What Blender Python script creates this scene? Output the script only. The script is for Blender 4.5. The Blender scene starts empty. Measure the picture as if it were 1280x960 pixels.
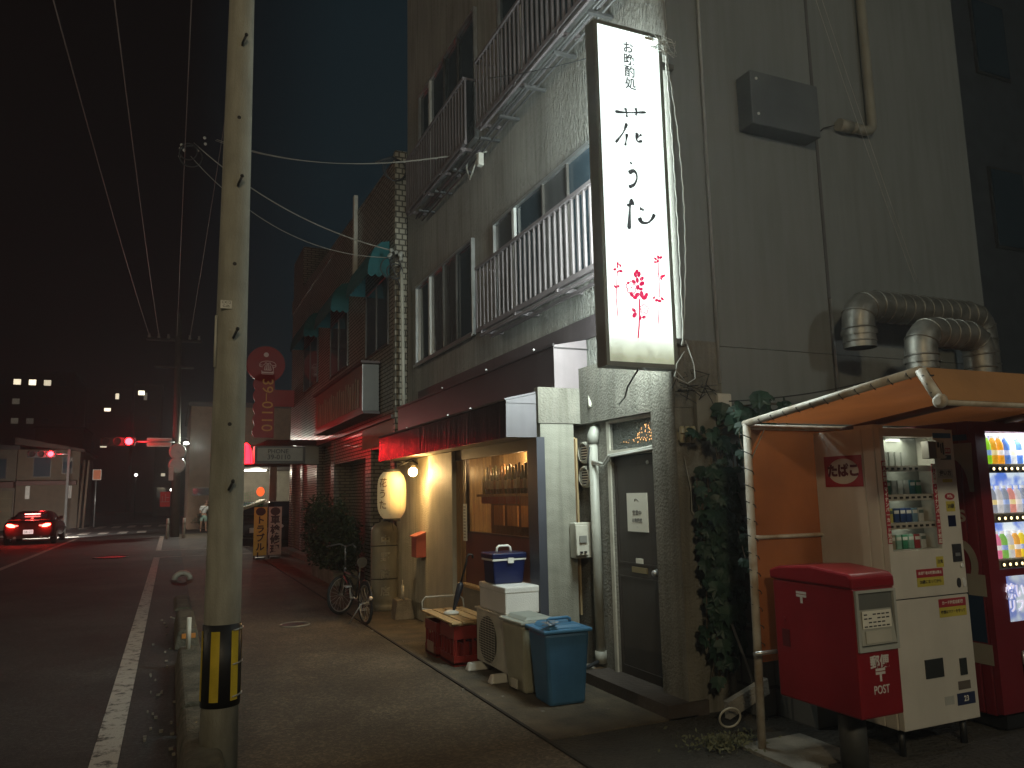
import bpy, bmesh, math, random
from mathutils import Vector, Matrix
random.seed(7)
R = math.radians
SC = bpy.context.scene
COL = SC.collection
# ------------------------------------------------------------------ camera
cd = bpy.data.cameras.new('camera'); cam = bpy.data.objects.new('camera', cd); COL.objects.link(cam)
cd.sensor_width = 36; cd.lens = 27.0; cd.clip_end = 3000; cd.clip_start = 0.05
_X = (0.91552005, 0.03816393, 0.40045792); _Y = (-0.40174523, 0.13768733, 0.90534136); _U = (-0.0205866, -0.98974023, 0.14138769)
m = Matrix(((_X[0], -_X[1], -_X[2], 0), (_Y[0], -_Y[1], -_Y[2], 0), (_U[0], -_U[1], -_U[2], 1.6), (0, 0, 0, 1)))
cam.matrix_world = m; SC.camera = cam
# ------------------------------------------------------------------ night sky
W = bpy.data.worlds.new('World'); SC.world = W; W.use_nodes = True
nt = W.node_tree; bg = nt.nodes['Background']
tc = nt.nodes.new('ShaderNodeTexCoord'); sp = nt.nodes.new('ShaderNodeSeparateXYZ'); rp = nt.nodes.new('ShaderNodeValToRGB')
nt.links.new(tc.outputs['Generated'], sp.inputs[0]); nt.links.new(sp.outputs['X'], rp.inputs[0]); nt.links.new(rp.outputs[0], bg.inputs[0])
rp.color_ramp.elements[0].position = 0.0; rp.color_ramp.elements[0].color = (0.0018, 0.0008, 0.0010, 1)
rp.color_ramp.elements[1].position = 0.16; rp.color_ramp.elements[1].color = (0.0038, 0.0088, 0.0118, 1)
bg.inputs[1].default_value = 1.0
SC.view_settings.view_transform = 'Standard'; SC.view_settings.look = 'None'; SC.view_settings.exposure = 0.0; SC.view_settings.gamma = 1
def lamp(name, kind, loc, power, color, size=0.1, target=None, spot=None, blend=0.5):
    l = bpy.data.lights.new(name, kind); l.energy = power; l.color = color
    if kind == 'AREA': l.size = size
    else: l.shadow_soft_size = size
    if spot: l.spot_size = R(spot); l.spot_blend = blend
    o = bpy.data.objects.new(name, l); COL.objects.link(o); o.location = loc
    if target is not None:
        o.rotation_euler = (Vector(target) - Vector(loc)).to_track_quat('-Z', 'Y').to_euler()
    return o
# moonless town glow: one very weak, very soft "sun"
sl = bpy.data.lights.new('night_glow', 'SUN'); sl.energy = 0.012; sl.angle = R(60); sl.color = (0.75, 0.8, 1.0)
so = bpy.data.objects.new('night_glow', sl); COL.objects.link(so); so.rotation_euler = (R(35), 0, R(-20))
LOT = (6.0, -3.6, 4.9)           # added lamp post behind the camera, in place of unseen vending machine light
lamp('added_lot_light', 'POINT', LOT, 185, (0.93, 0.98, 0.88), 0.35)
lamp('unseen_street_light', 'POINT', (-1.6, -5.5, 5.9), 820, (1.0, 0.81, 0.50), 0.30)
lamp('unseen_street_light', 'POINT', (-9.8, 10.5, 6.3), 420, (1.0, 0.84, 0.60), 0.30)  # added to light the tiled front from across the road
# both street lamps above are unseen, the one across the road added; far junction lamp is built with its pole

# ------------------------------------------------------------------ materials
MATS = {}
def srgb(h):
    v = [int(h[i:i+2], 16)/255 for i in (0, 2, 4)]
    return tuple(((c+0.055)/1.055)**2.4 if c > 0.04 else c/12.92 for c in v)
def pbr(name, col, rough=0.7, metal=0.0, var=0.25, vs=3.0, bump=0.0, bs=60.0, stretch=(1, 1, 1), col2=None, spec=0.5, streak=0.0, emit=None, es=0.0, detail=6):
    if name in MATS: return MATS[name]
    M = bpy.data.materials.new(name); M.use_nodes = True; n = M.node_tree.nodes; l = M.node_tree.links
    b = n['Principled BSDF']; b.inputs['Roughness'].default_value = rough; b.inputs['Metallic'].default_value = metal
    b.inputs['Specular IOR Level'].default_value = spec
    t = n.new('ShaderNodeTexCoord'); mp = n.new('ShaderNodeMapping'); mp.inputs['Scale'].default_value = stretch
    l.new(t.outputs['Object'], mp.inputs[0])
    nz = n.new('ShaderNodeTexNoise'); nz.inputs['Scale'].default_value = vs; nz.inputs['Detail'].default_value = detail
    l.new(mp.outputs[0], nz.inputs['Vector'])
    mr = n.new('ShaderNodeMapRange'); mr.inputs[1].default_value = 0.3; mr.inputs[2].default_value = 0.7
    l.new(nz.outputs['Fac'], mr.inputs[0])
    mx = n.new('ShaderNodeMix'); mx.data_type = 'RGBA'
    c2 = col2 or tuple(c*(1-var) for c in col)
    mx.inputs[6].default_value = (*c2, 1); mx.inputs[7].default_value = (*(tuple(min(1, c*(1+var*0.3)) for c in col) if not col2 else col), 1)
    l.new(mr.outputs[0], mx.inputs[0])
    out = mx.outputs[2]
    if streak:
        m2 = n.new('ShaderNodeMapping'); m2.inputs['Scale'].default_value = (7, 7, 0.5); l.new(t.outputs['Object'], m2.inputs[0])
        n2 = n.new('ShaderNodeTexNoise'); n2.inputs['Scale'].default_value = 2.0; n2.inputs['Detail'].default_value = 5; l.new(m2.outputs[0], n2.inputs['Vector'])
        r2 = n.new('ShaderNodeMapRange'); r2.inputs[1].default_value = 0.42; r2.inputs[2].default_value = 0.68; r2.inputs[4].default_value = streak; l.new(n2.outputs['Fac'], r2.inputs[0])
        x2 = n.new('ShaderNodeMix'); x2.data_type = 'RGBA'; l.new(r2.outputs[0], x2.inputs[0]); l.new(out, x2.inputs[6]); x2.inputs[7].default_value = (col[0]*0.25, col[1]*0.24, col[2]*0.2, 1)
        out = x2.outputs[2]
    l.new(out, b.inputs['Base Color'])
    rr = n.new('ShaderNodeMapRange'); rr.inputs[3].default_value = max(0.02, rough-0.1); rr.inputs[4].default_value = min(1, rough+0.1)
    l.new(nz.outputs['Fac'], rr.inputs[0]); l.new(rr.outputs[0], b.inputs['Roughness'])
    if bump:
        bn = n.new('ShaderNodeTexNoise'); bn.inputs['Scale'].default_value = bs; bn.inputs['Detail'].default_value = 4; l.new(mp.outputs[0], bn.inputs['Vector'])
        bp = n.new('ShaderNodeBump'); bp.inputs['Strength'].default_value = bump; bp.inputs['Distance'].default_value = 0.02 if bump < 1 else 0.035
        l.new(bn.outputs['Fac'], bp.inputs['Height']); l.new(bp.outputs[0], b.inputs['Normal'])
    if emit: b.inputs['Emission Color'].default_value = (*emit, 1); b.inputs['Emission Strength'].default_value = es
    MATS[name] = M; return M
def emis(name, col, s, base=(0.8, 0.8, 0.8)):
    return pbr(name, base, 0.5, var=0.0, emit=col, es=s)
def tile_mat(name, col, mortar, bw, rh, ms=0.008, rough=0.3, bumpd=0.4, off=0.5, var=0.25):
    M = bpy.data.materials.new(name); M.use_nodes = True; n = M.node_tree.nodes; l = M.node_tree.links; b = n['Principled BSDF']
    t = n.new('ShaderNodeTexCoord'); s = n.new('ShaderNodeSeparateXYZ'); l.new(t.outputs['Object'], s.inputs[0])
    a = n.new('ShaderNodeMath'); l.new(s.outputs['X'], a.inputs[0]); l.new(s.outputs['Y'], a.inputs[1])
    c = n.new('ShaderNodeCombineXYZ'); l.new(a.outputs[0], c.inputs[0]); l.new(s.outputs['Z'], c.inputs[1])
    k = n.new('ShaderNodeTexBrick'); k.offset = off; l.new(c.outputs[0], k.inputs['Vector'])
    k.inputs['Color1'].default_value = (*col, 1); k.inputs['Color2'].default_value = (*[x*(1-var) for x in col], 1); k.inputs['Mortar'].default_value = (*mortar, 1)
    k.inputs['Scale'].default_value = 1; k.inputs['Mortar Size'].default_value = ms; k.inputs['Brick Width'].default_value = bw; k.inputs['Row Height'].default_value = rh
    nz = n.new('ShaderNodeTexNoise'); nz.inputs['Scale'].default_value = 1.4; nz.inputs['Detail'].default_value = 6; l.new(t.outputs['Object'], nz.inputs['Vector'])
    hs = n.new('ShaderNodeMix'); hs.data_type = 'RGBA'; hs.blend_type = 'MULTIPLY'; hs.inputs[0].default_value = 0.7
    cr = n.new('ShaderNodeMapRange'); cr.inputs[1].default_value = 0.3; cr.inputs[2].default_value = 0.65; cr.inputs[3].default_value = 0.55; l.new(nz.outputs['Fac'], cr.inputs[0])
    l.new(k.outputs['Color'], hs.inputs[6]); l.new(cr.outputs[0], hs.inputs[7]); l.new(hs.outputs[2], b.inputs['Base Color'])
    r = n.new('ShaderNodeMapRange'); r.inputs[3].default_value = rough; r.inputs[4].default_value = 0.85; l.new(k.outputs['Fac'], r.inputs[0]); l.new(r.outputs[0], b.inputs['Roughness'])
    bp = n.new('ShaderNodeBump'); bp.invert = True; bp.inputs['Strength'].default_value = bumpd; bp.inputs['Distance'].default_value = 0.01
    l.new(k.outputs['Fac'], bp.inputs['Height']); l.new(bp.outputs[0], b.inputs['Normal'])
    MATS[name] = M; return M
def glass_mat(name, tint=(0.02, 0.025, 0.03), clear=0.0, rough=0.05):
    M = bpy.data.materials.new(name); M.use_nodes = True; n = M.node_tree.nodes; l = M.node_tree.links; b = n['Principled BSDF']
    b.inputs['Base Color'].default_value = (*tint, 1); b.inputs['Roughness'].default_value = rough; b.inputs['Specular IOR Level'].default_value = 0.8
    if clear:
        tr = n.new('ShaderNodeBsdfTransparent'); tr.inputs[0].default_value = (0.95, 0.93, 0.9, 1); mx = n.new('ShaderNodeMixShader'); mx.inputs[0].default_value = clear
        l.new(b.outputs[0], mx.inputs[1]); l.new(tr.outputs[0], mx.inputs[2]); l.new(mx.outputs[0], n['Material Output'].inputs[0])
    MATS[name] = M; return M
stucco = pbr('rough_stucco', (0.30, 0.295, 0.265), 0.88, var=0.28, vs=1.6, bump=1.0, bs=38, stretch=(1, 1, 0.38), streak=0.35)
smoothwall = pbr('painted_side_wall', (0.195, 0.215, 0.215), 0.75, var=0.10, vs=0.9, bump=0.10, bs=8, streak=0.16)
lowstucco = pbr('entrance_stucco', (0.215, 0.205, 0.17), 0.95, var=0.3, vs=3, bump=0.65, bs=48, streak=0.45)
cladding = pbr('cream_cladding', (0.27, 0.265, 0.215), 0.6, var=0.2, vs=4, bump=0.35, bs=90, stretch=(1, 1, 2.5), streak=0.3)
framebrown = pbr('bronze_frame', (0.10, 0.09, 0.08), 0.4, metal=0.4)
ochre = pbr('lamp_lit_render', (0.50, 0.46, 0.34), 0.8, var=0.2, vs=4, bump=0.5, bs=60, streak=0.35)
asphalt = pbr('asphalt', (0.052, 0.050, 0.048), 0.72, var=0.35, vs=0.8, bump=0.7, bs=150, col2=(0.030, 0.029, 0.028))
pave = pbr('pavement_asphalt', (0.125, 0.098, 0.066), 0.72, var=0.3, vs=1.7, bump=0.9, bs=120, col2=(0.070, 0.056, 0.038), detail=9)
def aggregate(M, lo, patch):
    n = M.node_tree.nodes; l = M.node_tree.links; b = n['Principled BSDF']; src = b.inputs['Base Color'].links[0].from_socket
    t = n.new('ShaderNodeTexCoord'); z = n.new('ShaderNodeTexVoronoi'); z.inputs['Scale'].default_value = 55; l.new(t.outputs['Object'], z.inputs['Vector'])
    r = n.new('ShaderNodeMapRange'); r.inputs[1].default_value = 0.0; r.inputs[2].default_value = 1.0; r.inputs[3].default_value = lo; r.inputs[4].default_value = 1.55
    s_ = n.new('ShaderNodeSeparateColor'); l.new(z.outputs['Color'], s_.inputs[0]); pw = n.new('ShaderNodeMath'); pw.operation = 'POWER'; pw.inputs[1].default_value = 2.2; l.new(s_.outputs[0], pw.inputs[0]); l.new(pw.outputs[0], r.inputs[0])
    q = n.new('ShaderNodeTexNoise'); q.inputs['Scale'].default_value = 0.55; q.inputs['Detail'].default_value = 10; q.inputs['Roughness'].default_value = 0.65; l.new(t.outputs['Object'], q.inputs['Vector'])
    qr = n.new('ShaderNodeMapRange'); qr.inputs[1].default_value = 0.35; qr.inputs[2].default_value = 0.62; qr.inputs[3].default_value = patch; qr.inputs[4].default_value = 1.25; l.new(q.outputs['Fac'], qr.inputs[0])
    m1 = n.new('ShaderNodeMath'); m1.operation = 'MULTIPLY'; l.new(r.outputs[0], m1.inputs[0]); l.new(qr.outputs[0], m1.inputs[1])
    x = n.new('ShaderNodeMix'); x.data_type = 'RGBA'; x.blend_type = 'MULTIPLY'; x.inputs[0].default_value = 1; l.new(src, x.inputs[6]); l.new(m1.outputs[0], x.inputs[7]); l.new(x.outputs[2], b.inputs['Base Color'])
aggregate(asphalt, 0.7, 0.5); aggregate(pave, 0.72, 0.5)
concrete = pbr('concrete', (0.24, 0.22, 0.18), 0.85, var=0.45, vs=5, bump=0.6, bs=70)
gutterc = pbr('gutter_concrete', (0.145, 0.115, 0.075), 0.8, var=0.5, vs=4, bump=0.8, bs=60, col2=(0.06, 0.05, 0.035), detail=9)
polec = pbr('pole_concrete', (0.36, 0.35, 0.29), 0.75, var=0.25, vs=9, bump=0.25, bs=120, stretch=(1, 1, 0.5), streak=0.35)
def paint_mat():
    M = pbr('worn_road_paint', (0.42, 0.39, 0.34), 0.7, var=0.1, vs=2, bump=0.5, bs=90)
    n = M.node_tree.nodes; l = M.node_tree.links; b = n['Principled BSDF']; src = b.inputs['Base Color'].links[0].from_socket
    t = n.new('ShaderNodeTexCoord'); z = n.new('ShaderNodeTexNoise'); z.inputs['Scale'].default_value = 9; z.inputs['Detail'].default_value = 8; z.inputs['Roughness'].default_value = 0.75
    l.new(t.outputs['Object'], z.inputs['Vector']); r = n.new('ShaderNodeMapRange'); r.inputs[1].default_value = 0.39; r.inputs[2].default_value = 0.49; l.new(z.outputs['Fac'], r.inputs[0])
    x = n.new('ShaderNodeMix'); x.data_type = 'RGBA'; x.inputs[6].default_value = (0.06, 0.056, 0.05, 1); l.new(src, x.inputs[7]); l.new(r.outputs[0], x.inputs[0]); l.new(x.outputs[2], b.inputs['Base Color'])
    return M
paint = paint_mat()
tiles = tile_mat('brown_wall_tile', (0.29, 0.255, 0.20), (0.06, 0.05, 0.04), 0.23, 0.07, 0.010, 0.28)
tilesl = tile_mat('pale_corner_tile', (0.50, 0.47, 0.38), (0.10, 0.09, 0.07), 0.115, 0.10, 0.014, 0.25, var=0.15)
shutterm = tile_mat('ribbed_shutter', (0.20, 0.16, 0.095), (0.07, 0.055, 0.03), 9.0, 0.06, 0.010, 0.35, off=0)
blockm = tile_mat('concrete_block', (0.20, 0.195, 0.17), (0.10, 0.10, 0.09), 0.4, 0.2, 0.012, 0.85)
white = pbr('white_plastic', (0.62, 0.61, 0.55), 0.45, var=0.12, vs=8)
offw = pbr('aged_white_metal', (0.52, 0.50, 0.42), 0.5, var=0.2, vs=7, bump=0.05, bs=40, streak=0.15)
alu = pbr('aluminium', (0.52, 0.53, 0.53), 0.35, metal=0.7, var=0.15, vs=10)
alubright = pbr('bright_sash', (0.75, 0.76, 0.74), 0.3, metal=0.2, var=0.1)
galv = pbr('galvanised_duct', (0.27, 0.26, 0.225), 0.48, metal=0.7, var=0.4, vs=9, bump=0.1, bs=30)
blackm = pbr('black_metal', (0.018, 0.018, 0.018), 0.45, var=0.3)
rubber = pbr('rubber', (0.02, 0.02, 0.02), 0.8)
darkglass = glass_mat('dark_window_glass', (0.045, 0.068, 0.085), 0, 0.08)
curtaing = pbr('curtained_glass', (0.085, 0.088, 0.088), 0.2, var=0.3, vs=2, stretch=(3, 3, 0.3))
mauve = pbr('mauve_sheet_metal', (0.125, 0.115, 0.125), 0.5, var=0.2, vs=4, streak=0.15)
awnm = pbr('dark_brown_fascia', (0.028, 0.020, 0.018), 0.18, var=0.4, vs=3, bump=0.25, bs=7, stretch=(1, 3, 0.35), streak=0.3)
fasm = pbr('upper_fascia_sheet', (0.050, 0.042, 0.043), 0.4, var=0.3, vs=2, bump=0.05, bs=5)
doorm = pbr('brown_steel_door', (0.055, 0.045, 0.038), 0.45, var=0.25, vs=3, streak=0.2)
redpaint = pbr('postbox_red', (0.23, 0.008, 0.013), 0.32, var=0.2, vs=3)
wood = pbr('pale_wood', (0.50, 0.34, 0.16), 0.6, var=0.4, vs=5, stretch=(14, 1, 14))
timber = pbr('door_timber', (0.38, 0.22, 0.09), 0.5, var=0.3, vs=4, stretch=(14, 14, 1))
paper = pbr('paper', (0.70, 0.68, 0.58), 0.8, var=0.05)
ink = pbr('ink', (0.02, 0.018, 0.02), 0.7, var=0)
rust = pbr('rust', (0.12, 0.05, 0.02), 0.9, bump=0.5)
wirem = pbr('cable_black', (0.03, 0.032, 0.034), 0.5)
wirel = pbr('cable_pale', (0.42, 0.42, 0.38), 0.5)

# ------------------------------------------------------------------ mesh helpers
OFF = {}
FACE = {'-Y': Matrix(((1, 0, 0), (0, 0, -1), (0, 1, 0))), '-X': Matrix(((0, 0, -1), (-1, 0, 0), (0, 1, 0))), '+Z': Matrix.Identity(3), '+Y': Matrix(((-1, 0, 0), (0, 0, 1), (0, 1, 0)))}
class MB:
    def __init__(s): s.bm = bmesh.new(); s.mi = 0
    def _f(s, vs, smooth=False):
        try: f = s.bm.faces.new(vs)
        except ValueError: return None
        f.material_index = s.mi; f.smooth = smooth; return f
    def box(s, x0, x1, y0, y1, z0, z1, M=None):
        c = [(x, y, z) for z in (z0, z1) for y in (y0, y1) for x in (x0, x1)]
        v = [s.bm.verts.new(M @ Vector(p) if M else p) for p in c]
        for q in ((0, 2, 3, 1), (4, 5, 7, 6), (0, 1, 5, 4), (2, 6, 7, 3), (0, 4, 6, 2), (1, 3, 7, 5)): s._f([v[i] for i in q])
        return s
    def poly(s, pts): s._f([s.bm.verts.new(p) for p in pts]); return s
    def prism(s, pts, d):
        d = Vector(d); a = [s.bm.verts.new(p) for p in pts]; b = [s.bm.verts.new(Vector(p)+d) for p in pts]; n = len(a)
        s._f(a[::-1]); s._f(b)
        for i in range(n): s._f([a[i], a[(i+1) % n], b[(i+1) % n], b[i]])
        return s
    def tube(s, pts, r, seg=8, caps=True, smooth=True):
        pts = [Vector(p) for p in pts]; rs = r if isinstance(r, (list, tuple)) else [r]*len(pts); rings = []; up = None
        for i, p in enumerate(pts):
            d = (pts[min(i+1, len(pts)-1)] - pts[max(i-1, 0)])
            if d.length < 1e-9: d = Vector((0, 0, 1))
            d.normalize()
            if up is None: up = d.orthogonal().normalized()
            up = (up - d*up.dot(d)); up = up.normalized() if up.length > 1e-6 else d.orthogonal().normalized()
            w = d.cross(up)
            rings.append([s.bm.verts.new(p + (up*math.cos(2*math.pi*k/seg) + w*math.sin(2*math.pi*k/seg))*rs[i]) for k in range(seg)])
        for a, b in zip(rings, rings[1:]):
            for k in range(seg): s._f([a[k], a[(k+1) % seg], b[(k+1) % seg], b[k]], smooth)
        if caps: s._f(rings[0][::-1]); s._f(rings[-1])
        return s
    def lathe(s, prof, c, seg=24, axis='z', caps=True, arc=None):
        rings = []
        for r, h in prof:
            ring = []
            for k in range(seg):
                a = 2*math.pi*k/seg; x, y = r*math.cos(a), r*math.sin(a)
                p = {'z': (x, y, h), 'x': (h, x, y), 'y': (x, h, y)}[axis]
                ring.append(s.bm.verts.new((c[0]+p[0], c[1]+p[1], c[2]+p[2])))
            rings.append(ring)
        for a, b in zip(rings, rings[1:]):
            for k in range(seg): s._f([a[k], a[(k+1) % seg], b[(k+1) % seg], b[k]], True)
        if caps: s._f(rings[0][::-1]); s._f(rings[-1])
        return s
    def torus(s, c, n, Rr, r, seg=28, rs=6):
        n = Vector(n).normalized(); u = n.orthogonal().normalized(); w = n.cross(u); c = Vector(c)
        pts = [c + (u*math.cos(a)+w*math.sin(a))*Rr for a in [2*math.pi*i/seg for i in range(seg)]]
        rings = []
        for p in pts:
            e = (p-c).normalized(); rings.append([s.bm.verts.new(p + (e*math.cos(b)+n*math.sin(b))*r) for b in [2*math.pi*j/rs for j in range(rs)]])
        for i in range(seg):
            a, b = rings[i], rings[(i+1) % seg]
            for j in range(rs): s._f([a[j], a[(j+1) % rs], b[(j+1) % rs], b[j]], True)
        return s
    def ball(s, c, r, seg=12, sz=1.0):
        return s.lathe([(max(0.001, r*math.sin(math.pi*i/seg)), -r*sz*math.cos(math.pi*i/seg)) for i in range(seg+1)], c, seg)
    def flat(s, pts2, org, face, th=0.002):
        F = FACE[face]; O = Vector(org); n = F @ Vector((0, 0, 1))
        P = [O + F @ Vector((x, y, 0)) for x, y in pts2]; return s.prism(P, n*th)
    def rect(s, x0, y0, x1, y1, org, face, th=0.002): return s.flat([(x0, y0), (x1, y0), (x1, y1), (x0, y1)], org, face, th)
    def ell(s, cx, cy, rx, ry, org, face, th=0.002, a=0, n=18):
        ca, sa = math.cos(a), math.sin(a)
        return s.flat([(cx+rx*math.cos(t)*ca-ry*math.sin(t)*sa, cy+rx*math.cos(t)*sa+ry*math.sin(t)*ca) for t in [2*math.pi*i/n for i in range(n)]], org, face, th)
    def text(s, body, size, org, face, ext=0.001, vertical=False, rot=0, bold=0.0, align='CENTER', sx=1.0, fn=None, step=1.05):
        items = [(body, 0)] if not vertical else [(ch, -i*size*step) for i, ch in enumerate(body)]
        for b, dy in items:
            c = bpy.data.curves.new('t', 'FONT'); c.body = b; c.size = size; c.extrude = ext; c.align_x = align; c.align_y = 'CENTER'; c.offset = bold*size; c.resolution_u = 3
            o = bpy.data.objects.new('t', c); COL.objects.link(o); dg = bpy.context.evaluated_depsgraph_get(); me = bpy.data.meshes.new_from_object(o.evaluated_get(dg))
            T = Matrix.Rotation(rot, 3, 'Z'); F = FACE[face]; O = Vector(org or (0, 0, 0)); vs = []
            for v in me.vertices:
                q = T @ Vector((v.co.x*sx, v.co.y+dy, v.co.z+ext))
                vs.append(s.bm.verts.new(fn(q) if fn else O + F @ q))
            for p in me.polygons: s._f([vs[i] for i in p.vertices])
            bpy.data.objects.remove(o); bpy.data.curves.remove(c); bpy.data.meshes.remove(me)
        return s
    def build(s, name, mat, parent=None, bevel=0, loc=None):
        off = OFF[parent] if parent else Vector(loc if loc is not None else s.base())
        bmesh.ops.recalc_face_normals(s.bm, faces=s.bm.faces)
        for v in s.bm.verts: v.co -= off
        me = bpy.data.meshes.new(name); s.bm.to_mesh(me); s.bm.free()
        for m_ in (mat if isinstance(mat, (list, tuple)) else [mat]): me.materials.append(m_)
        o = bpy.data.objects.new(name, me); COL.objects.link(o)
        if parent: o.parent = parent
        else: o.location = off
        OFF[o] = off
        if bevel:
            bv = o.modifiers.new('bevel', 'BEVEL'); bv.width = bevel; bv.segments = 2; bv.limit_method = 'ANGLE'; bv.harden_normals = False
        return o
    def base(s):
        vs = [v.co for v in s.bm.verts]
        return Vector((sum(v.x for v in vs)/len(vs), sum(v.y for v in vs)/len(vs), min(v.z for v in vs)))
def tag(o, label=None, cat=None, group=None, kind=None):
    if label: o['label'] = label
    if cat: o['category'] = cat
    if group: o['group'] = group
    if kind: o['kind'] = kind
    return o
def thing(name, label, cat, loc, group=None):
    o = bpy.data.objects.new(name, None); COL.objects.link(o); o.location = loc; o.empty_display_size = 0.1; OFF[o] = Vector(loc)
    return tag(o, label, cat, group)
def solo(name, mb, mat, label, cat, group=None, bevel=0): return tag(mb.build(name, mat, bevel=bevel), label, cat, group)
def struct(name, mb, mat): return tag(mb.build(name, mat, loc=(0, 0, 0)), kind='structure')
def B(*a): return MB().box(*a)
def copy_tree(o, parent=None):
    c = o.copy(); COL.objects.link(c); c.parent = parent
    for ch in list(o.children): copy_tree(ch, c)
    return c
def sag(a, b, s, n=14):
    a, b = Vector(a), Vector(b)
    return [a.lerp(b, i/n) - Vector((0, 0, s*4*(i/n)*(1-i/n))) for i in range(n+1)]
# ================================================================== GROUND AND ROAD
struct('ground', MB().poly([(-90, -40, -0.02), (90, -40, -0.02), (90, 240, -0.02), (-90, 240, -0.02)]), pbr('dark_soil', (0.035, 0.032, 0.028), 0.9, bump=0.3, bs=3))
mb = MB().box(-9.5, 0.34, -15, 200, -0.015, 0.0); mb.box(0.34, 60, 41, 66, -0.015, 0.0); mb.box(-60, -9.5, 41, 56, -0.015, 0.0)
struct('road', mb, asphalt)
mb = MB(); mb.box(0.34, 2.29, -15, 41, -0.015, 0.003); mb.box(2.29, 13, -15, 3.0, -0.015, 0.003)
struct('pavement', mb, pave)
struct('yard_ground', B(2.29, 14, 3.0, 6.2, -0.015, 0.002), pbr('packed_dirt', (0.055, 0.048, 0.036), 0.9, bump=1.0, bs=30, var=0.4))
mb = MB(); mb.box(2.31, 3.5, 4.75, 12.4, -0.015, 0.012)
for i in range(4): mb.box(2.31, 3.4, 12.4+i*3.2, 15.58+i*3.2, -0.015, 0.01)
struct('gutter_slab', mb, gutterc)
struct('seam', B(2.286, 2.308, 3.0, 25, -0.01, 0.0145), pbr('damp_seam', (0.02, 0.017, 0.013), 0.9))
mb = MB(); mb.box(-0.4, -0.24, -15, 24.55, 0.001, 0.006); mb.box(-0.4, -0.24, 28.1, 39, 0.001, 0.006); mb.box(-0.4, 2.5, 24.56, 24.72, 0.001, 0.0065); mb.box(-0.4, 2.5, 27.9, 28.05, 0.001, 0.0065)
struct('edge_line', mb, paint)
struct('centre_line', B(-3.9, -3.75, -15, 40, 0.001, 0.006), paint)
mb = MB().box(-9, -3.95, 42, 42.45, 0.001, 0.006).box(-3.9, -0.4, 63, 63.4, 0.001, 0.006)
struct('stop_line', mb, paint)
mb = MB()
for i in range(10): mb.box(-8.8+i*0.9, -8.35+i*0.9, 54.5, 58.5, 0.001, 0.006)
for i in range(9): mb.box(-8.8+i*0.9, -8.35+i*0.9, 45, 47.5, 0.001, 0.006)
struct('crosswalk', mb, paint)
struct('far_pavement', B(-13, -9.5, -15, 41, -0.015, 0.12), concrete)
mh = thing('manhole_cover', 'round manhole cover with a painted pink-red reflection in the middle of the near lane', 'manhole cover', (-1.55, 25.6, 0.0))
MB().lathe([(0.44, 0.001), (0.44, 0.010), (0.40, 0.012)], (-1.55, 25.6, 0), 28).build('lid', pbr('iron_red_reflection', (0.85, 0.16, 0.20), 0.3, metal=0.0), mh)  # red signal reflection put into the base colour
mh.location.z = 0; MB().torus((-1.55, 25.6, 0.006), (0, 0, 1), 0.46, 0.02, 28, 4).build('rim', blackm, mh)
t = thing('manhole_cover', 'small dark iron cover let into the pavement near the bicycle', 'manhole cover', (1.5, 10.4, 0.003))
MB().lathe([(0.17, 0.0), (0.17, 0.008), (0.15, 0.010)], (1.5, 10.4, 0.003), 24).build('lid', blackm, t)
MB().torus((1.5, 10.4, 0.006), (0, 0, 1), 0.185, 0.012, 24, 4).build('rim', concrete, t)
# kerb blocks
mossy = pbr('mossy_kerb_concrete', (0.15, 0.135, 0.10), 0.9, var=0.5, vs=7, bump=0.9, bs=40, col2=(0.045, 0.045, 0.03))
def kerb(y0, y1, h, lab, extra=None):
    t = thing('kerb_block', lab, 'kerb block', (0.22, (y0+y1)/2, 0), 'concrete kerb blocks along the pavement edge')
    mb = MB(); mb.prism([(0.09, y0, 0), (0.35, y0, 0), (0.32, y0, h-0.03), (0.30, y0, h), (0.14, y0, h), (0.115, y0, h-0.03)], (0, y1-y0, 0))
    mb.build('block', mossy, t, bevel=0.02); return t
k = kerb(4.4, 5.93, 0.21, 'long worn concrete kerb block beside the foot of the near pole')
k2 = kerb(6.03, 8.35, 0.21, 'mossy concrete kerb block with a thin marker post at its far end')
MB().tube([(0.2, 8.15, 0.2), (0.2, 8.15, 0.50)], 0.022, 8).build('marker_post', offw, k2)
k3 = kerb(9.35, 11.1, 0.21, 'short concrete kerb block with an orange reflector, third from the camera')
B(0.16, 0.30, 9.34, 9.348, 0.12, 0.17).build('reflector', pbr('orange_reflector', (0.55, 0.22, 0.05), 0.3), k3)
kerb(12.6, 14.2, 0.05, 'very low worn kerb block beyond the one with the orange reflector')
mb = MB(); mb.tube([(0.27+0.15*math.cos(a), 17.3, 0.02+0.13*math.sin(a)) for a in [math.pi*i/10 for i in range(11)]], 0.055, 8)
solo('wheel_guard', mb, offw, 'small white arched guard lying on the pavement edge past the kerb blocks', 'guard')
for i in range(16):
    x, y = random.uniform(-0.1, 0.15), random.uniform(6.2, 11)
mb = MB()
for i in range(60):
    x, y = random.choice([(random.uniform(-0.15, 0.12), random.uniform(5, 12)), (random.uniform(2.2, 3.0), random.uniform(5, 11))])
    mb.box(x, x+random.uniform(.01, .03), y, y+random.uniform(.01, .04), 0.0, 0.016)
tag(mb.build('grit', concrete, loc=(0, 0, 0)), 'scattered grit and litter along the kerb and the gutter', 'grit', kind='stuff')

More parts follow.
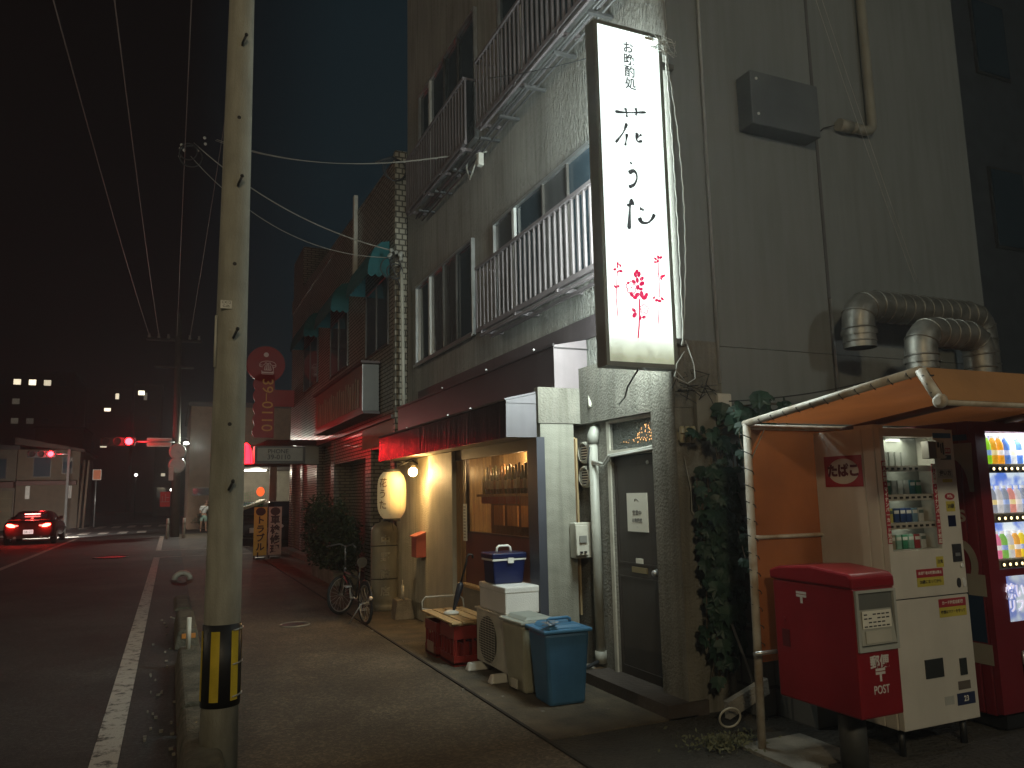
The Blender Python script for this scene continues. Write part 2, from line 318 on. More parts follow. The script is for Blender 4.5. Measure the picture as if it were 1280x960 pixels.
# ================================================================== NEAR UTILITY POLE
PX_, PY_ = 0.305, 5.0
p = thing('utility_pole', 'tall pale concrete pole close to the camera with black and yellow band', 'utility pole', (PX_, PY_, 0))
MB().tube([(PX_, PY_, 0), (PX_, PY_, 1.0), (PX_, PY_, 5), (PX_, PY_, 9.5)], [0.107, 0.103, 0.078, 0.06], 40).build('shaft', polec, p)
def pr(z): return 0.1085-0.0062*z
mb = MB()
for z0, z1, s0 in ((0.42, 0.88, 0),):
    mb.tube([(PX_, PY_, z0), (PX_, PY_, z1)], [pr(z0)+0.006, pr(z1)+0.006], 40)
band = mb.build('reflective_band', pbr('black_band', (0.012, 0.012, 0.014), 0.5), p)
def arcstrip(mb, a0, a1, z0, z1, dr, n=5):
    q = [(a0+(a1-a0)*i/n) for i in range(n+1)]
    for a, b in zip(q, q[1:]):
        P = lambda a, z, d: (PX_+(pr(z)+d)*math.cos(a), PY_+(pr(z)+d)*math.sin(a), z)
        mb.poly([P(a, z0, dr), P(b, z0, dr), P(b, z1, dr), P(a, z1, dr)])
for k_ in range(6):
    c = R(-93-19+k_*60); mb = MB(); arcstrip(mb, c-R(13), c+R(13), 0.455, 0.845, 0.0085)
    mb.build('stripe', pbr('reflective_yellow', (0.62, 0.46, 0.03), 0.45, var=0.35, vs=5), band)
for z in (0.47, 0.65, 0.84): MB().tube([(PX_+(pr(z)+.012)*math.cos(a), PY_+(pr(z)+.012)*math.sin(a), z+0.01*math.cos(a)) for a in [R(-60+i*12) for i in range(6)]], 0.005, 6).build('strap', alu, p)
for z in (1.66, 2.58, 3.56, 4.52, 5.5):
    o = MB().tube([(PX_+0.005, PY_-pr(z)+0.02, z), (PX_+0.005, PY_-pr(z)-0.03, z), (PX_+0.025, PY_-pr(z)-0.055, z+0.045)], 0.008, 6)
    o.ball((PX_+0.025, PY_-pr(z)-0.055, z+0.047), 0.012, 6); o.build('step_bolt', blackm, p)
for z in (2.05, 3.05, 4.02): MB().lathe([(0.012, 0), (0.012, 0.003)], (PX_+0.0, PY_-pr(z)-0.001, z), 10, 'y').build('bolt_hole', ink, p)
pl = B(PX_-0.075, PX_-0.01, PY_-0.102, PY_-0.096, 2.76, 2.81).build('number_plate', white, p)
MB().text('CX12', 0.022, (PX_-0.042, PY_-0.103, 2.797), '-Y').text('C-05', 0.020, (PX_-0.042, PY_-0.103, 2.774), '-Y').build('number_text', ink, pl)
MB().tube([(PX_-0.095, PY_-0.06, 2.4), (PX_-0.095, PY_-0.06, 2.72)], 0.008, 6).build('ground_wire_guard', offw, p)

# ================================================================== MAIN GREY BUILDING
XU, YC = 3.57, 4.8           # street face of the upper storeys, side wall
b = thing('building', 'tall grey rough-rendered building with the lit vertical sign on its corner', 'building', (XU, YC, 0))
mb = MB(); mb.box(XU, 7.12, YC, 12.4, 2.72, 12.5)
up = mb.build('upper_wall', stucco, b)
side = B(XU+0.004, 7.124, YC-0.014, YC-0.002, 2.72, 12.5).build('side_wall', smoothwall, b)
B(3.9, 7.124, YC-0.014, 12.3, 0, 2.715).build('lower_side_wall', smoothwall, b)
B(5.10, 5.13, YC-0.022, YC-0.0145, 2.3, 12.4).build('wall_joint', pbr('joint_grey', (0.10, 0.10, 0.10), 0.8), b)  # dark grey strip along the wall joint
B(3.50, 3.9, 5.8, 12.3, 0, 2.715).build('inner_wall', lowstucco, b)
# entrance bay: pilaster, lintel, recess
mb = MB(); mb.box(3.45, 3.895, YC-0.02, 5.1, 0, 2.22); mb.build('pilaster', lowstucco, b)
B(3.45, 3.895, YC-0.03, 6.5, 2.222, 2.745).build('lintel', lowstucco, b)
B(3.25, 3.6, YC-0.05, 6.0, 0.0, 0.10).build('door_step', pbr('dark_brick_step', (0.07, 0.055, 0.045), 0.8, bump=0.5, bs=20), b)
B(3.40, 3.5, 6.0, 6.26, 0, 0.09).build('step_end', concrete, b)
d = B(3.52, 3.56, 5.12, 5.80, 0.10, 1.90).build('entrance_door', doorm, b, bevel=0.004)
mb = MB(); mb.box(3.50, 3.52, 5.16, 5.76, 1.0, 1.84).box(3.50, 3.52, 5.16, 5.76, 0.18, 0.92)
mb = MB()
for z0, z1 in ((0.16, 0.90), (1.00, 1.84)):
    for a in ((5.15, 5.165, z0, z1), (5.755, 5.77, z0, z1), (5.165, 5.755, z0, z0+0.015), (5.165, 5.755, z1-0.015, z1)): mb.box(3.513, 3.52, *a)
mb.build('panel_moulding', doorm, d)
MB().ball((3.485, 5.19, 0.96), 0.028, 10).tube([(3.52, 5.19, 0.96), (3.485, 5.19, 0.96)], 0.012, 8).tube([(3.5, 5.19, 0.99), (3.49, 5.14, 0.97)], 0.006).build('knob', alu, d)
B(3.508, 3.5195, 5.34, 5.56, 0.94, 0.985).build('mail_slot', pbr('brass', (0.45, 0.36, 0.2), 0.4, metal=0.8), d)
B(3.512, 3.5195, 5.40, 5.50, 1.015, 1.055).build('name_card', paper, d)
pn = B(3.510, 3.5195, 5.30, 5.60, 1.27, 1.585).build('notice', paper, d)
mb = MB(); mb.text('営業中', 0.045, (3.5095, 5.45, 1.42), '-X').text('お晩酌処', 0.038, (3.5095, 5.45, 1.36), '-X').text('—', 0.02, (3.5095, 5.45, 1.31), '-X')
mb.tube([(3.509, 5.45+0.03*math.cos(a), 1.515+0.028*math.sin(a)*math.cos(a/2)) for a in [R(i*22) for i in range(17)]], 0.0025, 4)
mb.build('notice_print', pbr('grey_ink', (0.16, 0.15, 0.14), 0.8), pn)
MB().lathe([(0.016, 0), (0.016, 0.008)], (3.508, 5.27, 1.83), 12, 'x').build('peephole', alu, d)
fr = MB(); fr.box(3.485, 3.53, 5.805, 5.85, 0.09, 2.21).box(3.485, 3.53, 5.10, 5.805, 1.905, 1.955).box(3.487, 3.53, 5.10, 5.805, 2.19, 2.218).build('door_frame', offw, b)
tg = B(3.52, 3.53, 5.10, 5.80, 1.957, 2.188).build('transom_window', pbr('figured_glass', (0.10, 0.115, 0.10), 0.12, var=0.4, vs=60, bump=1.0, bs=70, spec=1.0), b)
# ochre lamp sparkle painted as a glowing patch on the figured pane
M = bpy.data.materials.new('painted_lamp_sparkle'); M.use_nodes = True; n = M.node_tree.nodes; l = M.node_tree.links; bb = n['Principled BSDF']; bb.inputs['Base Color'].default_value = (0.1, 0.1, 0.08, 1); bb.inputs['Roughness'].default_value = 0.15
tcx = n.new('ShaderNodeTexCoord'); v = n.new('ShaderNodeTexVoronoi'); v.inputs['Scale'].default_value = 48; l.new(tcx.outputs['Object'], v.inputs['Vector'])
r = n.new('ShaderNodeMapRange'); r.inputs[1].default_value = 0.40; r.inputs[2].default_value = 0.18; r.inputs[4].default_value = 2.2; l.new(v.outputs['Distance'], r.inputs[0]); l.new(r.outputs[0], bb.inputs['Emission Strength']); bb.inputs['Emission Color'].default_value = (1.0, 0.50, 0.16, 1)
mb = MB(); mb.flat([(-5.68+6e-1*0, 2.015), (-5.6, 2.03), (-5.44, 2.03), (-5.38, 2.10), (-5.30, 2.14), (-5.20, 2.15), (-5.14, 2.11), (-5.13, 2.02), (-5.25, 1.995), (-5.45, 1.995)], (3.519, 0, 0), '-X', 0.0015); mb.build('painted_glint', M, tg)
# upper windows and panes
def window(y0, y1, z0, z1, cuts, mats, name='window', X=XU):
    w = B(X-0.006, X+0.01, y0+0.03, y1-0.03, z0+0.03, z1-0.03)
    fr_ = MB(); t_ = 0.035
    fr_.box(X-0.05, X+0.005, y0, y1, z0-0.005, z0+t_).box(X-0.05, X+0.005, y0, y1, z1-t_, z1+0.005).box(X-0.05, X+0.005, y0, y0+t_, z0+t_, z1-t_).box(X-0.05, X+0.005, y1-t_, y1, z0+t_, z1-t_)
    f = fr_.build(name, alu, b, bevel=0.003)
    w.build('pane', mats[0], f)
    ys = [y0+t_]+list(cuts)+[y1-t_]
    for i, (a, c) in enumerate(zip(ys, ys[1:])):
        if mats[1+i] is not None: B(X-0.014, X-0.008, a, c, z0+t_, z1-t_).build('sash_pane', mats[1+i], f)
    for i, c in enumerate(cuts): hw = 0.03 if i == len(cuts)-1 else 0.014; B(X-0.042-0.004*i, X-0.0145, c-hw, c+hw, z0+t_, z1-t_).build('mullion', alubright if i == len(cuts)-1 else framebrown, f)
    B(X-0.075, X-0.0505, y0-0.03, y1+0.03, z0-0.035, z0+0.0).build('sill', alu, f)
    return f
window(5.35, 8.47, 3.62, 4.93, (6.52, 7.08, 7.84), (darkglass, None, curtaing, None, curtaing))
window(9.20, 11.8, 3.68, 4.98, (9.86, 10.42, 11.06), (darkglass, None, curtaing, curtaing, None))
window(5.4, 8.2, 6.3, 8.2, (6.1, 6.8, 7.5), (darkglass, None, darkglass, None, darkglass))
window(9.0, 11.6, 6.3, 8.2, (9.7, 10.3, 11.0), (darkglass, None, None, darkglass, None))
window(5.4, 8.2, 9.2, 10.9, (6.8,), (darkglass, None, None))
def railing(y0, y1, z0, z1, x, lab, step=0.115):
    f = thing('balcony_railing', lab, 'railing', (x, (y0+y1)/2, z0), 'metal railings in front of the upper windows')
    mb = MB(); mb.box(x-0.03, x+0.02, y0, y1, z1-0.035, z1).box(x-0.02, x+0.02, y0, y1, z0, z0+0.05); 
    mb.build('rail', railm, f)
    n_ = int((y1-y0)/step)
    mb = MB()
    for i in range(n_+1):
        y = y0+(y1-y0)*i/n_; mb.box(x-0.012, x+0.012, y-0.014, y+0.014, z0+0.05, z1-0.035)
    mb.build('bars', railm, f)
    mb = MB()
    for i in range(4):
        y = y0+0.15+(y1-y0-0.3)*i/3; mb.box(x-0.02, XU-0.002, y-0.02, y+0.02, z0-0.03, z0+0.01)
    mb.box(x-0.015, x+0.015, y0+0.1, y1-0.1, z0-0.065, z0-0.035); mb.box(x+0.12, x+0.15, y0+0.1, y1-0.1, z0-0.065, z0-0.035)
    mb.box(x, XU, y0-0.005, y0+0.015, z1-0.03, z1-0.005).box(x, XU, y1-0.015, y1+0.005, z1-0.03, z1-0.005)
    mb.build('bracket', railm, f); return f
railm = pbr('rose_grey_railing', (0.19, 0.165, 0.17), 0.5, metal=0.2, var=0.2)
railing(5.2, 8.45, 3.52, 4.33, 3.3, 'rose-grey second-floor railing in front of the wide window beside the lit sign')
railing(5.0, 8.36, 6.08, 6.98, 3.3, 'dark slatted third-floor railing directly above the lit sign')
railing(8.78, 11.5, 6.08, 7.0, 3.3, 'dark slatted third-floor railing over the tiled neighbour, farther along the wall')
railing(5.0, 8.36, 8.9, 9.8, 3.3, 'topmost railing of the grey building, at the upper edge of the picture')
# service pipes under third-floor railing
mb = MB()
for dx, dz in ((0.0, 0.0), (0.05, 0.02), (0.1, -0.02)): mb.tube([(3.36+dx, 5.0, 5.98+dz), (3.36+dx, 7.6, 5.98+dz), (3.37+dx, 9.2, 5.93+dz), (3.39+dx, 11.3, 5.96+dz)], 0.014, 6)
for y in (5.6, 6.3, 7.0, 7.7, 8.3, 9.3, 10.1, 10.9): mb.box(3.31, XU-0.001, y-0.02, y+0.02, 5.93, 5.955)
solo('cable_tray', mb, pbr('tray_grey', (0.075, 0.075, 0.075), 0.5), 'run of cables on short brackets under the third-floor railings', 'cable tray')
# downpipe at the tiled neighbour
mb = MB().tube([(3.42, 12.28, 5.5), (3.40, 12.15, 5.0), (3.40, 12.1, 4.0), (3.40, 12.05, 3.0)], 0.028, 8)
solo('cable_pipe', mb, offw, 'pale curved cable pipe running down where the grey and tiled buildings meet', 'pipe')
# side wall fittings
t = thing('wall_box', 'grey louvred box fixed high on the side wall right of the lit sign', 'wall box', (4.62, YC-0.1, 4.57))
B(4.25, 4.99, YC-0.19, YC-0.016, 4.57, 5.04).build('case', pbr('box_grey', (0.10, 0.115, 0.125), 0.6), t, bevel=0.008)
mb = MB()
for z in (4.66, 4.97): mb.lathe([(0.012, -0.006), (0.012, 0.002)], (4.31, YC-0.192, z), 8, 'y')
mb.build('screws', alubright, t)
cream = pbr('cream_pvc_pipe', (0.26, 0.255, 0.21), 0.5, var=0.2)
t = thing('drain_pipe', 'cream drain pipe with an elbow and a short level end high on the side wall', 'pipe', (5.75, YC-0.1, 4.8))
MB().tube([(5.76, YC-0.07, 12.4), (5.76, YC-0.07, 4.92), (5.755, YC-0.07, 4.86), (5.72, YC-0.07, 4.82), (5.66, YC-0.07, 4.81), (5.42, YC-0.07, 4.81)], 0.045, 12).build('pipe', cream, t)
MB().lathe([(0.055, 0), (0.055, 0.14)], (5.34, YC-0.07, 4.81), 14, 'x').lathe([(0.052, 0), (0.052, 0.05)], (5.5, YC-0.07, 4.81), 14, 'x').build('coupling', cream, t)
mb = MB().tube([(5.30, YC-0.06, 4.80), (5.2, YC-0.03, 4.77), (5.17, YC-0.02, 4.74)], 0.006, 5); mb.build('stub_wire', wirem, t)
solo('conduit', MB().tube([(3.90, YC-0.03, 12.4), (3.88, YC-0.03, 2.42)], 0.014, 8), pbr('conduit_grey', (0.33, 0.35, 0.35), 0.4), 'thin grey conduit running up the side wall next to the lit sign', 'conduit')
solo('conduit', MB().tube([(5.115, YC-0.03, 3.2), (5.12, YC-0.03, 2.36)], 0.010, 8), alu, 'short thin conduit at the foot of the wall joint above the leaves', 'conduit')
solo('thin_wire', MB().tube(sag((4.9, YC-0.25, 6.1), (6.06, YC-0.12, 3.4), 0.06), 0.0022, 4), wirel, 'left one of two hair-thin wires slanting down the side wall', 'wire', 'slack wires slanting down the side wall')
solo('thin_wire', MB().tube(sag((4.98, YC-0.25, 6.1), (6.10, YC-0.12, 3.42), 0.03), 0.0022, 4), wirel, 'right one of two hair-thin wires slanting down the side wall', 'wire', 'slack wires slanting down the side wall')
solo('meter_box', B(3.80, 3.93, YC-0.1, YC-0.016, 2.21, 2.33), white, 'small cream junction box above the leaves at the wall corner', 'box', bevel=0.008)
solo('wall_panel', B(3.62, 3.80, YC-0.07, YC-0.022, 1.98, 2.34), pbr('panel_cream', (0.22, 0.21, 0.17), 0.7), 'flat grey-cream cover panel on the wall corner under the loose wires', 'panel', bevel=0.006)
for i, x in enumerate((3.475, 3.525, 3.575)):
    mb = MB().lathe([(0.019, 0), (0.021, 0.01), (0.021, 0.11), (0.014, 0.125)], (x, YC-0.065, 1.95), 12); mb.box(x-0.012, x+0.012, YC-0.05, YC-0.018, 1.97, 2.03)
    solo('fuse_holder', mb, pbr('cream_ceramic', (0.42, 0.38, 0.24), 0.4), ('left', 'middle', 'right')[i]+' one of three cream fuse holders beside the door transom', 'fuse holder', 'cream fuse holders at the corner', bevel=0)
solo('low_wire', MB().tube(sag((3.9, 4.70, 2.27), (5.3, 4.6, 2.47), 0.03), 0.005, 5), wirem, 'dark cable running level along the side wall above the leaves', 'wire')

B(XU-0.022, XU-0.001, 5.2, 11.75, 3.035, 3.245).build('wall_band', pbr('mauve_band', (0.095, 0.078, 0.082), 0.6, streak=0.15), b)
STROKES= [([(2.955, 4.439), (3.063, 4.451), (3.233, 4.485)], 0.0073), ([(3.046, 4.485), (3.056, 4.451), (3.057, 4.412)], 0.0073), ([(3.141, 4.503), (3.146, 4.471), (3.14, 4.441)], 0.0073), ([(3.054, 4.363), (3.019, 4.283), (2.948, 4.191)], 0.0073), ([(3.052, 4.279), (3.042, 4.226), (3.032, 4.181)], 0.0073), ([(3.145, 4.303), (3.136, 4.253), (3.15, 4.231), (3.185, 4.246)], 0.0082), ([(3.183, 4.296), (3.146, 4.266)], 0.0064), ([(3.067, 4.054), (3.087, 4.043)], 0.0073), ([(3.053, 3.966), (3.094, 3.99), (3.119, 3.97), (3.121, 3.93), (3.095, 3.881), (3.047, 3.855)], 0.0091), ([(3.081, 3.754), (3.055, 3.73), (3.045, 3.651), (3.033, 3.525)], 0.0109), ([(3.023, 3.709), (3.09, 3.729)], 0.0079), ([(3.136, 3.7), (3.171, 3.691)], 0.0099), ([(3.127, 3.627), (3.15, 3.593), (3.202, 3.596), (3.239, 3.628), (3.266, 3.672)], 0.0099)]
PETALS= [(2.923, 3.248, 0.0126, 80), (2.896, 3.203, 0.0126, 20), (2.92, 3.225, 0.0095, 90), (2.943, 3.237, 0.0111, 120), (2.946, 3.195, 0.0142, 0), (2.922, 3.189, 0.0095, 60), (2.892, 3.073, 0.0126, 150), (2.918, 3.078, 0.0126, 30), (3.083, 3.204, 0.0174, 60), (3.07, 3.178, 0.0189, 110), (3.102, 3.186, 0.0205, 70), (3.085, 3.139, 0.0189, 90), (3.125, 3.155, 0.0189, 40), (3.055, 3.126, 0.0174, 140), (3.124, 3.117, 0.0221, 30), (3.087, 3.086, 0.0189, 70), (3.113, 3.075, 0.0158, 10), (3.009, 3.104, 0.0174, 120), (3.077, 3.026, 0.0221, 40), (3.032, 3.023, 0.0189, 150), (3.117, 3.035, 0.0237, 90), (3.14, 3.012, 0.0221, 20), (3.158, 3.033, 0.0189, 60), (3.058, 3.005, 0.0174, 0), (3.043, 2.91, 0.0174, 150), (3.048, 2.874, 0.0221, 50), (3.096, 2.858, 0.0158, 90), (3.128, 2.864, 0.0158, 20), (3.279, 3.337, 0.0142, 90), (3.254, 3.321, 0.0126, 150), (3.303, 3.336, 0.0142, 30), (3.25, 3.294, 0.0126, 0), (3.274, 3.306, 0.0126, 60), (3.307, 3.189, 0.0158, 20), (3.297, 3.174, 0.0126, 90), (3.323, 3.197, 0.0126, 40), (3.225, 3.019, 0.0111, 60), (3.245, 3.001, 0.0142, 30), (3.273, 2.998, 0.0158, 0), (3.298, 3.016, 0.0142, -40)]
BLOOMS= [(3.029, 3.078, 0.0505), (3.134, 2.926, 0.0411), (3.25, 3.2, 0.0253), (3.298, 3.292, 0.0205)]
STEMS= [([(2.916, 3.189), (2.907, 3.09), (2.897, 2.992), (2.905, 2.848)], 0.0032), ([(3.095, 3.0), (3.094, 2.91), (3.083, 2.796), (3.07, 2.703)], 0.0063), ([(3.275, 3.29), (3.278, 3.156), (3.274, 3.023)], 0.0032), ([(3.267, 2.969), (3.262, 2.906), (3.25, 2.82)], 0.0032)]
# ================================================================== LIT VERTICAL SIGN
SX0, SX1, SY, SZ0, SZ1 = 2.795, 3.405, 4.65, 2.49, 5.16
s = thing('lit_sign', 'tall glowing white sign with brushed letters and crimson flowers on the building corner', 'sign', (3.1, 4.77, SZ0))
def sign_light(name, es):
    M = bpy.data.materials.new(name); M.use_nodes = True; n = M.node_tree.nodes; l = M.node_tree.links; bb = n['Principled BSDF']
    bb.inputs['Base Color'].default_value = (0.7, 0.72, 0.68, 1); bb.inputs['Roughness'].default_value = 0.3
    t = n.new('ShaderNodeTexCoord'); sp = n.new('ShaderNodeSeparateXYZ'); l.new(t.outputs['Object'], sp.inputs[0])
    # tubes inside end short of the bottom of the case: grime gathers there
    r = n.new('ShaderNodeMapRange'); r.inputs[1].default_value = 0.06; r.inputs[2].default_value = 0.26; r.inputs[3].default_value = 0.26; r.inputs[4].default_value = 1; l.new(sp.outputs['Z'], r.inputs[0])
    z = n.new('ShaderNodeTexNoise'); z.inputs['Scale'].default_value = 14; z.inputs['Detail'].default_value = 8; l.new(t.outputs['Object'], z.inputs['Vector'])
    zr = n.new('ShaderNodeMapRange'); zr.inputs[1].default_value = 0.35; zr.inputs[2].default_value = 0.6; zr.inputs[3].default_value = 0.45; l.new(z.outputs['Fac'], zr.inputs[0])
    mx = n.new('ShaderNodeMix'); mx.inputs[3].default_value = 1.0; l.new(r.outputs[0], mx.inputs[0]); l.new(zr.outputs[0], mx.inputs[2])
    mu = n.new('ShaderNodeMath'); mu.operation = 'MULTIPLY'; l.new(r.outputs[0], mu.inputs[0]); l.new(mx.outputs[0], mu.inputs[1])
    m2 = n.new('ShaderNodeMath'); m2.operation = 'MULTIPLY'; m2.inputs[1].default_value = es; l.new(mu.outputs[0], m2.inputs[0]); l.new(m2.outputs[0], bb.inputs['Emission Strength'])
    cx = n.new('ShaderNodeMix'); cx.data_type = 'RGBA'; cx.inputs[6].default_value = (0.78, 0.90, 0.50, 1); cx.inputs[7].default_value = (0.86, 1.0, 0.97, 1); l.new(r.outputs[0], cx.inputs[0]); l.new(cx.outputs[2], bb.inputs['Emission Color'])
    return M
frm = pbr('sign_case_grey', (0.17, 0.165, 0.15), 0.5, metal=0.3, var=0.3)
mb = MB(); mb.box(SX0, SX0+0.02, SY+0.012, 4.765, SZ0, SZ1).box(SX1-0.02, SX1, SY+0.012, 4.765, SZ0, SZ1).box(SX0+0.02, SX1-0.02, SY+0.012, 4.765, SZ0, SZ0+0.02).box(SX0+0.02, SX1-0.02, SY+0.012, 4.765, SZ1-0.02, SZ1)
mb.build('case', frm, s)
for nm, ya, yb in (('front_frame', SY-0.004, SY+0.012), ('rear_frame', 4.765, 4.781)):
    mb = MB(); mb.box(SX0, SX0+0.028, ya, yb, SZ0, SZ1).box(SX1-0.028, SX1, ya, yb, SZ0, SZ1).box(SX0+0.028, SX1-0.028, ya, yb, SZ0, SZ0+0.032).box(SX0+0.028, SX1-0.028, ya, yb, SZ1-0.03, SZ1); mb.build(nm, pbr('sign_frame_metal', (0.22, 0.215, 0.18), 0.4, metal=0.5), s)
face = B(SX0+0.028, SX1-0.028, SY+0.002, SY+0.008, SZ0+0.032, SZ1-0.03).build('face', sign_light('sign_light_front', 1.45), s)
B(SX0+0.028, SX1-0.028, 4.771, 4.777, SZ0+0.032, SZ1-0.03).build('rear_face', sign_light('sign_light_rear', 2.4), s)
for nm_, yy, ty, pw in (('sign_tubes_rear', 4.79, 9, 190), ('sign_tubes_front', SY-0.02, 0, 105)):
    o_ = lamp(nm_, 'AREA', (3.08, yy, 3.85), pw, (0.86, 1.0, 0.96), 0.5, (3.08, ty, 3.85)); o_.data.shape = 'RECTANGLE'; o_.data.size = 0.5; o_.data.size_y = 2.4
gi = pbr('sign_black', (0.02, 0.02, 0.025), 0.6, var=0, emit=(0.30, 0.33, 0.35), es=0.12)
gc = pbr('sign_crimson', (0.5, 0.01, 0.06), 0.6, var=0, emit=(0.85, 0.02, 0.13), es=0.75)
gw = pbr('sign_white_petal', (0.8, 0.8, 0.8), 0.6, var=0, emit=(0.9, 0.95, 0.95), es=1.4)
F0 = SY+0.0015
def stroke(mb, pts, w):
    P = [Vector((a, F0, c)) for a, c in pts]; Q = []
    for i in range(len(P)-1):
        p0 = P[max(i-1, 0)]; p1 = P[i]; p2 = P[i+1]; p3 = P[min(i+2, len(P)-1)]
        for k in range(5):
            t = k/5; Q.append(0.5*((2*p1)+(p2-p0)*t+(2*p0-5*p1+4*p2-p3)*t*t+(3*p1-p0-3*p2+p3)*t**3))
    Q.append(P[-1]); N = len(Q); L = []; Rr = []
    for i, q in enumerate(Q):
        d = (Q[min(i+1, N-1)]-Q[max(i-1, 0)]).normalized(); nn = Vector((-d.z, 0, d.x)); u = i/(N-1)
        ww = w*1.75*(0.75+0.35*math.cos(u*5.5)+0.1*random.random())*(1 if 0 < i < N-1 else 0.55); L.append(q+nn*ww); Rr.append(q-nn*ww)
    for i in range(N-1): mb.poly([L[i], L[i+1], Rr[i+1], Rr[i]])
for a, c in ((0, 7), (7, 9), (9, 13)):
    mb = MB()
    for pts, w in STROKES[a:c]: stroke(mb, pts, w)
    mb.build('brushed_character', gi, face)
for i, ch in enumerate('お晩酌処'): MB().text(ch, 0.100, (3.095+0.003*i, F0, 4.985-0.099*i), '-Y', 0.0004, bold=0.016).build('small_character', gi, face)
def blob(x):
    return 0 if x < 2.96 else (2 if x > 3.17 else 1)
for g in range(3):
    mb = MB()
    for x, z, r_, a in PETALS:
        if blob(x) == g: mb.ell(x, z, r_*1.15, r_*0.75, (0, F0, 0), '-Y', 0.0006, R(a))
    for pts, w in STEMS:
        if blob(pts[0][0]) == g:
            for (x0, z0), (x1, z1) in zip(pts, pts[1:]):
                d = Vector((x1-x0, z1-z0)).normalized(); nx, nz = -d.y*w, d.x*w
                mb.flat([(x0-nx, z0-nz), (x1-nx, z1-nz), (x1+nx, z1+nz), (x0+nx, z0+nz)], (0, F0, 0), '-Y', 0.0005)
    mw = MB(); any_ = False
    for x, z, r_ in BLOOMS:
        if blob(x) == g:
            any_ = True
            for k_ in range(5): a = R(90+72*k_); mb.ell(x+r_*0.5*math.cos(a), z+r_*0.5*math.sin(a), r_*0.48, r_*0.44, (0, F0-0.0007, 0), '-Y', 0.0004, a)
            for k_ in range(5): a = R(90+72*k_); mw.ell(x+r_*0.48*math.cos(a), z+r_*0.48*math.sin(a), r_*0.36, r_*0.31, (0, F0-0.0014, 0), '-Y', 0.0003, a)
    fl_ = mb.build('flower', gc, face)
    if any_: mw.build('white_blossom', gw, fl_)
for z_ in (4.95, 2.7): B(SX1, XU, 4.72, 4.76, z_, z_+0.04).build('bracket', frm, s)
MB().tube([(3.12, 4.74, 2.49), (3.10, 4.78, 2.44), (3.12, 4.9, 2.38), (3.22, 5.1, 2.33), (3.38, 5.45, 2.32)], 0.007, 6).build('cord', wirem, s)
# tangled wires by the sign
mb = MB(); mb.tube(sag((2.9, 7.0, 5.95), (3.30, 4.6, 5.10), 0.05), 0.005, 5)
solo('sign_cable', mb, wirem, 'dark cable slanting down to the top right corner of the lit sign', 'cable')
t = thing('wire_tangle', 'pale twisted wires falling from the top corner of the lit sign into loose loops', 'wires', (3.45, 4.56, 2.3))
mb = MB()
for ph, dx in ((0, 0.0), (2.4, 0.012)):
    pts = []
    for i in range(50):
        u = i/49; z = 5.08-u*2.42; x = 3.385+0.11*math.sin(u*math.pi)**0.8*(1 if ph == 0 else 0.25)+0.08*u*u*0.4+dx+0.004*math.sin(i*1.9+ph); pts.append((x, 4.60, z))
    mb.tube(pts, 0.0045, 5)
mb.build('twisted_pair', wirel, t)
MB().tube([(3.45, 4.6, 2.70), (3.50, 4.58, 2.52), (3.49, 4.56, 2.41), (3.42, 4.56, 2.37), (3.34, 4.56, 2.40), (3.31, 4.57, 2.42), (3.35, 4.6, 2.47), (3.44, 4.62, 2.40)], 0.004, 5).tube([(3.32, 4.57, 2.42), (3.36, 4.6, 2.52), (3.45, 4.62, 2.62)], 0.003, 5).build('loose_loop', wirel, t)
mb = MB()
for i in range(9):
    pts = [(3.36+random.uniform(-0.12, 0.16), 4.60, 5.06+random.uniform(-0.1, 0.08)) for _ in range(4)]; mb.tube(pts, 0.003, 4)
mb.tube([(3.42, 4.6, 5.5), (3.43, 4.6, 5.2), (3.38, 4.6, 5.08)], 0.003, 4)
mb.build('knotted_wires', wirel, t)
B(3.22, 3.30, 4.60, 4.62, 5.06, 5.085).build('clamp', white, t)
mb = MB()
for i in range(22):
    a = Vector((3.42+random.uniform(0, 0.28), 4.70, 2.36+random.uniform(-0.03, 0.13))); mb.tube([a, a+Vector((random.uniform(-.08, .1), -0.02, random.uniform(-.06, .05))), a+Vector((random.uniform(-.1, .14), 0.0, random.uniform(-.1, .02)))], 0.0035, 4)
solo('wire_bundle', mb, wirem, 'bundle of short dark wires above the cover panel on the wall corner', 'wires')
# floodlight-like white box on the third-floor railing
t = thing('wall_lamp', 'small unlit white lamp box on a bent wire bracket below the third-floor railing', 'lamp', (3.45, 8.66, 5.7))
B(3.40, 3.47, 8.58, 8.66, 5.73, 5.90).build('housing', white, t, bevel=0.008)
MB().tube([(3.42, 8.7, 5.85), (3.42, 8.95, 5.68), (3.43, 9.1, 5.9), (3.45, 9.1, 6.1), (3.56, 9.1, 6.12)], 0.012, 6).tube([(3.56, 8.7, 5.98), (3.43, 8.9, 6.0), (3.43, 9.1, 5.98)], 0.01, 6).build('bracket', wirel, t)

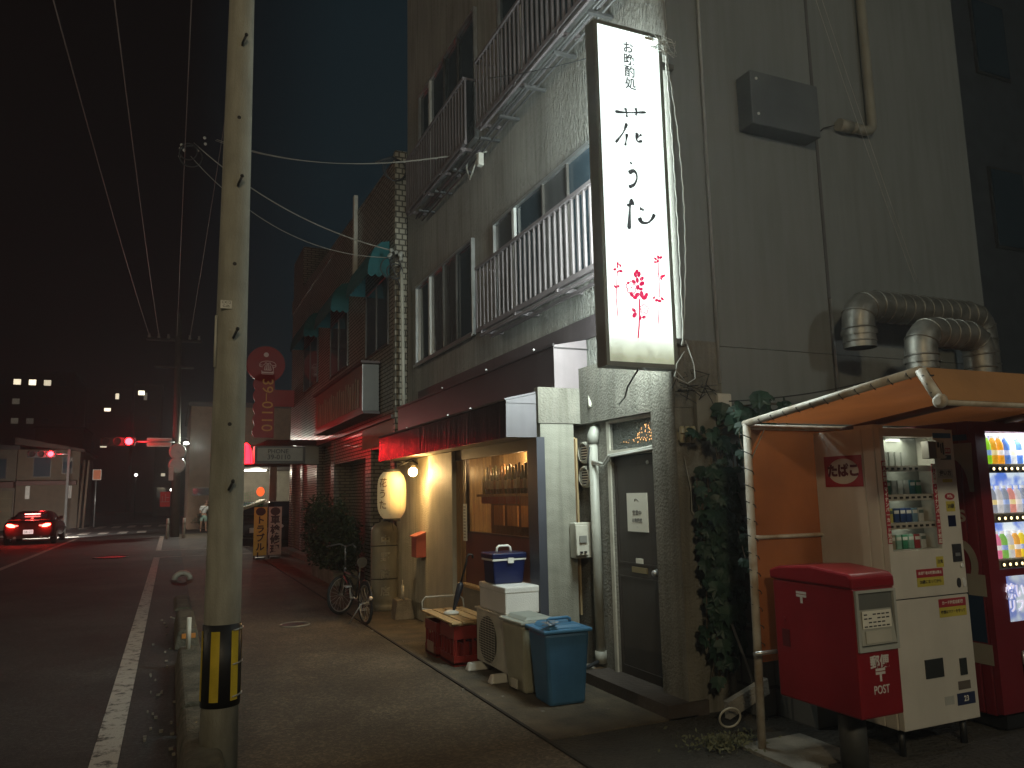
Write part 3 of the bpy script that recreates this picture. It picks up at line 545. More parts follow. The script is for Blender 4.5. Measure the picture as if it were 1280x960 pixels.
# ================================================================== SHOP FRONT
XF = 3.0
f = thing('shop', 'low shop front with a warm-lit window under a dark awning fascia', 'shop', (XF, 8.5, 0))
B(XF+0.04, 3.38, 6.26, 6.33, 0.0, 2.225).build('end_wall', cladding, f)
B(XF+0.02, 3.45, 6.25, 6.33, 2.23, 2.56).build('end_wall_top', lowstucco, f)
B(XF-0.02, XF+0.06, 6.22, 6.42, 0.0, 2.10).build('corner_post', pbr('slate_blue_post', (0.055, 0.058, 0.072), 0.5, var=0.2), f)
B(XF-0.05, XF+0.08, 6.43, 8.12, 0.0, 0.62).build('low_wall', pbr('grey_render', (0.22, 0.20, 0.16), 0.8, bump=0.4, bs=40), f, bevel=0.01)
B(XF-0.08, XF+0.02, 6.43, 8.12, 0.622, 0.65).build('sill', wood, f)
B(XF-0.01, XF+0.03, 6.425, 8.10, 0.655, 1.185).build('panel', pbr('red_brown_panel', (0.13, 0.045, 0.03), 0.4, var=0.25, vs=2), f)
mb = MB(); mb.box(XF-0.012, XF+0.03, 6.425, 8.10, 1.185, 1.205).box(XF-0.012, XF+0.03, 8.075, 8.10, 1.205, 1.99).box(XF-0.012, XF+0.03, 6.425, 6.45, 1.205, 1.99)
wf = mb.build('window_frame', pbr('dark_frame', (0.05, 0.03, 0.02), 0.4), f)
gm_ = glass_mat('shop_glass', (0.16, 0.13, 0.09), 0.7, 0.25)
n = gm_.node_tree.nodes; l = gm_.node_tree.links; t_ = n.new('ShaderNodeTexCoord'); mp = n.new('ShaderNodeMapping'); mp.inputs['Scale'].default_value = (1, 9, 0.7); z_ = n.new('ShaderNodeTexNoise'); z_.inputs['Scale'].default_value = 2.2; z_.inputs['Detail'].default_value = 5
l.new(t_.outputs['Object'], mp.inputs[0]); l.new(mp.outputs[0], z_.inputs['Vector']); r_ = n.new('ShaderNodeMapRange'); r_.inputs[1].default_value = 0.3; r_.inputs[2].default_value = 0.7; r_.inputs[3].default_value = 0.6; r_.inputs[4].default_value = 0.93; l.new(z_.outputs['Fac'], r_.inputs[0])
l.new(r_.outputs[0], [x for x in n if x.type == 'MIX_SHADER'][0].inputs[0])
B(XF, XF+0.006, 6.45, 8.075, 1.205, 1.99).build('glass', gm_, wf)
B(XF-0.02, XF+0.05, 6.42, 8.42, 1.99, 2.10).build('head_board', pbr('dark_head', (0.06, 0.05, 0.045), 0.5), f)
dd = B(XF-0.005, XF+0.03, 8.12, 8.40, 0.02, 1.985).build('sliding_door', timber, f)
mb = MB()
for y in (8.13, 8.26, 8.38): mb.box(XF-0.015, XF-0.006, y-0.008, y+0.008, 0.05, 1.97)
mb.build('rails', timber, dd)
B(XF-0.03, XF-0.02, 8.03, 8.13, 1.10, 1.50).build('hanging_note', paper, f)
mb = MB()
for i in range(11): mb.box(XF-0.032, XF-0.0305, 8.05, 8.11, 1.13+i*0.033, 1.143+i*0.033)
mb.build('note_print', pbr('faint_ink', (0.3, 0.27, 0.22), 0.8), f)
B(XF-0.06, XF+0.03, 8.41, 9.30, 0.0, 2.095).build('cream_pillar', pbr('cream_board', (0.46, 0.43, 0.33), 0.6, var=0.15, vs=4, bump=0.3, bs=80, streak=0.15), f, bevel=0.006)
B(XF, 3.45, 9.301, 11.0, 0.0, 2.095).build('lamp_wall', ochre, f)
# room behind the window
rm = MB(); rm.box(3.44, 3.46, 6.34, 8.45, 0.5, 2.1)
B(3.425, 3.438, 6.36, 8.42, 0.65, 1.60).build('dark_backboard', pbr('dark_backboard', (0.12, 0.06, 0.03), 0.5, var=0.4, vs=3), f)
rm.build('room_back_wall', pbr('warm_room_wall', (0.42, 0.32, 0.17), 0.8, var=0.35, vs=2), f)
B(XF+0.06, 3.44, 6.43, 8.40, 0.60, 0.62).build('counter_top', timber, f)
B(XF+0.06, 3.44, 6.34, 8.40, 2.096, 2.11).build('room_ceiling', pbr('warm_room_wall', (0.5, 0.3, 0.14)), f)
B(XF+0.10, XF+0.22, 6.43, 8.05, 1.575, 1.60).build('bottle_shelf', timber, f)
B(XF+0.10, XF+0.104, 6.9, 7.9, 1.50, 1.574).build('shelf_edge_cloth', pbr('red_cloth', (0.4, 0.08, 0.05), 0.8), f)
B(XF+0.09, XF+0.095, 6.50, 6.62, 1.49, 1.56).build('price_card', paper, f)
for i in range(5): B(3.41, 3.438, 6.5+i*0.38, 6.78+i*0.38, 1.25, 1.47).build('menu_sheet', pbr('amber_paper', (0.45, 0.25, 0.1), 0.7), f)
B(XF+0.06, 3.44, 8.43, 8.46, 0.5, 2.095).build('room_partition', MATS['warm_room_wall'], f)
lamp('shop_ceiling_lamp', 'POINT', (3.30, 7.3, 1.98), 20, (1.0, 0.62, 0.30), 0.05)
lamp('shop_ceiling_lamp', 'POINT', (3.30, 8.0, 1.9), 1.2, (1.0, 0.60, 0.25), 0.05)
bcols = [(0.03, 0.05, 0.02), (0.10, 0.05, 0.02), (0.02, 0.02, 0.02), (0.06, 0.07, 0.04), (0.18, 0.10, 0.04)]
bm_ = [pbr('bottle_glass_%s' % c, bcols[i], 0.15) for i, c in enumerate(('green', 'brown', 'black', 'olive', 'amber'))]
clear = pbr('bottle_glass_yellow', (0.5, 0.42, 0.12), 0.15)
nb = 19
for i in range(nb):
    y = 7.93-i*0.077; kk = [0, 2, 1, 0, 3, 2, 1, 4, 0, 2][i % 10]; h = 0.27+0.05*((i*7) % 5)/5; r_ = 0.031
    mt = clear if i == 0 else bm_[kk]
    mb = MB().lathe([(r_, 0), (r_, h*0.6), (r_*0.45, h*0.76), (r_*0.4, h), (0.005, h+0.001)], (XF+0.16, y, 1.601), 12)
    nm = ['clear yellow', 'black', 'dark brown', 'dark green'][0 if i == 0 else (1 if kk == 2 else 2 if kk in (1, 4) else 3)]
    o = thing('bottle', ('clear yellowish sake bottle at the left end of the window shelf' if i == 0 else '%s bottle in the window, number %d counting from the clear one at left' % (nm, i+1)), 'bottle', (XF+0.16, y, 1.601), 'bottles on the shelf inside the shop window')
    mb.build('glass_body', mt, o)
    MB().lathe([(r_+0.001, h*0.18), (r_+0.001, h*0.5)], (XF+0.16, y, 1.601), 12, caps=False).build('bottle_label', pbr('bottle_label_%d' % (i % 3), ((0.4, 0.3, 0.15), (0.25, 0.12, 0.06), (0.45, 0.4, 0.3))[i % 3], 0.7), o)
# lower fascia (awning box) and upper fascia
aw = thing('awning_box', 'dark shiny awning fascia over the shop window with a lilac-grey end', 'awning', (2.85, 8.6, 2.10))
pts = [(2.70, 6.27, 2.10), (2.715, 6.27, 2.425), (3.0, 6.27, 2.495), (3.0, 6.27, 2.10)]
MB().prism([(2.72, 6.27, 2.104), (2.725, 6.27, 2.42), (2.998, 6.27, 2.488), (2.998, 6.27, 2.104)], (0, 4.62, 0)).build('soffit_box', pbr('pale_soffit', (0.45, 0.36, 0.26), 0.6), aw)
ys = [6.275, 7.5, 8.75, 9.6, 10.9]
for a, c in zip(ys, ys[1:]):
    MB().prism([(2.698, a+0.003, 2.095), (2.712, a+0.003, 2.435), (2.722, a+0.003, 2.435), (2.712, a+0.003, 2.095)], (0, c-a-0.006, 0)).build('front_panel', awnm, aw)
MB().prism([(2.70, 6.26, 2.43), (3.0, 6.26, 2.50), (3.0, 6.26, 2.515), (2.69, 6.26, 2.447)], (0, 4.65, 0)).build('top_trim', mauve, aw)
MB().prism([(2.70, 6.255, 2.10), (2.705, 6.255, 2.428), (3.0, 6.255, 2.495), (3.0, 6.255, 2.10)], (0, 0.012, 0)).build('end_panel', mauve, aw)
B(2.705, 3.0, 6.248, 6.254, 2.405, 2.418).build('end_seam', mauve, aw)
mb = MB()
for y, z in ((9.5, 2.455), (7.2, 2.455), (7.9, 2.46)): mb.ball((2.72, y, z), 0.012, 6)
mb.build('rivets', alubright, aw)
uf = thing('fascia_sign', 'long dark blank fascia above the shop awning with a pinkish-grey end', 'fascia', (3.38, 9, 2.56))
MB().prism([(3.20, 6.27, 2.56), (3.20, 6.27, 2.955), (XU-0.025, 6.27, 3.028), (XU-0.025, 6.27, 2.56)], (0, 5.4, 0)).build('box', fasm, uf)
MB().prism([(3.197, 6.255, 2.558), (3.197, 6.255, 2.96), (XU-0.024, 6.255, 3.03), (XU-0.024, 6.255, 2.53)], (0, 0.012, 0)).build('end_panel', pbr('pinkish_sheet', (0.19, 0.158, 0.165), 0.5, var=0.2, streak=0.1), uf)
B(3.185, 3.20, 6.25, 11.7, 2.95, 2.975).build('drip_edge', fasm, uf)
B(3.2, 3.56, 6.246, 6.254, 2.93, 2.942).build('end_seam', fasm, uf)
mb = MB()
for y in (6.9, 8.2, 9.8): mb.ball((3.30, y, 3.035), 0.013, 6)
mb.build('rivets', alubright, uf)
solo('flat_cable', MB().tube([(3.48, 6.1, 2.56), (3.46, 6.08, 2.45), (3.445, 6.05, 2.40), (3.44, 6.04, 2.36)], 0.016, 6), offw, 'short white cable end poking out under the fascia at the entrance corner', 'cable')
# vents, pipe cover, meter
for z, w_ in ((1.96, 'upper'), (1.74, 'lower')):
    t = thing('wall_vent', w_+' of two round hooded vents beside the white pipe', 'vent', (3.47, 6.35, z-0.1), 'round hooded vents beside the white pipe')
    t.location.y = 6.25; OFF[t] = Vector((3.47, 6.25, z-0.1))
    mb = MB().lathe([(0.085, 0), (0.10, -0.02), (0.10, -0.05), (0.085, -0.06)], (3.50, 6.21, z), 20, 'x', caps=False); mb.lathe([(0.095, -0.055), (0.10, -0.012)], (3.5, 6.21, z), 20, 'x', caps=False); mb.build('ring', offw, t)
    MB().lathe([(0.088, -0.028), (0.088, -0.020)], (3.5, 6.21, z), 20, 'x').build('dark_opening', ink, t)
    mb = MB()
    for k_ in range(-3, 4): hh = math.sqrt(0.088**2-(k_*0.024)**2); mb.box(3.45, 3.456, 6.21-hh, 6.21+hh, z+k_*0.024-0.004, z+k_*0.024+0.004)
    mb.build('louvre', offw, t)
t = thing('pipe_cover', 'tall white pipe cover with a rounded head left of the brown door', 'pipe cover', (3.45, 6.0, 0.12))
white_c = pbr('cover_white', (0.36, 0.36, 0.31), 0.5, streak=0.2)
MB().tube([(3.45, 6.02, 0.22), (3.45, 6.03, 2.03)], 0.042, 12).tube([(3.45, 6.03, 2.03), (3.452, 6.03, 2.10), (3.475, 6.03, 2.15), (3.50, 6.03, 2.16)], [0.052, 0.054, 0.050, 0.04], 12).build('duct', white_c, t)
MB().tube([(3.45, 6.02, 0.14), (3.45, 6.02, 0.24)], 0.052, 12).build('foot', white_c, t)
MB().tube([(3.40, 6.0, 2.0), (3.385, 6.02, 1.86), (3.40, 6.05, 1.80)], 0.006, 5).build('cord', wirem, t)
solo('door_wires', MB().tube([(3.42, 6.0, 1.87), (3.45, 5.86, 1.84), (3.47, 5.8, 1.91), (3.475, 5.4, 1.925), (3.47, 5.1, 1.95)], 0.014, 6).tube([(3.42, 6.0, 1.85), (3.45, 5.84, 1.82), (3.46, 5.75, 1.90), (3.465, 5.1, 1.93)], 0.009, 6), wirel, 'pale wires strung across the top of the brown door', 'wires')
t = thing('intercom_box', 'grey wall box with a lifted cover and dark buttons beside the pipe', 'box', (3.4, 6.24, 1.0))
B(3.30, 3.50, 6.14, 6.245, 1.02, 1.33).build('case', offw, t, bevel=0.008)
MB().prism([(3.285, 6.08, 1.05), (3.285, 6.11, 1.05), (3.285, 6.13, 1.31), (3.285, 6.10, 1.31)], (0.12, 0, 0)).build('cover', offw, t, bevel=0.004)
mb = MB()
for x in (3.31, 3.35): mb.box(x, x+0.022, 6.06, 6.078, 1.07, 1.085)
mb.build('buttons', ink, t)
B(3.31, 3.38, 6.072, 6.082, 1.16, 1.22).build('label_plate', pbr('grey_label', (0.25, 0.25, 0.22), 0.6), t)
# wall lamp and lantern
t = thing('wall_lamp', 'glowing warm bare lamp on a curled bracket above the paper lantern', 'lamp', (2.98, 10.1, 1.85))
MB().ball((2.80, 9.50, 1.90), 0.058, 12).build('bulb', emis('bulb_glow', (1.0, 0.62, 0.22), 60), t)
MB().tube([(3.0, 9.95, 2.02), (2.9, 9.9, 2.07), (2.8, 9.75, 2.03), (2.70, 9.85, 1.99)], 0.012, 6).tube([(3.0, 10.0, 1.94), (2.9, 9.9, 2.02), (2.85, 9.7, 2.0), (2.80, 9.52, 1.96)], 0.010, 6).tube([(2.66, 9.93, 2.04), (2.9, 9.9, 2.05)], 0.010, 6).build('bracket', blackm, t)
MB().lathe([(0.03, 0), (0.035, 0.05)], (2.80, 9.50, 1.935), 12).build('socket', offw, t)
lamp('wall_lamp_light', 'POINT', (2.78, 9.48, 1.885), 120, (1.0, 0.63, 0.26), 0.05)
ln = thing('paper_lantern', 'cream paper lantern with brown brushed letters hanging by the lamp', 'lantern', (2.66, 9.95, 1.25))
LC = Vector((2.64, 9.93, 1.615))
prof = []
NR = 22
for i in range(NR+1):
    u = -1+2*i/NR; rr = 0.185*(1-abs(u)**4.2*0.42); prof.append((rr+0.0, u*0.30));
    if i < NR: um = u+1/NR; prof.append((0.185*(1-abs(um)**4.2*0.42)+0.006, um*0.30))
lp = MB().lathe(prof, LC, 32, caps=False).build('paper_shade', pbr('lantern_paper', (0.55, 0.47, 0.27), 0.8, var=0.1, emit=(1.0, 0.70, 0.34), es=0.14), ln)  # faint emission stands in for lamplight through the paper
def wrap(q): a = R(-112) + q.x/0.19; rr = 0.1945*(1-abs(q.y/0.3)**4.2*0.42)+0.002+q.z; return (LC.x+rr*math.cos(a), LC.y+rr*math.sin(a), LC.z+q.y)
for i, ch in enumerate('花うた'):
    mb = MB(); mb.text(ch, 0.125, None, '-Y', 0.0006, fn=lambda q, i=i: wrap(Vector((q.x-0.10, q.y+0.15-0.14*i, q.z))), bold=0.01); mb.build('letter', pbr('lantern_ink', (0.20, 0.10, 0.03), 0.8), lp)
mb = MB()
for k_ in range(8):
    a = R(22+45*k_)
    mb.tube([(LC.x+(0.186*(1-abs(u)**4.2*0.42)-0.004)*math.cos(a), LC.y+(0.186*(1-abs(u)**4.2*0.42)-0.004)*math.sin(a), LC.z+0.30*u) for u in [-1+0.2*j for j in range(11)]], 0.007, 4)
mb.build('ribs', pbr('rib_brown', (0.35, 0.22, 0.08), 0.8), lp)
MB().lathe([(0.11, 0.30), (0.11, 0.335), (0.09, 0.34)], LC, 20).build('top_ring', blackm, ln)
MB().lathe([(0.11, -0.335), (0.11, -0.30)], LC, 20).build('bottom_ring', blackm, ln)
MB().tube([(2.64, 9.93, 1.95), (2.64, 9.95, 2.09)], 0.006, 5).tube([(2.64, 9.93, 1.28), (2.66, 9.93, 1.16)], 0.004, 4).build('cord', blackm, ln)
# pink letter box
t = thing('letter_box', 'small faded red letter box with a sloping lid on the lamp-lit wall', 'letter box', (2.93, 9.7, 0.82))
MB().prism([(2.87, 9.60, 0.82), (2.87, 9.60, 1.08), (3.0, 9.60, 1.12), (3.0, 9.60, 0.82)], (0, 0.22, 0)).build('body', pbr('faded_red', (0.42, 0.10, 0.075), 0.6), t, bevel=0.005)
MB().prism([(2.85, 9.585, 1.075), (2.85, 9.585, 1.09), (3.0, 9.585, 1.14), (3.0, 9.585, 1.12)], (0, 0.25, 0)).build('lid', pbr('pale_red', (0.50, 0.16, 0.12), 0.6), t)

# ================================================================== THINGS BY THE SHOP
t = thing('gas_cylinder', 'tall grey gas cylinder with white characters chained to the shop wall', 'gas cylinder', (2.93, 11.05, 0.01))
cyl = pbr('cylinder_grey', (0.33, 0.31, 0.24), 0.42, var=0.25, streak=0.2)
bd = MB().lathe([(0.17, 0.01), (0.17, 0.08), (0.155, 0.10), (0.188, 0.14), (0.19, 0.2), (0.19, 1.08), (0.18, 1.15), (0.13, 1.21), (0.05, 1.235), (0.045, 1.26)], (2.83, 11.05, 0), 32).build('body', cyl, t)
MB().tube([(2.83, 11.05, 1.24), (2.83, 11.05, 1.34)], 0.02, 8).tube([(2.83, 11.05, 1.31), (2.90, 11.05, 1.31), (2.97, 11.05, 1.42), (2.98, 11.05, 1.6)], 0.010, 6).lathe([(0.035, 0), (0.035, 0.03)], (2.83, 11.05, 1.335), 10).build('valve', pbr('brass', (0.45, 0.36, 0.2)), t)
for i, ch in enumerate('中野商店'):
    mb = MB(); zc = 0.98-0.235*i
    mb.text(ch, 0.14, None, '-Y', 0.0006, fn=lambda q, zc=zc: (2.83+0.1925*math.cos(R(-100)+q.x/0.19), 11.05+0.1925*math.sin(R(-100)+q.x/0.19), zc+q.y), bold=0.02)
    mb.build('letter', pbr('chalk_white', (0.8, 0.78, 0.68), 0.8), bd)
for z in (0.90, 0.44): MB().tube([(3.02, 11.2, z+0.05)]+[(2.83+0.197*math.cos(a), 11.05+0.197*math.sin(a), z-0.01*math.sin(a)) for a in [R(-190+i*20) for i in range(10)]]+[(3.02, 10.85, z+0.05)], 0.007, 5).build('chain', blackm, t)
t = thing('concrete_base', 'concrete base block with a short metal stub, in front of the gas cylinder', 'block', (2.83, 10.1, 0.01))
MB().prism([(2.70, 9.98, 0.012), (2.96, 9.98, 0.012), (2.925, 10.01, 0.26), (2.735, 10.01, 0.26)], (0, 0.24, 0)).build('block', concrete, t, bevel=0.01)
MB().tube([(2.84, 10.12, 0.25), (2.84, 10.12, 0.44)], 0.02, 8).box(2.825, 2.835, 10.1, 10.14, 0.43, 0.50).build('stub', offw, t)
# crates
crm = pbr('crate_red', (0.22, 0.018, 0.012), 0.4, var=0.25)
def crate(x0, y0, z0, w, dpt, h, lab):
    t = thing('crate', lab, 'crate', (x0+w/2, y0+dpt/2, z0), 'red bottle crates under the slatted board')
    mb = MB(); mb.box(x0, x0+w, y0, y0+dpt, z0+0.01, z0+0.03)
    for za, zb in ((0.0, 0.09), (0.24, h)):
        mb.box(x0, x0+0.015, y0, y0+dpt, z0+za, z0+zb).box(x0+w-0.015, x0+w, y0, y0+dpt, z0+za, z0+zb).box(x0+0.015, x0+w-0.015, y0, y0+0.015, z0+za, z0+zb).box(x0+0.015, x0+w-0.015, y0+dpt-0.015, y0+dpt, z0+za, z0+zb)
    for k_ in range(5):
        xx = x0+0.015+(w-0.045)*k_/4; yy = y0+0.015+(dpt-0.045)*k_/4
        mb.box(xx, xx+0.016, y0+0.001, y0+0.012, z0+0.09, z0+0.24).box(xx, xx+0.016, y0+dpt-0.012, y0+dpt-0.001, z0+0.09, z0+0.24)
        mb.box(x0+0.001, x0+0.012, yy, yy+0.016, z0+0.09, z0+0.24).box(x0+w-0.012, x0+w-0.001, yy, yy+0.016, z0+0.09, z0+0.24)
    mb.build('frame', crm, t)
    mb = MB()
    for k_ in range(1, 4): mb.box(x0+0.016, x0+w-0.016, y0+dpt*k_/4-0.003, y0+dpt*k_/4+0.003, z0+0.03, z0+0.2).box(x0+w*k_/4-0.003, x0+w*k_/4+0.003, y0+0.016, y0+dpt-0.016, z0+0.031, z0+0.2)
    mb.build('dividers', crm, t)
    return t
c1 = crate(2.45, 7.52, 0.015, 0.32, 0.36, 0.33, 'red bottle crate with a faded paper label, at the left end of the slatted board')
B(2.444, 2.4495, 7.60, 7.80, 0.045, 0.15).build('paper_label', pbr('faded_label', (0.35, 0.22, 0.16), 0.8), c1)
crate(2.47, 7.05, 0.015, 0.38, 0.40, 0.36, 'darker red bottle crate, nearer the air conditioner under the slatted board')
t = thing('slatted_board', 'pale slatted wooden board lying across the red crates', 'board', (2.66, 7.48, 0.40))
mb = MB()
for i in range(4): mb.box(2.43+i*0.118, 2.43+i*0.118+0.10, 6.99, 7.95, 0.405, 0.422)
mb.build('slats', wood, t, bevel=0.002)
B(2.44, 2.88, 7.05, 7.10, 0.38, 0.404).build('batten', wood, t); B(2.44, 2.88, 7.78, 7.83, 0.38, 0.404).build('batten', wood, t)
solo('wire_hoop', MB().tube([(2.95, 7.98, 0.05), (2.9, 7.98, 0.50), (2.85, 7.98, 0.54), (2.5, 8.02, 0.54), (2.46, 8.02, 0.50), (2.46, 8.02, 0.42), (2.6, 8.0, 0.40)], 0.008, 6), offw, 'thin pale metal hoop standing behind the slatted board', 'hoop')
t = thing('umbrella', 'black folded umbrella leaning on the slatted board by the shop window', 'umbrella', (2.72, 7.6, 0.46))
a0, a1 = Vector((2.62, 7.50, 0.43)), Vector((2.74, 7.42, 0.93))
MB().tube([a0, a0.lerp(a1, .12), a0.lerp(a1, .3), a0.lerp(a1, .55), a0.lerp(a1, .62)], [0.008, 0.018, 0.030, 0.036, 0.014], 8).build('canopy', pbr('umbrella_cloth', (0.012, 0.013, 0.02), 0.5), t)
MB().tube([a0.lerp(a1, .6), a1, a1+Vector((0.005, 0, 0.05)), a1+Vector((0.03, 0, 0.075)), a1+Vector((0.06, 0, 0.07)), a1+Vector((0.07, 0, 0.035))], 0.011, 8).build('handle', blackm, t)
solo('folded_rag', MB().lathe([(0.03, 0), (0.075, 0.005), (0.08, 0.02), (0.05, 0.035), (0.02, 0.04)], (2.60, 7.5, 0.4225), 12), white, 'crumpled white dish rag at the foot of the black umbrella', 'rag')
# air conditioner outdoor unit
t = thing('outdoor_unit', 'beige air conditioner outdoor unit standing on white blocks by the shop', 'air conditioner', (2.8, 6.58, 0.0))
B(2.66, 2.94, 6.22, 6.95, 0.085, 0.545).build('case', offw, t, bevel=0.01)
B(2.645, 2.955, 6.205, 6.965, 0.546, 0.565).build('top_lid', offw, t, bevel=0.006)
gr_ = MB().lathe([(0.20, 0), (0.20, -0.01), (0.185, -0.014)], (2.658, 6.66, 0.31), 28, 'x').build('fan_opening', pbr('fan_dark', (0.05, 0.05, 0.045), 0.6), t)
mb = MB()
for k_ in range(19): hh = 0.20; z = 0.115+k_*0.0215; mb.box(2.638, 2.641, 6.46, 6.87, z, z+0.004)
for k_ in range(7): mb.box(2.6385, 2.6395, 6.465+k_*0.067, 6.468+k_*0.067, 0.115, 0.506)
mb.build('grille', offw, t)
B(2.72, 2.86, 6.195, 6.218, 0.24, 0.46).build('valve_cover', offw, t, bevel=0.008)
mb = MB()
for z in (0.16, 0.36, 0.50): mb.lathe([(0.008, -0.004), (0.008, 0.003)], (2.69, 6.218, z), 8, 'y')
mb.build('screws', ink, t)
MB().tube([(2.75, 6.2, 0.30), (2.72, 6.12, 0.2), (2.78, 6.1, 0.09), (2.9, 6.05, 0.1), (3.1, 6.0, 0.06), (3.42, 6.0, 0.16)], 0.016, 8).build('pipe', wirem, t)
for y in (6.3, 6.85):
    MB().prism([(2.52, y-0.04, 0.013), (2.52, y+0.06, 0.013), (2.545, y+0.045, 0.082), (2.545, y-0.025, 0.082)], (0.46, 0, 0)).build('foot_block', white, t, bevel=0.012)
fb = MB(); fb.box(2.66, 2.985, 6.25, 6.86, 0.567, 0.79)
t = thing('foam_box', 'white styrofoam box lying on top of the outdoor unit', 'foam box', (2.82, 6.55, 0.567))
fm = pbr('styrofoam', (0.66, 0.64, 0.60), 0.8, var=0.1, bump=0.25, bs=90)
fb.build('body', fm, t, bevel=0.012); B(2.655, 2.99, 6.245, 6.865, 0.745, 0.80).build('lid', fm, t, bevel=0.01)
t = thing('cooler_box', 'navy blue cooler box with a white handle on the styrofoam box', 'cooler', (2.8, 6.66, 0.802))
nav = pbr('navy_plastic', (0.006, 0.010, 0.052), 0.35, var=0.15)
MB().prism([(2.665, 6.50, 0.803), (2.945, 6.50, 0.803), (2.965, 6.48, 1.02), (2.645, 6.48, 1.02)], (0, 0.24, 0)).build('body', nav, t, bevel=0.012)
B(2.64, 2.97, 6.475, 6.75, 1.005, 1.022).build('rim', white, t, bevel=0.004)
B(2.635, 2.975, 6.47, 6.755, 1.023, 1.075).build('lid', nav, t, bevel=0.012)
MB().tube([(2.73, 6.60, 1.07), (2.735, 6.60, 1.115), (2.755, 6.60, 1.13), (2.845, 6.60, 1.13), (2.865, 6.60, 1.115), (2.87, 6.60, 1.07)], 0.012, 8).build('handle', white, t)
B(2.785, 2.84, 6.462, 6.473, 0.985, 1.03).build('latch', white, t)
# bins
def bin_(x0, y0, w, dpt, h, mb_, ml, lab, handle=True, rot=0):
    t = thing('waste_bin', lab, 'bin', (x0+w/2, y0+dpt/2, 0.013)); k_ = 0.035
    pr_ = MB(); a = [(x0+k_, y0+k_), (x0+w-k_, y0+k_), (x0+w-k_, y0+dpt-k_), (x0+k_, y0+dpt-k_)]; c = [(x0, y0), (x0+w, y0), (x0+w, y0+dpt), (x0, y0+dpt)]
    v = [pr_.bm.verts.new((x, y, 0.013)) for x, y in a]+[pr_.bm.verts.new((x, y, h)) for x, y in c]
    pr_._f(v[:4]); pr_._f(v[4:])
    for i in range(4): pr_._f([v[i], v[(i+1) % 4], v[4+(i+1) % 4], v[4+i]])
    pr_.build('body', mb_, t, bevel=0.025)
    l_ = MB(); l_.box(x0-0.018, x0+w+0.018, y0-0.018, y0+dpt+0.018, h, h+0.028); ld = l_.build('lid', ml, t, bevel=0.01)
    MB().prism([(x0+0.03, y0+0.03, h+0.028), (x0+w-0.03, y0+0.03, h+0.028), (x0+w-0.07, y0+0.06, h+0.055), (x0+0.07, y0+0.06, h+0.055)], (0, dpt-0.08, 0)).build('raised_panel', ml, ld, bevel=0.008)
    if handle: MB().tube([(x0+w*0.25, y0+dpt*0.45, h+0.05), (x0+w*0.25, y0+dpt*0.45, h+0.08), (x0+w*0.3, y0+dpt*0.45, h+0.088), (x0+w*0.7, y0+dpt*0.45, h+0.088), (x0+w*0.75, y0+dpt*0.45, h+0.08), (x0+w*0.75, y0+dpt*0.45, h+0.05)], 0.013, 8).build('handle', ml, ld)
    t.rotation_euler.z = rot
    return t
blu = pbr('blue_plastic', (0.045, 0.145, 0.27), 0.5, var=0.25, vs=5, streak=0.1)
bb_ = bin_(2.62, 5.37, 0.37, 0.36, 0.545, blu, pbr('blue_lid', (0.06, 0.20, 0.36), 0.45), 'blue plastic bin with a handled lid, nearest of the two bins', rot=R(-3))
gb = bin_(2.60, 5.80, 0.33, 0.40, 0.55, pbr('cream_plastic', (0.36, 0.35, 0.26), 0.5, streak=0.1), pbr('grey_green_lid', (0.30, 0.32, 0.28), 0.5), 'cream plastic bin with a grey lid between the blue bin and the air conditioner', False, rot=R(2))
B(2.585, 2.60, 5.9, 6.0, 0.05, 0.12).build('pedal', offw, gb)
mb = MB()
for i in range(14):
    a = random.uniform(0, 6.28); mb.ell(random.uniform(-.05, .05), random.uniform(-.04, .04), .03, .015, (2.665, 5.42, 0.607+i*0.002), '+Z', 0.001, a)
solo('plastic_bag_scrap', mb, pbr('clear_film', (0.5, 0.5, 0.5), 0.15), 'crumpled clear film caught on the left corner of the blue bin lid', 'film')
# ================================================================== TILED BUILDING
XT = 3.4
t = thing('tiled_building', 'two-storey brown tiled building with teal window awnings', 'building', (XT, 18.5, 0))
mb = MB(); mb.box(XT, 9, 12.62, 25.2, 2.9, 7.5)
mb.build('upper_wall', tiles, t)
MB().prism([(XT-0.02, 12.60, 7.5), (XT-0.02, 25.25, 7.95), (XT-0.02, 25.25, 7.505), (XT-0.02, 12.6, 7.501)], (0.25, 0, 0)).build('parapet', tiles, t)
B(XT-0.03, XT+0.18, 12.48, 12.61, 2.35, 7.62).build('corner_column', tilesl, t)
B(XT+0.01, 6, 23.2, 25.18, 7.96, 9.2).build('roof_tower', tiles, t)
# ground floor: piers, shutters, recesses
ys = [(12.62, 12.9, 0), (14.3, 14.75, 0), (17.9, 18.3, 0), (20.2, 20.5, 0), (22.6, 23.0, 0), (24.7, 25.2, 0)]
for a, c, _ in ys: B(XT, 9, a, c, 0, 2.898).build('pier', tiles, t)
B(XT+0.01, XT+0.3, 12.9, 14.3, 2.46, 2.898).build('lintel', tiles, t); B(XT-0.012, XT-0.001, 12.6, 15.0, 2.50, 2.90).build('blank_board', pbr('tan_board', (0.24, 0.18, 0.12), 0.6), t)
B(XT+0.25, XT+0.3, 12.9, 14.3, 0, 2.458).build('roller_shutter', shutterm, t)
B(XT+0.01, XT+0.5, 14.75, 17.9, 2.35, 2.898).build('lintel', tiles, t)
B(XT+0.42, XT+0.5, 14.75, 17.9, 0, 2.348).build('recess_wall', tiles, t)
dr = B(XT+0.40, XT+0.419, 15.6, 16.7, 0.05, 2.2).build('recess_door', pbr('green_dark_door', (0.04, 0.06, 0.045), 0.4), t); B(XT+0.38, XT+0.40, 15.66, 15.72, 0.95, 1.1).build('handle', alu, dr)
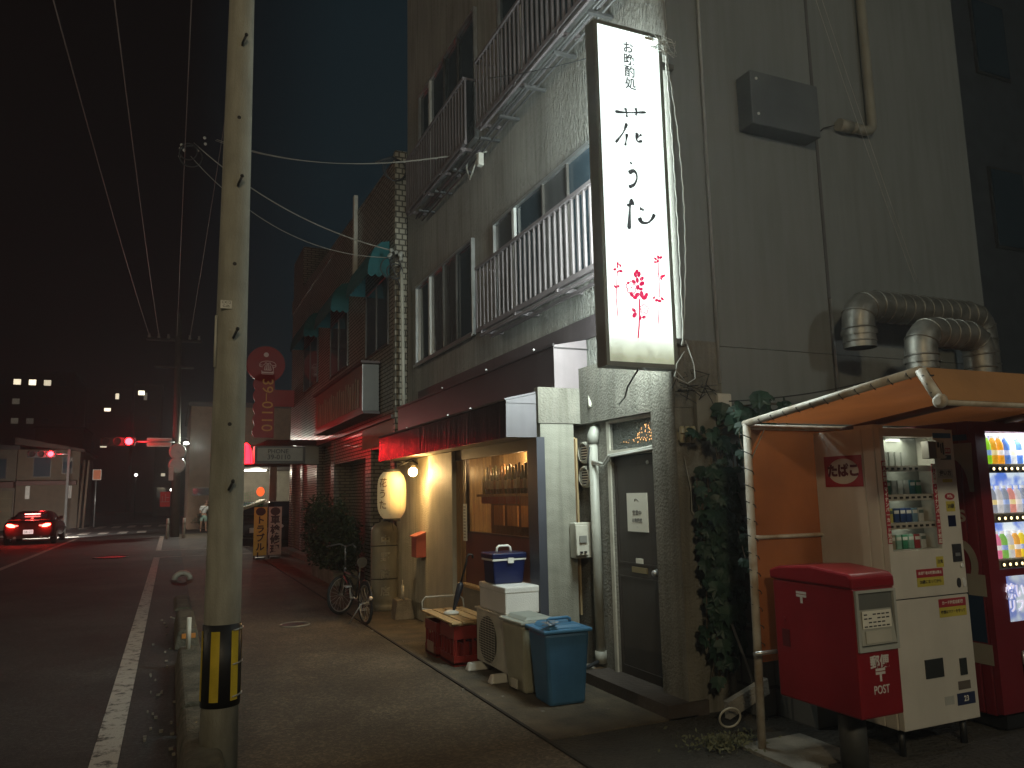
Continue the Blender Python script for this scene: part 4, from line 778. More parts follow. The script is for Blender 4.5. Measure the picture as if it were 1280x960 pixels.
B(XT+0.20, XT+0.5, 18.3, 20.2, 0, 2.898).build('recess_wall', tiles, t)
B(XT+0.18, XT+0.199, 18.5, 18.9, 0.4, 2.0).build('side_panel', pbr('dark_panel', (0.06, 0.04, 0.03), 0.5), t)
B(XT+0.03, XT+0.5, 20.5, 22.6, 0, 2.898).build('roller_shutter', shutterm, t)
B(XT+0.10, XT+0.5, 23.0, 24.7, 0, 2.898).build('recess_wall', tilesl, t)
B(XT-0.25, XT, 19.2, 24.8, 0, 0.13).build('step', concrete, t)
B(XT-0.06, XT-0.001, 12.62, 25.2, 2.905, 2.97).build('ledge', pbr('ledge_brown', (0.10, 0.075, 0.055), 0.5), t)
teal = pbr('teal_canvas', (0.01, 0.115, 0.13), 0.75, var=0.25, bump=0.2, bs=20)
W3 = [(12.98, 14.72, 4.28, 5.55), (16.45, 18.45, 4.45, 5.70), (20.25, 22.6, 4.62, 5.9)]
ordn = ('nearest', 'middle', 'farthest')
for i, (a, c, z0, z1) in enumerate(W3):
    fr_ = MB().box(XT-0.03, XT-0.001, a, c, z0-0.04, z0).box(XT-0.03, XT-0.001, a, c, z1-0.04, z1).box(XT-0.03, XT-0.001, a, a+0.04, z0, z1-0.04).box(XT-0.03, XT-0.001, c-0.04, c, z0, z1-0.04).box(XT-0.032, XT-0.001, (a+c)/2-0.02, (a+c)/2+0.02, z0, z1-0.04).build('window', framebrown, t)
    B(XT-0.018, XT-0.006, a+0.041, c-0.041, z0+0.001, z1-0.041).build('pane', darkglass, fr_)
    B(XT-0.018, XT-0.003, c+0.002, c+0.14, z0-0.05, z1).build('pale_jamb', tilesl, t)
    g_ = thing('window_awning', ordn[i]+' of the three teal scalloped awnings on the tiled building', 'awning', (XT-0.3, (a+c)/2, z1), 'teal scalloped awnings on the tiled building')
    mb = MB(); n_ = 8
    prf = [(XT-0.01, z1+0.55), (XT-0.16, z1+0.52), (XT-0.30, z1+0.38), (XT-0.38, z1+0.15), (XT-0.40, z1-0.02)]
    y0, y1 = a-0.06, c+0.06
    for (xa, za), (xb, zb) in zip(prf, prf[1:]): mb.poly([(xa, y0, za), (xb, y0, zb), (xb, y1, zb), (xa, y1, za)])
    for y in (y0, y1): mb.poly([(x, y, z) for x, z in prf]+[(XT-0.01, y, z1-0.02)])
    mb.build('canvas', teal, g_)
    mb = MB(); L = y1-y0
    nsc = 9
    for k_ in range(nsc):
        ya = y0+L*k_/nsc; yb = y0+L*(k_+1)/nsc
        mb.poly([(XT-0.402, ya, z1-0.02)]+[(XT-0.402, ya+(yb-ya)*j/6, z1-0.07-0.055*math.sin(math.pi*j/6)) for j in range(7)]+[(XT-0.402, yb, z1-0.02)])
    for k_ in range(3):
        xa = XT-0.40+0.13*k_; mb.poly([(xa, y0, z1-0.02)]+[(xa+0.13*j/6, y0, z1-0.07-0.055*math.sin(math.pi*j/6)) for j in range(7)]+[(xa+0.13, y0, z1-0.02)])
    mb.build('scalloped_edge', teal, g_)
solo('downpipe', B(XT-0.09, XT-0.005, 15.55, 15.68, 6.2, 7.95), white, 'short white downpipe standing up past the parapet of the tiled building', 'downpipe', bevel=0.01)
sg = thing('shop_sign', 'long brown ribbed sign box with old raised strokes under the tiled building windows', 'sign', (XT-0.2, 16, 3.15))
B(XT-0.32, XT-0.035, 13.6, 18.6, 3.12, 3.98).build('box', pbr('sign_brown', (0.14, 0.10, 0.075), 0.5, var=0.3), sg)
B(XT-0.38, XT-0.03, 13.5, 18.7, 3.985, 4.03).build('top_trim', pbr('dark_trim', (0.06, 0.03, 0.025), 0.5), sg)
B(XT-0.34, XT-0.03, 13.5, 18.7, 3.07, 3.115).build('bottom_trim', pbr('dark_trim', (0.06, 0.03, 0.025), 0.5), sg)
B(XT-0.325, XT-0.035, 13.575, 13.597, 3.13, 3.97).build('end_plate', pbr('grey_end', (0.12, 0.115, 0.10), 0.5), sg)
B(XT-0.335, XT-0.326, 13.575, 13.62, 3.13, 3.97).build('edge_strip', alubright, sg)
mb = MB()
for i in range(21):
    y = 13.95+i*0.215; hh = 0.52+0.05*math.sin(i*1.7)
    mb.box(XT-0.333, XT-0.3205, y, y+(0.05 if i % 3 else 0.10), 3.22, 3.22+hh)
mb.build('raised_strokes', pbr('letter_tan', (0.30, 0.24, 0.17), 0.5), sg)
t = thing('wire_fittings', 'cluster of insulators and coiled wires at the top of the pale tiled corner', 'wires', (3.3, 12.2, 5.3))
mb = MB()
for i in range(8): mb.ball((3.30+random.uniform(-.12, .12), 12.25, 5.66+random.uniform(-.10, .1)), 0.035, 8)
mb.build('insulators', wirel, t)
MB().torus((3.30, 12.25, 5.35), (0.2, 1, 0), 0.13, 0.012).torus((3.22, 12.2, 5.40), (0.4, 1, 0.1), 0.17, 0.008).tube([(3.36, 12.3, 5.7), (3.36, 12.4, 5.7), (3.5, 12.4, 5.7)], 0.015, 6).tube([(3.3, 12.25, 5.7), (3.2, 12.2, 5.5), (3.35, 12.25, 5.2), (3.40, 12.2, 5.05)], 0.012, 5).build('coils', wirem, t)
solo('wire_coil', MB().torus((3.32, 12.35, 7.2), (0.1, 1, 0), 0.20, 0.012).torus((3.34, 12.33, 7.18), (0.0, 1, 0.1), 0.19, 0.010).tube([(3.0, 12.4, 7.3), (3.3, 12.4, 7.45), (3.42, 12.45, 7.4)], 0.02, 6), wirem, 'coil of spare cable hanging high on the pale tiled corner', 'coil')

# ================================================================== BICYCLE, SHRUB
bk = thing('bicycle', 'small dark bicycle with its front wheel turned, parked on the pavement', 'bicycle', (2.28, 10.4, 0.01))
rA, rB_ = Vector((2.30, 9.93, 0.265)), Vector((2.20, 10.98, 0.265)); fd = Vector((0.78, 0.55, 0)).normalized(); fn_ = fd.cross(Vector((0, 0, 1)))
for c, n_ in ((rA, Vector((1, 0.10, 0)).normalized()), (rB_, fn_)):
    MB().torus(c, n_, 0.245, 0.020, 36, 8).build('tyre', rubber, bk)
    wr = MB().torus(c, n_, 0.222, 0.010, 36, 6).build('rim', alu, bk)
    mb = MB(); u = Vector((0, 0, 1)); w = n_.cross(u)
    for k_ in range(20): a = k_*math.pi/10; mb.tube([c+n_*0.02*(1 if k_ % 2 else -1), c+(u*math.cos(a)+w*math.sin(a))*0.22], 0.0022, 4)
    mb.tube([c-n_*0.045, c+n_*0.045], 0.018, 8); mb.build('spokes', alu, wr)
mb = MB(); bb0 = Vector((2.27, 10.36, 0.29)); st = Vector((2.29, 10.22, 0.62)); hd = Vector((2.22, 10.80, 0.66)); hd2 = Vector((2.215, 10.83, 0.53))
mb.tube([bb0, st], 0.015, 8).tube([bb0, hd2], 0.02, 8).tube([st-Vector((0, 0, 0.08)), hd2+Vector((0, 0, 0.06))], 0.014, 8).tube([hd, hd2], 0.02, 8)
for s_ in (-1, 1): mb.tube([bb0+Vector((0.03*s_, 0, 0)), rA+Vector((0.05*s_, 0, 0))], 0.009, 6).tube([st-Vector((0, 0, 0.1)), rA+Vector((0.05*s_, 0, 0))], 0.008, 6)
for s_ in (-1, 1): mb.tube([hd2, hd2+Vector((0, .02, -.04))+fn_*0.04*s_, rB_+fn_*0.045*s_], 0.011, 6)
mb.build('frame', pbr('bike_dark', (0.03, 0.03, 0.035), 0.3), bk)
MB().tube([hd, hd+Vector((-0.01, -0.04, 0.27))], 0.012, 8).tube([hd+Vector((0, -0.04, 0.27))+fn_*0.27-fd*0.10, hd+Vector((0, -0.04, 0.30))+fn_*0.12, hd+Vector((0, -0.04, 0.27)), hd+Vector((0, -0.04, 0.30))-fn_*0.12, hd+Vector((0, -0.04, 0.27))-fn_*0.27-fd*0.10], 0.011, 8).build('handlebar', pbr('dull_steel', (0.12, 0.12, 0.12), 0.4, metal=0.5), bk)
MB().tube([st, st+Vector((0, -0.02, 0.12))], 0.012, 8).build('seat_post', alu, bk)
MB().tube([st+Vector((0, -0.14, 0.14)), st+Vector((0, -0.06, 0.145)), st+Vector((0, 0.10, 0.14))], [0.07, 0.055, 0.02], 10).build('saddle', rubber, bk)
MB().tube([bb0-Vector((0.07, 0, 0)), bb0+Vector((0.07, 0, 0))], 0.015, 8).tube([bb0+Vector((0.07, 0, 0)), bb0+Vector((0.07, -0.03, -0.15))], 0.009, 6).tube([bb0-Vector((0.07, 0, 0)), bb0+Vector((-0.07, 0.03, 0.15))], 0.009, 6).box(2.31, 2.40, 10.28, 10.37, 0.125, 0.145).box(2.13, 2.21, 10.34, 10.43, 0.43, 0.45).build('crank', alu, bk)
MB().tube([rA+Vector((-.05, 0, 0)), rA+Vector((-0.18, 0.12, -0.25))], 0.008, 6).build('kickstand', alu, bk)
MB().tube([(2.30+0.27*math.cos(a)*0.08, 9.93-0.28*math.cos(a), 0.265+0.28*math.sin(a)) for a in [R(i*12) for i in range(1, 14)]], 0.014, 5).build('mudguard', pbr('bike_dark', (0.03, 0.03, 0.035)), bk)
MB().ball((2.30, 9.64, 0.36), 0.025, 8).build('reflector', pbr('clear_reflector', (0.7, 0.6, 0.5), 0.2), bk)
leafd = pbr('shrub_leaf', (0.035, 0.060, 0.022), 0.5, var=0.5, vs=6)
def leaves(mb, c, rad, n, s, flat=1.0, seed=1, shape=None):
    rnd = random.Random(seed)
    for i in range(n):
        while True:
            d = Vector((rnd.uniform(-1, 1), rnd.uniform(-1, 1), rnd.uniform(-1, 1)))
            if 0.25 < d.length < 1: break
        d = d.normalized()*(0.35+0.65*rnd.random()**0.5)
        lump = 1+0.22*math.sin(d.x*5+seed)+0.2*math.sin(d.z*6+2*seed)*math.cos(d.y*5)
        p = Vector(c)+Vector((d.x*rad[0], d.y*rad[1], d.z*rad[2]))*lump
        a = Vector((rnd.uniform(-1, 1), rnd.uniform(-1, 1), rnd.uniform(-.6, 1))).normalized(); b_ = a.orthogonal().normalized(); b_.rotate(Matrix.Rotation(rnd.uniform(0, 6.28), 3, a)); q = a.cross(b_); L = s*rnd.uniform(.6, 1.3)
        mb.poly([p, p+b_*L*0.5+q*L*0.28, p+b_*L+a*L*0.1, p+b_*L*0.5-q*L*0.28])
t = thing('shrub', 'dark bushy shrub growing by the tiled wall behind the bicycle', 'shrub', (2.95, 15.6, 0.0))
mb = MB(); leaves(mb, (2.98, 15.6, 0.80), (0.36, 1.5, 0.55), 5200, 0.085, seed=3); leaves(mb, (2.85, 16.6, 0.95), (0.35, 0.7, 0.65), 1500, 0.085, seed=9); leaves(mb, (3.0, 14.8, 0.65), (0.33, 0.6, 0.5), 1200, 0.085, seed=14)
for i in range(26):
    a = Vector((2.9+random.uniform(-.3, .2), 15.6+random.uniform(-1.4, 1.4), 1.1)); leaves(mb, a+Vector((0, 0, random.uniform(.1, .4))), (0.08, 0.08, 0.2), 22, 0.08, seed=20+i)
mb.build('foliage', leafd, t)
mb = MB()
for i in range(9): a = Vector((2.98+random.uniform(-.1, .1), 15.6+random.uniform(-.8, .8), 0)); mb.tube([a, a+Vector((random.uniform(-.2, .1), random.uniform(-.4, .4), 0.9))], [0.018, 0.006], 5)
mb.build('stems', rust, t)
solo('planter', B(2.75, 3.2, 14.4, 16.9, 0.0, 0.24), concrete, 'low concrete planter box at the foot of the dark shrub', 'planter', bevel=0.015)

# ================================================================== SIGNS BEYOND THE TILED BUILDING
t = thing('entrance_canopy_sign', 'cream sign box reading PHONE 39-0110 sticking out from the tiled building', 'sign', (2.6, 20, 2.45))
B(1.9, 3.0, 19.95, 20.5, 2.53, 2.86).build('box', pbr('cream_sign', (0.30, 0.28, 0.22), 0.5), t)
mb = MB().box(1.84, 3.06, 19.93, 20.52, 2.46, 2.53).box(1.84, 3.06, 19.93, 20.52, 2.862, 2.90).box(1.84, 1.9, 19.93, 20.52, 2.531, 2.861).box(3.0, 3.06, 19.93, 20.52, 2.531, 2.861); mb.build('frame', pbr('brown_frame', (0.07, 0.055, 0.04), 0.5), t)
MB().text('PHONE', 0.15, (2.40, 19.945, 2.765), '-Y', 0.003, bold=0.01).text('39-0110', 0.17, (2.42, 19.945, 2.62), '-Y', 0.003, bold=0.01).build('lettering', pbr('faded_black', (0.07, 0.06, 0.05), 0.7), t)
B(3.06, 3.399, 19.95, 20.5, 2.45, 2.92).build('mount', pbr('cream_sign', (0.30, 0.28, 0.22), 0.5), t)
MB().prism([(1.84, 19.9, 2.905), (3.42, 19.9, 2.905), (3.42, 20.5, 3.10), (2.2, 20.5, 3.10)], (0, 0.02, -0.003)).build('sloped_top', pbr('brown_frame', (0.07, 0.055, 0.04)), t)
redglow = emis('lit_red_lamp', (1.0, 0.006, 0.012), 16, (0.4, 0.02, 0.02))
t = thing('red_lantern', 'glowing red ribbed lamp hood hanging at the end of the cream sign box', 'lamp', (1.65, 20.2, 2.45))
mb = MB().lathe([(0.02, 2.98), (0.08, 2.93), (0.13, 2.80), (0.155, 2.62), (0.16, 2.48)], (1.66, 20.2, 0), 20, caps=False); mb.build('hood', redglow, t)
MB().tube([(1.66, 20.2, 2.95), (1.9, 20.2, 2.92)], 0.012, 6).build('hanger', blackm, t)
mb = MB()
for k_ in range(7): a = k_*2*math.pi/7; mb.tube([(1.66+rr*math.cos(a), 20.2+rr*math.sin(a), z) for rr, z in ((0.085, 2.93), (0.135, 2.80), (0.16, 2.62), (0.165, 2.48))], 0.006, 4)
mb.build('ribs', pbr('dark_red_rib', (0.1, 0.005, 0.01), 0.6), t)
lamp('red_lamp_light', 'POINT', (1.62, 20.15, 3.08), 20, (1.0, 0.02, 0.02), 0.08)
lamp('red_lamp_light', 'POINT', (1.66, 20.15, 2.40), 5, (1.0, 0.02, 0.02), 0.08)
# round red phone sign
rs = thing('round_sign', 'dark red round sign with a hanging tail reading 39-0110 sideways', 'sign', (2.6, 24.6, 3.4))
rsm = pbr('sign_red', (0.13, 0.012, 0.011), 0.5, var=0.2, emit=(0.35, 0.02, 0.02), es=0.05)
F1 = 24.5
mb = MB().ell(2.53, 5.72, 0.57, 0.57, (0, F1+0.12, 0), '-Y', 0.12, n=36); mb.build('disc', rsm, rs)
def wav(x, z0, z1, n, amp, sgn): return [(x+sgn*amp*abs(math.sin(math.pi*i/n*5)), z0+(z1-z0)*i/n) for i in range(n+1)]
mb = MB().flat([(2.80, 3.45), (2.80, 5.4), (2.30, 5.4)]+wav(2.24, 5.3, 3.45, 40, 0.07, -1), (0, F1+0.10, 0), '-Y', 0.10); tl = mb.build('tail', rsm, rs)
B(2.80, XT+0.0, F1+0.03, F1+0.08, 4.42, 4.94).build('bracket_plate', rsm, rs)
gold = pbr('gold_letter', (0.30, 0.19, 0.04), 0.5, emit=(0.6, 0.3, 0.05), es=0.06)
MB().text('39–0110', 0.46, (2.58, F1-0.004, 4.46), '-Y', 0.004, rot=R(-90), bold=0.0, sx=1.03).build('number', gold, tl)
MB().text('☎', 0.42, (2.58, F1-0.002, 5.60), '-Y', 0.004).ell(2.53, 6.02, 0.075, 0.075, (0, F1-0.004, 0), '-Y', 0.006).build('telephone_mark', white, rs)
# banners
for i, (x0, x1, fg, bgc, txt, lab) in enumerate(((2.06, 2.40, (0.03, 0.02, 0.02), (0.42, 0.33, 0.06), 'トラブル！', 'yellow upright banner reading トラブル！ on the pavement edge'), (2.44, 2.78, (0.04, 0.03, 0.03), (0.36, 0.33, 0.26), '車検修理', 'grey-white upright banner of black characters, right beside the yellow one'))):
    t = thing('banner', lab, 'banner', ((x0+x1)/2, 22, 0.0), 'upright banners outside the tiled building')
    B(x0, x1, 22.0, 22.03, 0.10, 1.38).build('board', pbr('banner_%d' % i, bgc, 0.7, emit=bgc, es=0.02), t)
    MB().text(txt, 0.225 if i == 0 else 0.25, ((x0+x1)/2, 21.996, 1.02), '-Y', 0.002, vertical=True, bold=0.035).build('characters', pbr('banner_ink_%d' % i, fg, 0.8), t)
    MB().ell((x0+x1)/2, 1.26, 0.13, 0.11, (0, 21.997, 0), '-Y', 0.002).build('emblem', pbr('banner_ink_%d' % i, fg), t)
    MB().box(x0+0.05, x1-0.05, 21.85, 22.2, 0.0, 0.05).tube([(x0+0.02, 22.015, 0.0), (x0+0.02, 22.015, 1.4)], 0.012, 6).build('stand', blackm, t)
# carport behind: lit wall, net, small lantern, parked cars
t = thing('garage', 'lit open garage beyond the tiled building, with a green net and a pale wall', 'garage', (3.4, 32, 0))
B(1.9, 8.0, 34.0, 34.2, 0, 3.2).build('back_wall', pbr('garage_wall', (0.40, 0.37, 0.30), 0.8), t)
B(2.0, 8.0, 29.3, 34.0, 2.75, 3.3).build('roof', pbr('garage_roof', (0.06, 0.05, 0.045), 0.7), t)
B(2.05, 2.2, 29.3, 29.45, 0, 2.748).build('post', blackm, t)
B(3.25, 3.5, 29.3, 29.45, 1.2, 2.748).build('pillar', pbr('garage_wall', (0.40, 0.37, 0.30)), t)
lamp('garage_light', 'POINT', (3.0, 31.5, 2.6), 90, (1.0, 0.93, 0.72), 0.1)
B(2.5, 3.3, 30.9, 31.0, 2.66, 2.70).build('tube_lamp', emis('tube_glow', (1, 0.95, 0.85), 9), t)
mb = MB(); n_ = 12
for i in range(n_+1):
    x = 2.1+i*1.05/n_; mb.tube([(x, 29.6, 1.35), (x, 29.6, 1.75+0.32*(i/n_)**1.5)], 0.006, 4)
for j in range(6): mb.tube([(2.1+i*1.05/n_, 29.6, 1.35+(0.40+0.32*(i/n_)**1.5)*j/5) for i in range(n_+1)], 0.006, 4)
tag(mb.build('green_net', pbr('net_green', (0.10, 0.42, 0.16), 0.6, emit=(0.1, 0.6, 0.2), es=0.05), loc=(2.6, 29.6, 1.35)), 'pale green net fence lit up inside the garage', 'net')
solo('car_cover', MB().prism([(1.95, 30.0, 1.02), (3.25, 30.0, 1.50), (3.25, 30.0, 1.60), (2.6, 30.0, 1.36), (1.95, 30.0, 1.22)], (0, 2.2, 0)), pbr('cream_cover', (0.62, 0.60, 0.50), 0.7), 'cream sloping cover lit up in the garage below the green net', 'cover', bevel=0.02)
solo('small_lantern', MB().ball((2.93, 29.2, 1.86), 0.14, 12, 1.2), emis('lantern_orange', (1.0, 0.13, 0.03), 1.3, (0.5, 0.1, 0.03)), 'small glowing orange-red lantern in front of the lit garage', 'lantern')
def parked(x0, y0, lab):
    t = thing('parked_car', lab, 'car', (x0+0.85, y0+2, 0.0), 'cars parked in front of the garage')
    prf = [(0, 0.25), (0, 0.75), (0.15, 0.9), (0.5, 1.0), (1.1, 1.50), (2.6, 1.52), (3.3, 1.0), (4.1, 0.85), (4.2, 0.3)]
    bd = MB().prism([(x0, y0+y, z) for y, z in prf], (1.68, 0, 0)).build('body', pbr('dark_car_paint', (0.03, 0.03, 0.035), 0.2), t, bevel=0.08)
    MB().prism([(x0+0.12, y0+0.53, 1.02), (x0+0.18, y0+1.06, 1.46), (x0+1.5, y0+1.06, 1.46), (x0+1.56, y0+0.53, 1.02)], (0, -0.03, 0.02)).build('windscreen', darkglass, t)
    for y in (0.75, 3.3):
        for x in (x0-0.01, x0+1.52): 
            w_ = MB().lathe([(0.3, 0), (0.31, 0.03), (0.31, 0.16), (0.3, 0.18)], (x, y0+y, 0.31), 20, 'x').build('wheel', rubber, t); MB().lathe([(0.19, -0.006), (0.2, 0.186)], (x, y0+y, 0.31), 12, 'x').build('rim', alu, w_)
    for x in (x0+0.22, x0+1.46): MB().ell(x, 0.72, 0.16, 0.07, (0, y0-0.004, 0), '-Y', 0.02).build('headlight', pbr('headlamp_glass', (0.5, 0.5, 0.48), 0.1), t)
    B(x0+0.65, x0+1.03, y0-0.02, y0-0.002, 0.38, 0.56).build('number_plate', white, t)
    return t
parked(3.0, 26.2, 'dark car parked close behind the upright banners')
parked(0.9+1.1, 30.3-0.4, 'dark car parked in front of the lit garage, its nose by the green net')

# ================================================================== FAR JUNCTION
fp = thing('utility_pole', 'far dark pole at the junction carrying wires and mirrors', 'utility pole', (0.12, 38, 0))
MB().tube([(0.2, 38, 0), (0.0, 38, 10.2)], [0.19, 0.13], 16).build('shaft', pbr('far_pole_concrete', (0.12, 0.11, 0.09), 0.8), fp)
MB().box(-1.3, 1.0, 37.9, 38.02, 8.85, 8.97).box(-0.9, 0.7, 37.9, 38.02, 7.6, 7.7).build('crossarm', blackm, fp)
mb = MB()
for x in (-1.2, -0.8, -0.4, 0.5, 0.9): mb.lathe([(0.05, 0), (0.07, 0.06), (0.04, 0.14), (0.06, 0.2)], (x, 37.96, 8.97), 8)
mb.build('insulators', wirel, fp)
for z in (3.78, 3.18):
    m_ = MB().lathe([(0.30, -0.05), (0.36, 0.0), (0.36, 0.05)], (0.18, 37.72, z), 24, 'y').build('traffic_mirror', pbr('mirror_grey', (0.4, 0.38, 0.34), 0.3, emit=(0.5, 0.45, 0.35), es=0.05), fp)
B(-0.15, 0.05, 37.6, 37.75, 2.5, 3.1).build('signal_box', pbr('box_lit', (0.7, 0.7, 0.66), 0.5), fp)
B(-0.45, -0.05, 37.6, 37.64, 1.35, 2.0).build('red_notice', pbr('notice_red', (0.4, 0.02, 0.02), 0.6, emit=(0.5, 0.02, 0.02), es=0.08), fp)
MB().text('止', 0.4, (-0.25, 37.595, 1.68), '-Y', 0.002).build('notice_character', pbr('rose_white', (0.5, 0.3, 0.3), 0.7), fp)
jl = thing('street_lamp', 'white glaring street lamp on the right of the far junction pole', 'street lamp', (0.5, 38.0, 4.1))
MB().lathe([(0.09, 0), (0.11, 0.06), (0.06, 0.12)], (0.52, 37.9, 4.12), 12).build('glowing_head', emis('lamp_white_glow', (0.95, 1.0, 0.88), 30), jl)
MB().tube([(0.10, 38, 4.2), (0.5, 37.9, 4.25)], 0.03, 6).build('arm', blackm, jl)
lamp('junction_lamp_light', 'POINT', (0.95, 38.4, 4.1), 420, (0.93, 1.0, 0.84), 0.1)
# traffic signals: red lit
sigred = emis('signal_red', (1.0, 0.010, 0.014), 45, (0.4, 0, 0))
def signal(x, y, z, arm_x, lab, energy):
    t = thing('traffic_light', lab, 'traffic light', (x, y, z-0.2), 'traffic lights showing red')
    B(x-1.15, x+0.25, y, y+0.14, z-0.2, z+0.2).build('housing', pbr('signal_case', (0.10, 0.10, 0.10), 0.5), t, bevel=0.04)
    for i in range(3):
        cx = x-0.9+0.45*i
        lens = MB().lathe([(0.15, -0.012), (0.15, 0.0)], (cx, y, z), 20, 'y').build('lens', sigred if i == 2 else blackm, t)
        MB().lathe([(0.165, -0.2), (0.165, 0)], (cx, y, z), 20, 'y', caps=False).build('hood', pbr('signal_case', (0.1, 0.1, 0.1)), lens)
    MB().tube([(x+0.25, y+0.07, z), (arm_x, y+0.07, z)], 0.04, 8).build('arm', alu, t)
    return t
signal(-1.80, 37.7, 4.22, 0.05, 'red traffic light on an arm from the far junction pole', 1)
s2 = signal(-6.29, 50, 4.34, -5.4, 'smaller red traffic light farther left, in front of the pale house', 1)
lamp('signal_red_light', 'SPOT', (-1.80, 37.4, 4.22), 40, (1.0, 0.02, 0.03), 0.14, (2.2, 14, 3.2), 75, 0.6)
lamp('signal_red_light', 'POINT', (-6.29, 49.6, 4.34), 90, (1.0, 0.02, 0.03), 0.14)
lamp('signal_red_light', 'POINT', (-1.80, 37.3, 4.22), 110, (1.0, 0.02, 0.03), 0.14)
B(-5.46, -5.34, 50.0, 50.12, 0, 4.6).build('post', pbr('grey_post_paint', (0.10, 0.10, 0.095), 0.8), s2)
t = thing('street_name_board', 'long pale name board hung beside the red traffic light', 'sign', (-0.55, 37.8, 4.05))
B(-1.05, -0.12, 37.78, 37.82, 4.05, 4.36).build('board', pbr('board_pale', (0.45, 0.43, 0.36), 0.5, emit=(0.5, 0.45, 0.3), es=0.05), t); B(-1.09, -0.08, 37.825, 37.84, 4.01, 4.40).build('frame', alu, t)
# junction furniture
for (x, y, h) in ((-0.1, 36.4, 0.85), (0.55, 36.6, 0.85)):
    tt = MB().tube([(x, y, 0), (x, y, h)], 0.06, 10); tt.lathe([(0.066, 0.6), (0.066, 0.7)], (x, y, 0), 10)
    solo('bollard', tt, offw, 'pale bollard at the foot of the far junction pole, %s one' % ('left' if x < 0.2 else 'right'), 'bollard', 'bollards at the far junction')
t = thing('road_sign', 'small orange road sign on a thin post before the dark street', 'road sign', (-4.55, 58, 0))
MB().tube([(-4.6, 58, 0), (-4.6, 58, 3.7)], 0.04, 8).build('post', alu, t)
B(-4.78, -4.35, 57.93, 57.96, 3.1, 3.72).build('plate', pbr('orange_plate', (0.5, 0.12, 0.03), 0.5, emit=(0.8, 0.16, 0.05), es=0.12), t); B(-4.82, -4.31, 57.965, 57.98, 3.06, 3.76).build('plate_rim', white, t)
for i, (x, y, w, h, c) in enumerate(((-1.3, 75, 0.15, 0.5, 12), (-1.1, 75, 0.1, 0.2, 5))):
    pass
# pale house on the left
def far_house(name, x0, x1, y0, y1, h, mat_, lab, wins, lit=(), roof=None, cat='building'):
    t = thing(name, lab, cat, ((x0+x1)/2, y0, 0)); B(x0, x1, y0, y1, 0, h).build('wall', mat_, t)
    if roof: roof(t)
    else: B(x0-0.15, x1+0.15, y0-0.15, y1+0.15, h+0.003, h+0.25).build('roof_edge', pbr('roof_edge_dark', (0.06, 0.05, 0.05)), t)
    for i, (wx, wz, ww, wh) in enumerate(wins):
        f_ = B(wx-ww/2-0.05, wx+ww/2+0.05, y0-0.04, y0-0.002, wz-0.05, wz+wh+0.05).build('window', framebrown, t)
        B(wx-ww/2, wx+ww/2, y0-0.06, y0-0.042, wz, wz+wh).build('pane', emis('lit_pane_%s' % str(lit[i]).replace('.', '_'), (1.0, 0.86, 0.60), lit[i]) if i < len(lit) and lit[i] else darkglass, f_)
    return t
hp = pbr('pale_house_wall', (0.13, 0.105, 0.08), 0.8, var=0.2)
h1 = far_house('house', -14, -9.0, 57, 66, 5.0, hp, 'pale two-storey house with a flat front left of the smaller red light', [(-11.2, 3.0, 1.2, 1.6), (-9.8, 3.2, 0.5, 1.2)])
B(-14, -9.0, 56.4, 56.98, 2.6, 2.95).build('shop_canopy', pbr('dull_red_canopy', (0.12, 0.05, 0.04), 0.6), h1)
B(-13.9, -9.1, 56.9, 56.99, 0.1, 2.4).build('ground_shutter', shutterm, h1)
def rf(t): MB().prism([(-9.1, 56.5, 5.3), (-5.2, 56.5, 4.85), (-5.2, 56.5, 5.0), (-9.1, 56.5, 5.75)], (0, 9, 0)).build('roof', pbr('roof_brown', (0.08, 0.05, 0.04), 0.8), t)
h2 = far_house('house', -8.95, -5.5, 57, 66, 5.0, pbr('tan_house_wall', (0.13, 0.095, 0.065), 0.8), 'narrow tan house with a sloping roof behind the smaller red light', [(-7.6, 3.3, 0.9, 1.3), (-6.2, 3.5, 0.5, 1.0)], roof=rf)
B(-8.9, -5.6, 56.5, 56.98, 2.75, 3.0).build('balcony', pbr('dull_red_canopy', (0.12, 0.05, 0.04)), h2)
for x in (-8.3, -6.0): B(x-0.12, x+0.12, 56.9, 56.98, 1.9, 2.7).build('lit_strip', pbr('pale_strip', (0.7, 0.65, 0.6), 0.4), h2)
for x in (-5.35, -5.1): solo('wooden_post', MB().tube([(x, 56.5, 0), (x+0.15, 56.5, 4.3)], 0.07, 8), pbr('old_post', (0.2, 0.14, 0.1)), 'thin leaning post by the corner of the tan house, %s one' % ('left' if x < -5.2 else 'right'), 'post', 'leaning posts by the tan house')
# right beige building behind the junction pole
far_house('house', 0.85, 9, 47, 60, 6.9, pbr('beige_block_wall', (0.24, 0.15, 0.10), 0.85), 'plain beige building beyond the junction, behind the near pole', [(1.55, 1.9, 0.9, 0.35)])
mb = MB(); leaves(mb, (2.2, 46.3, 0.55), (1.1, 0.5, 0.5), 1500, 0.12, seed=8); solo('hedge', mb, leafd, 'low dark hedge in front of the beige building behind the walker', 'hedge')
dark = pbr('far_block_wall', (0.055, 0.045, 0.04), 0.9)
def grid(x0, x1, z0, z1, nx, nz, w, h): return [(x0+(x1-x0)*(i+.5)/nx, z0+(z1-z0)*(j+.5)/nz, w, h) for j in range(nz) for i in range(nx)]
g_ = grid(-24, -14.5, 6, 20.2, 5, 5, 0.9, 0.8); lt = [0]*25; lt[20] = 0; lt[21] = 1.4; lt[22] = 2.2; lt[23] = 0.9; lt[16] = 0.06; lt[11] = .05; lt[12] = 0.03; lt[8] = 0.3
far_house('apartment_building', -26, -13.8, 130, 145, 20.6, dark, 'distant dark apartment block with a few lit windows in its top row', g_, lt)
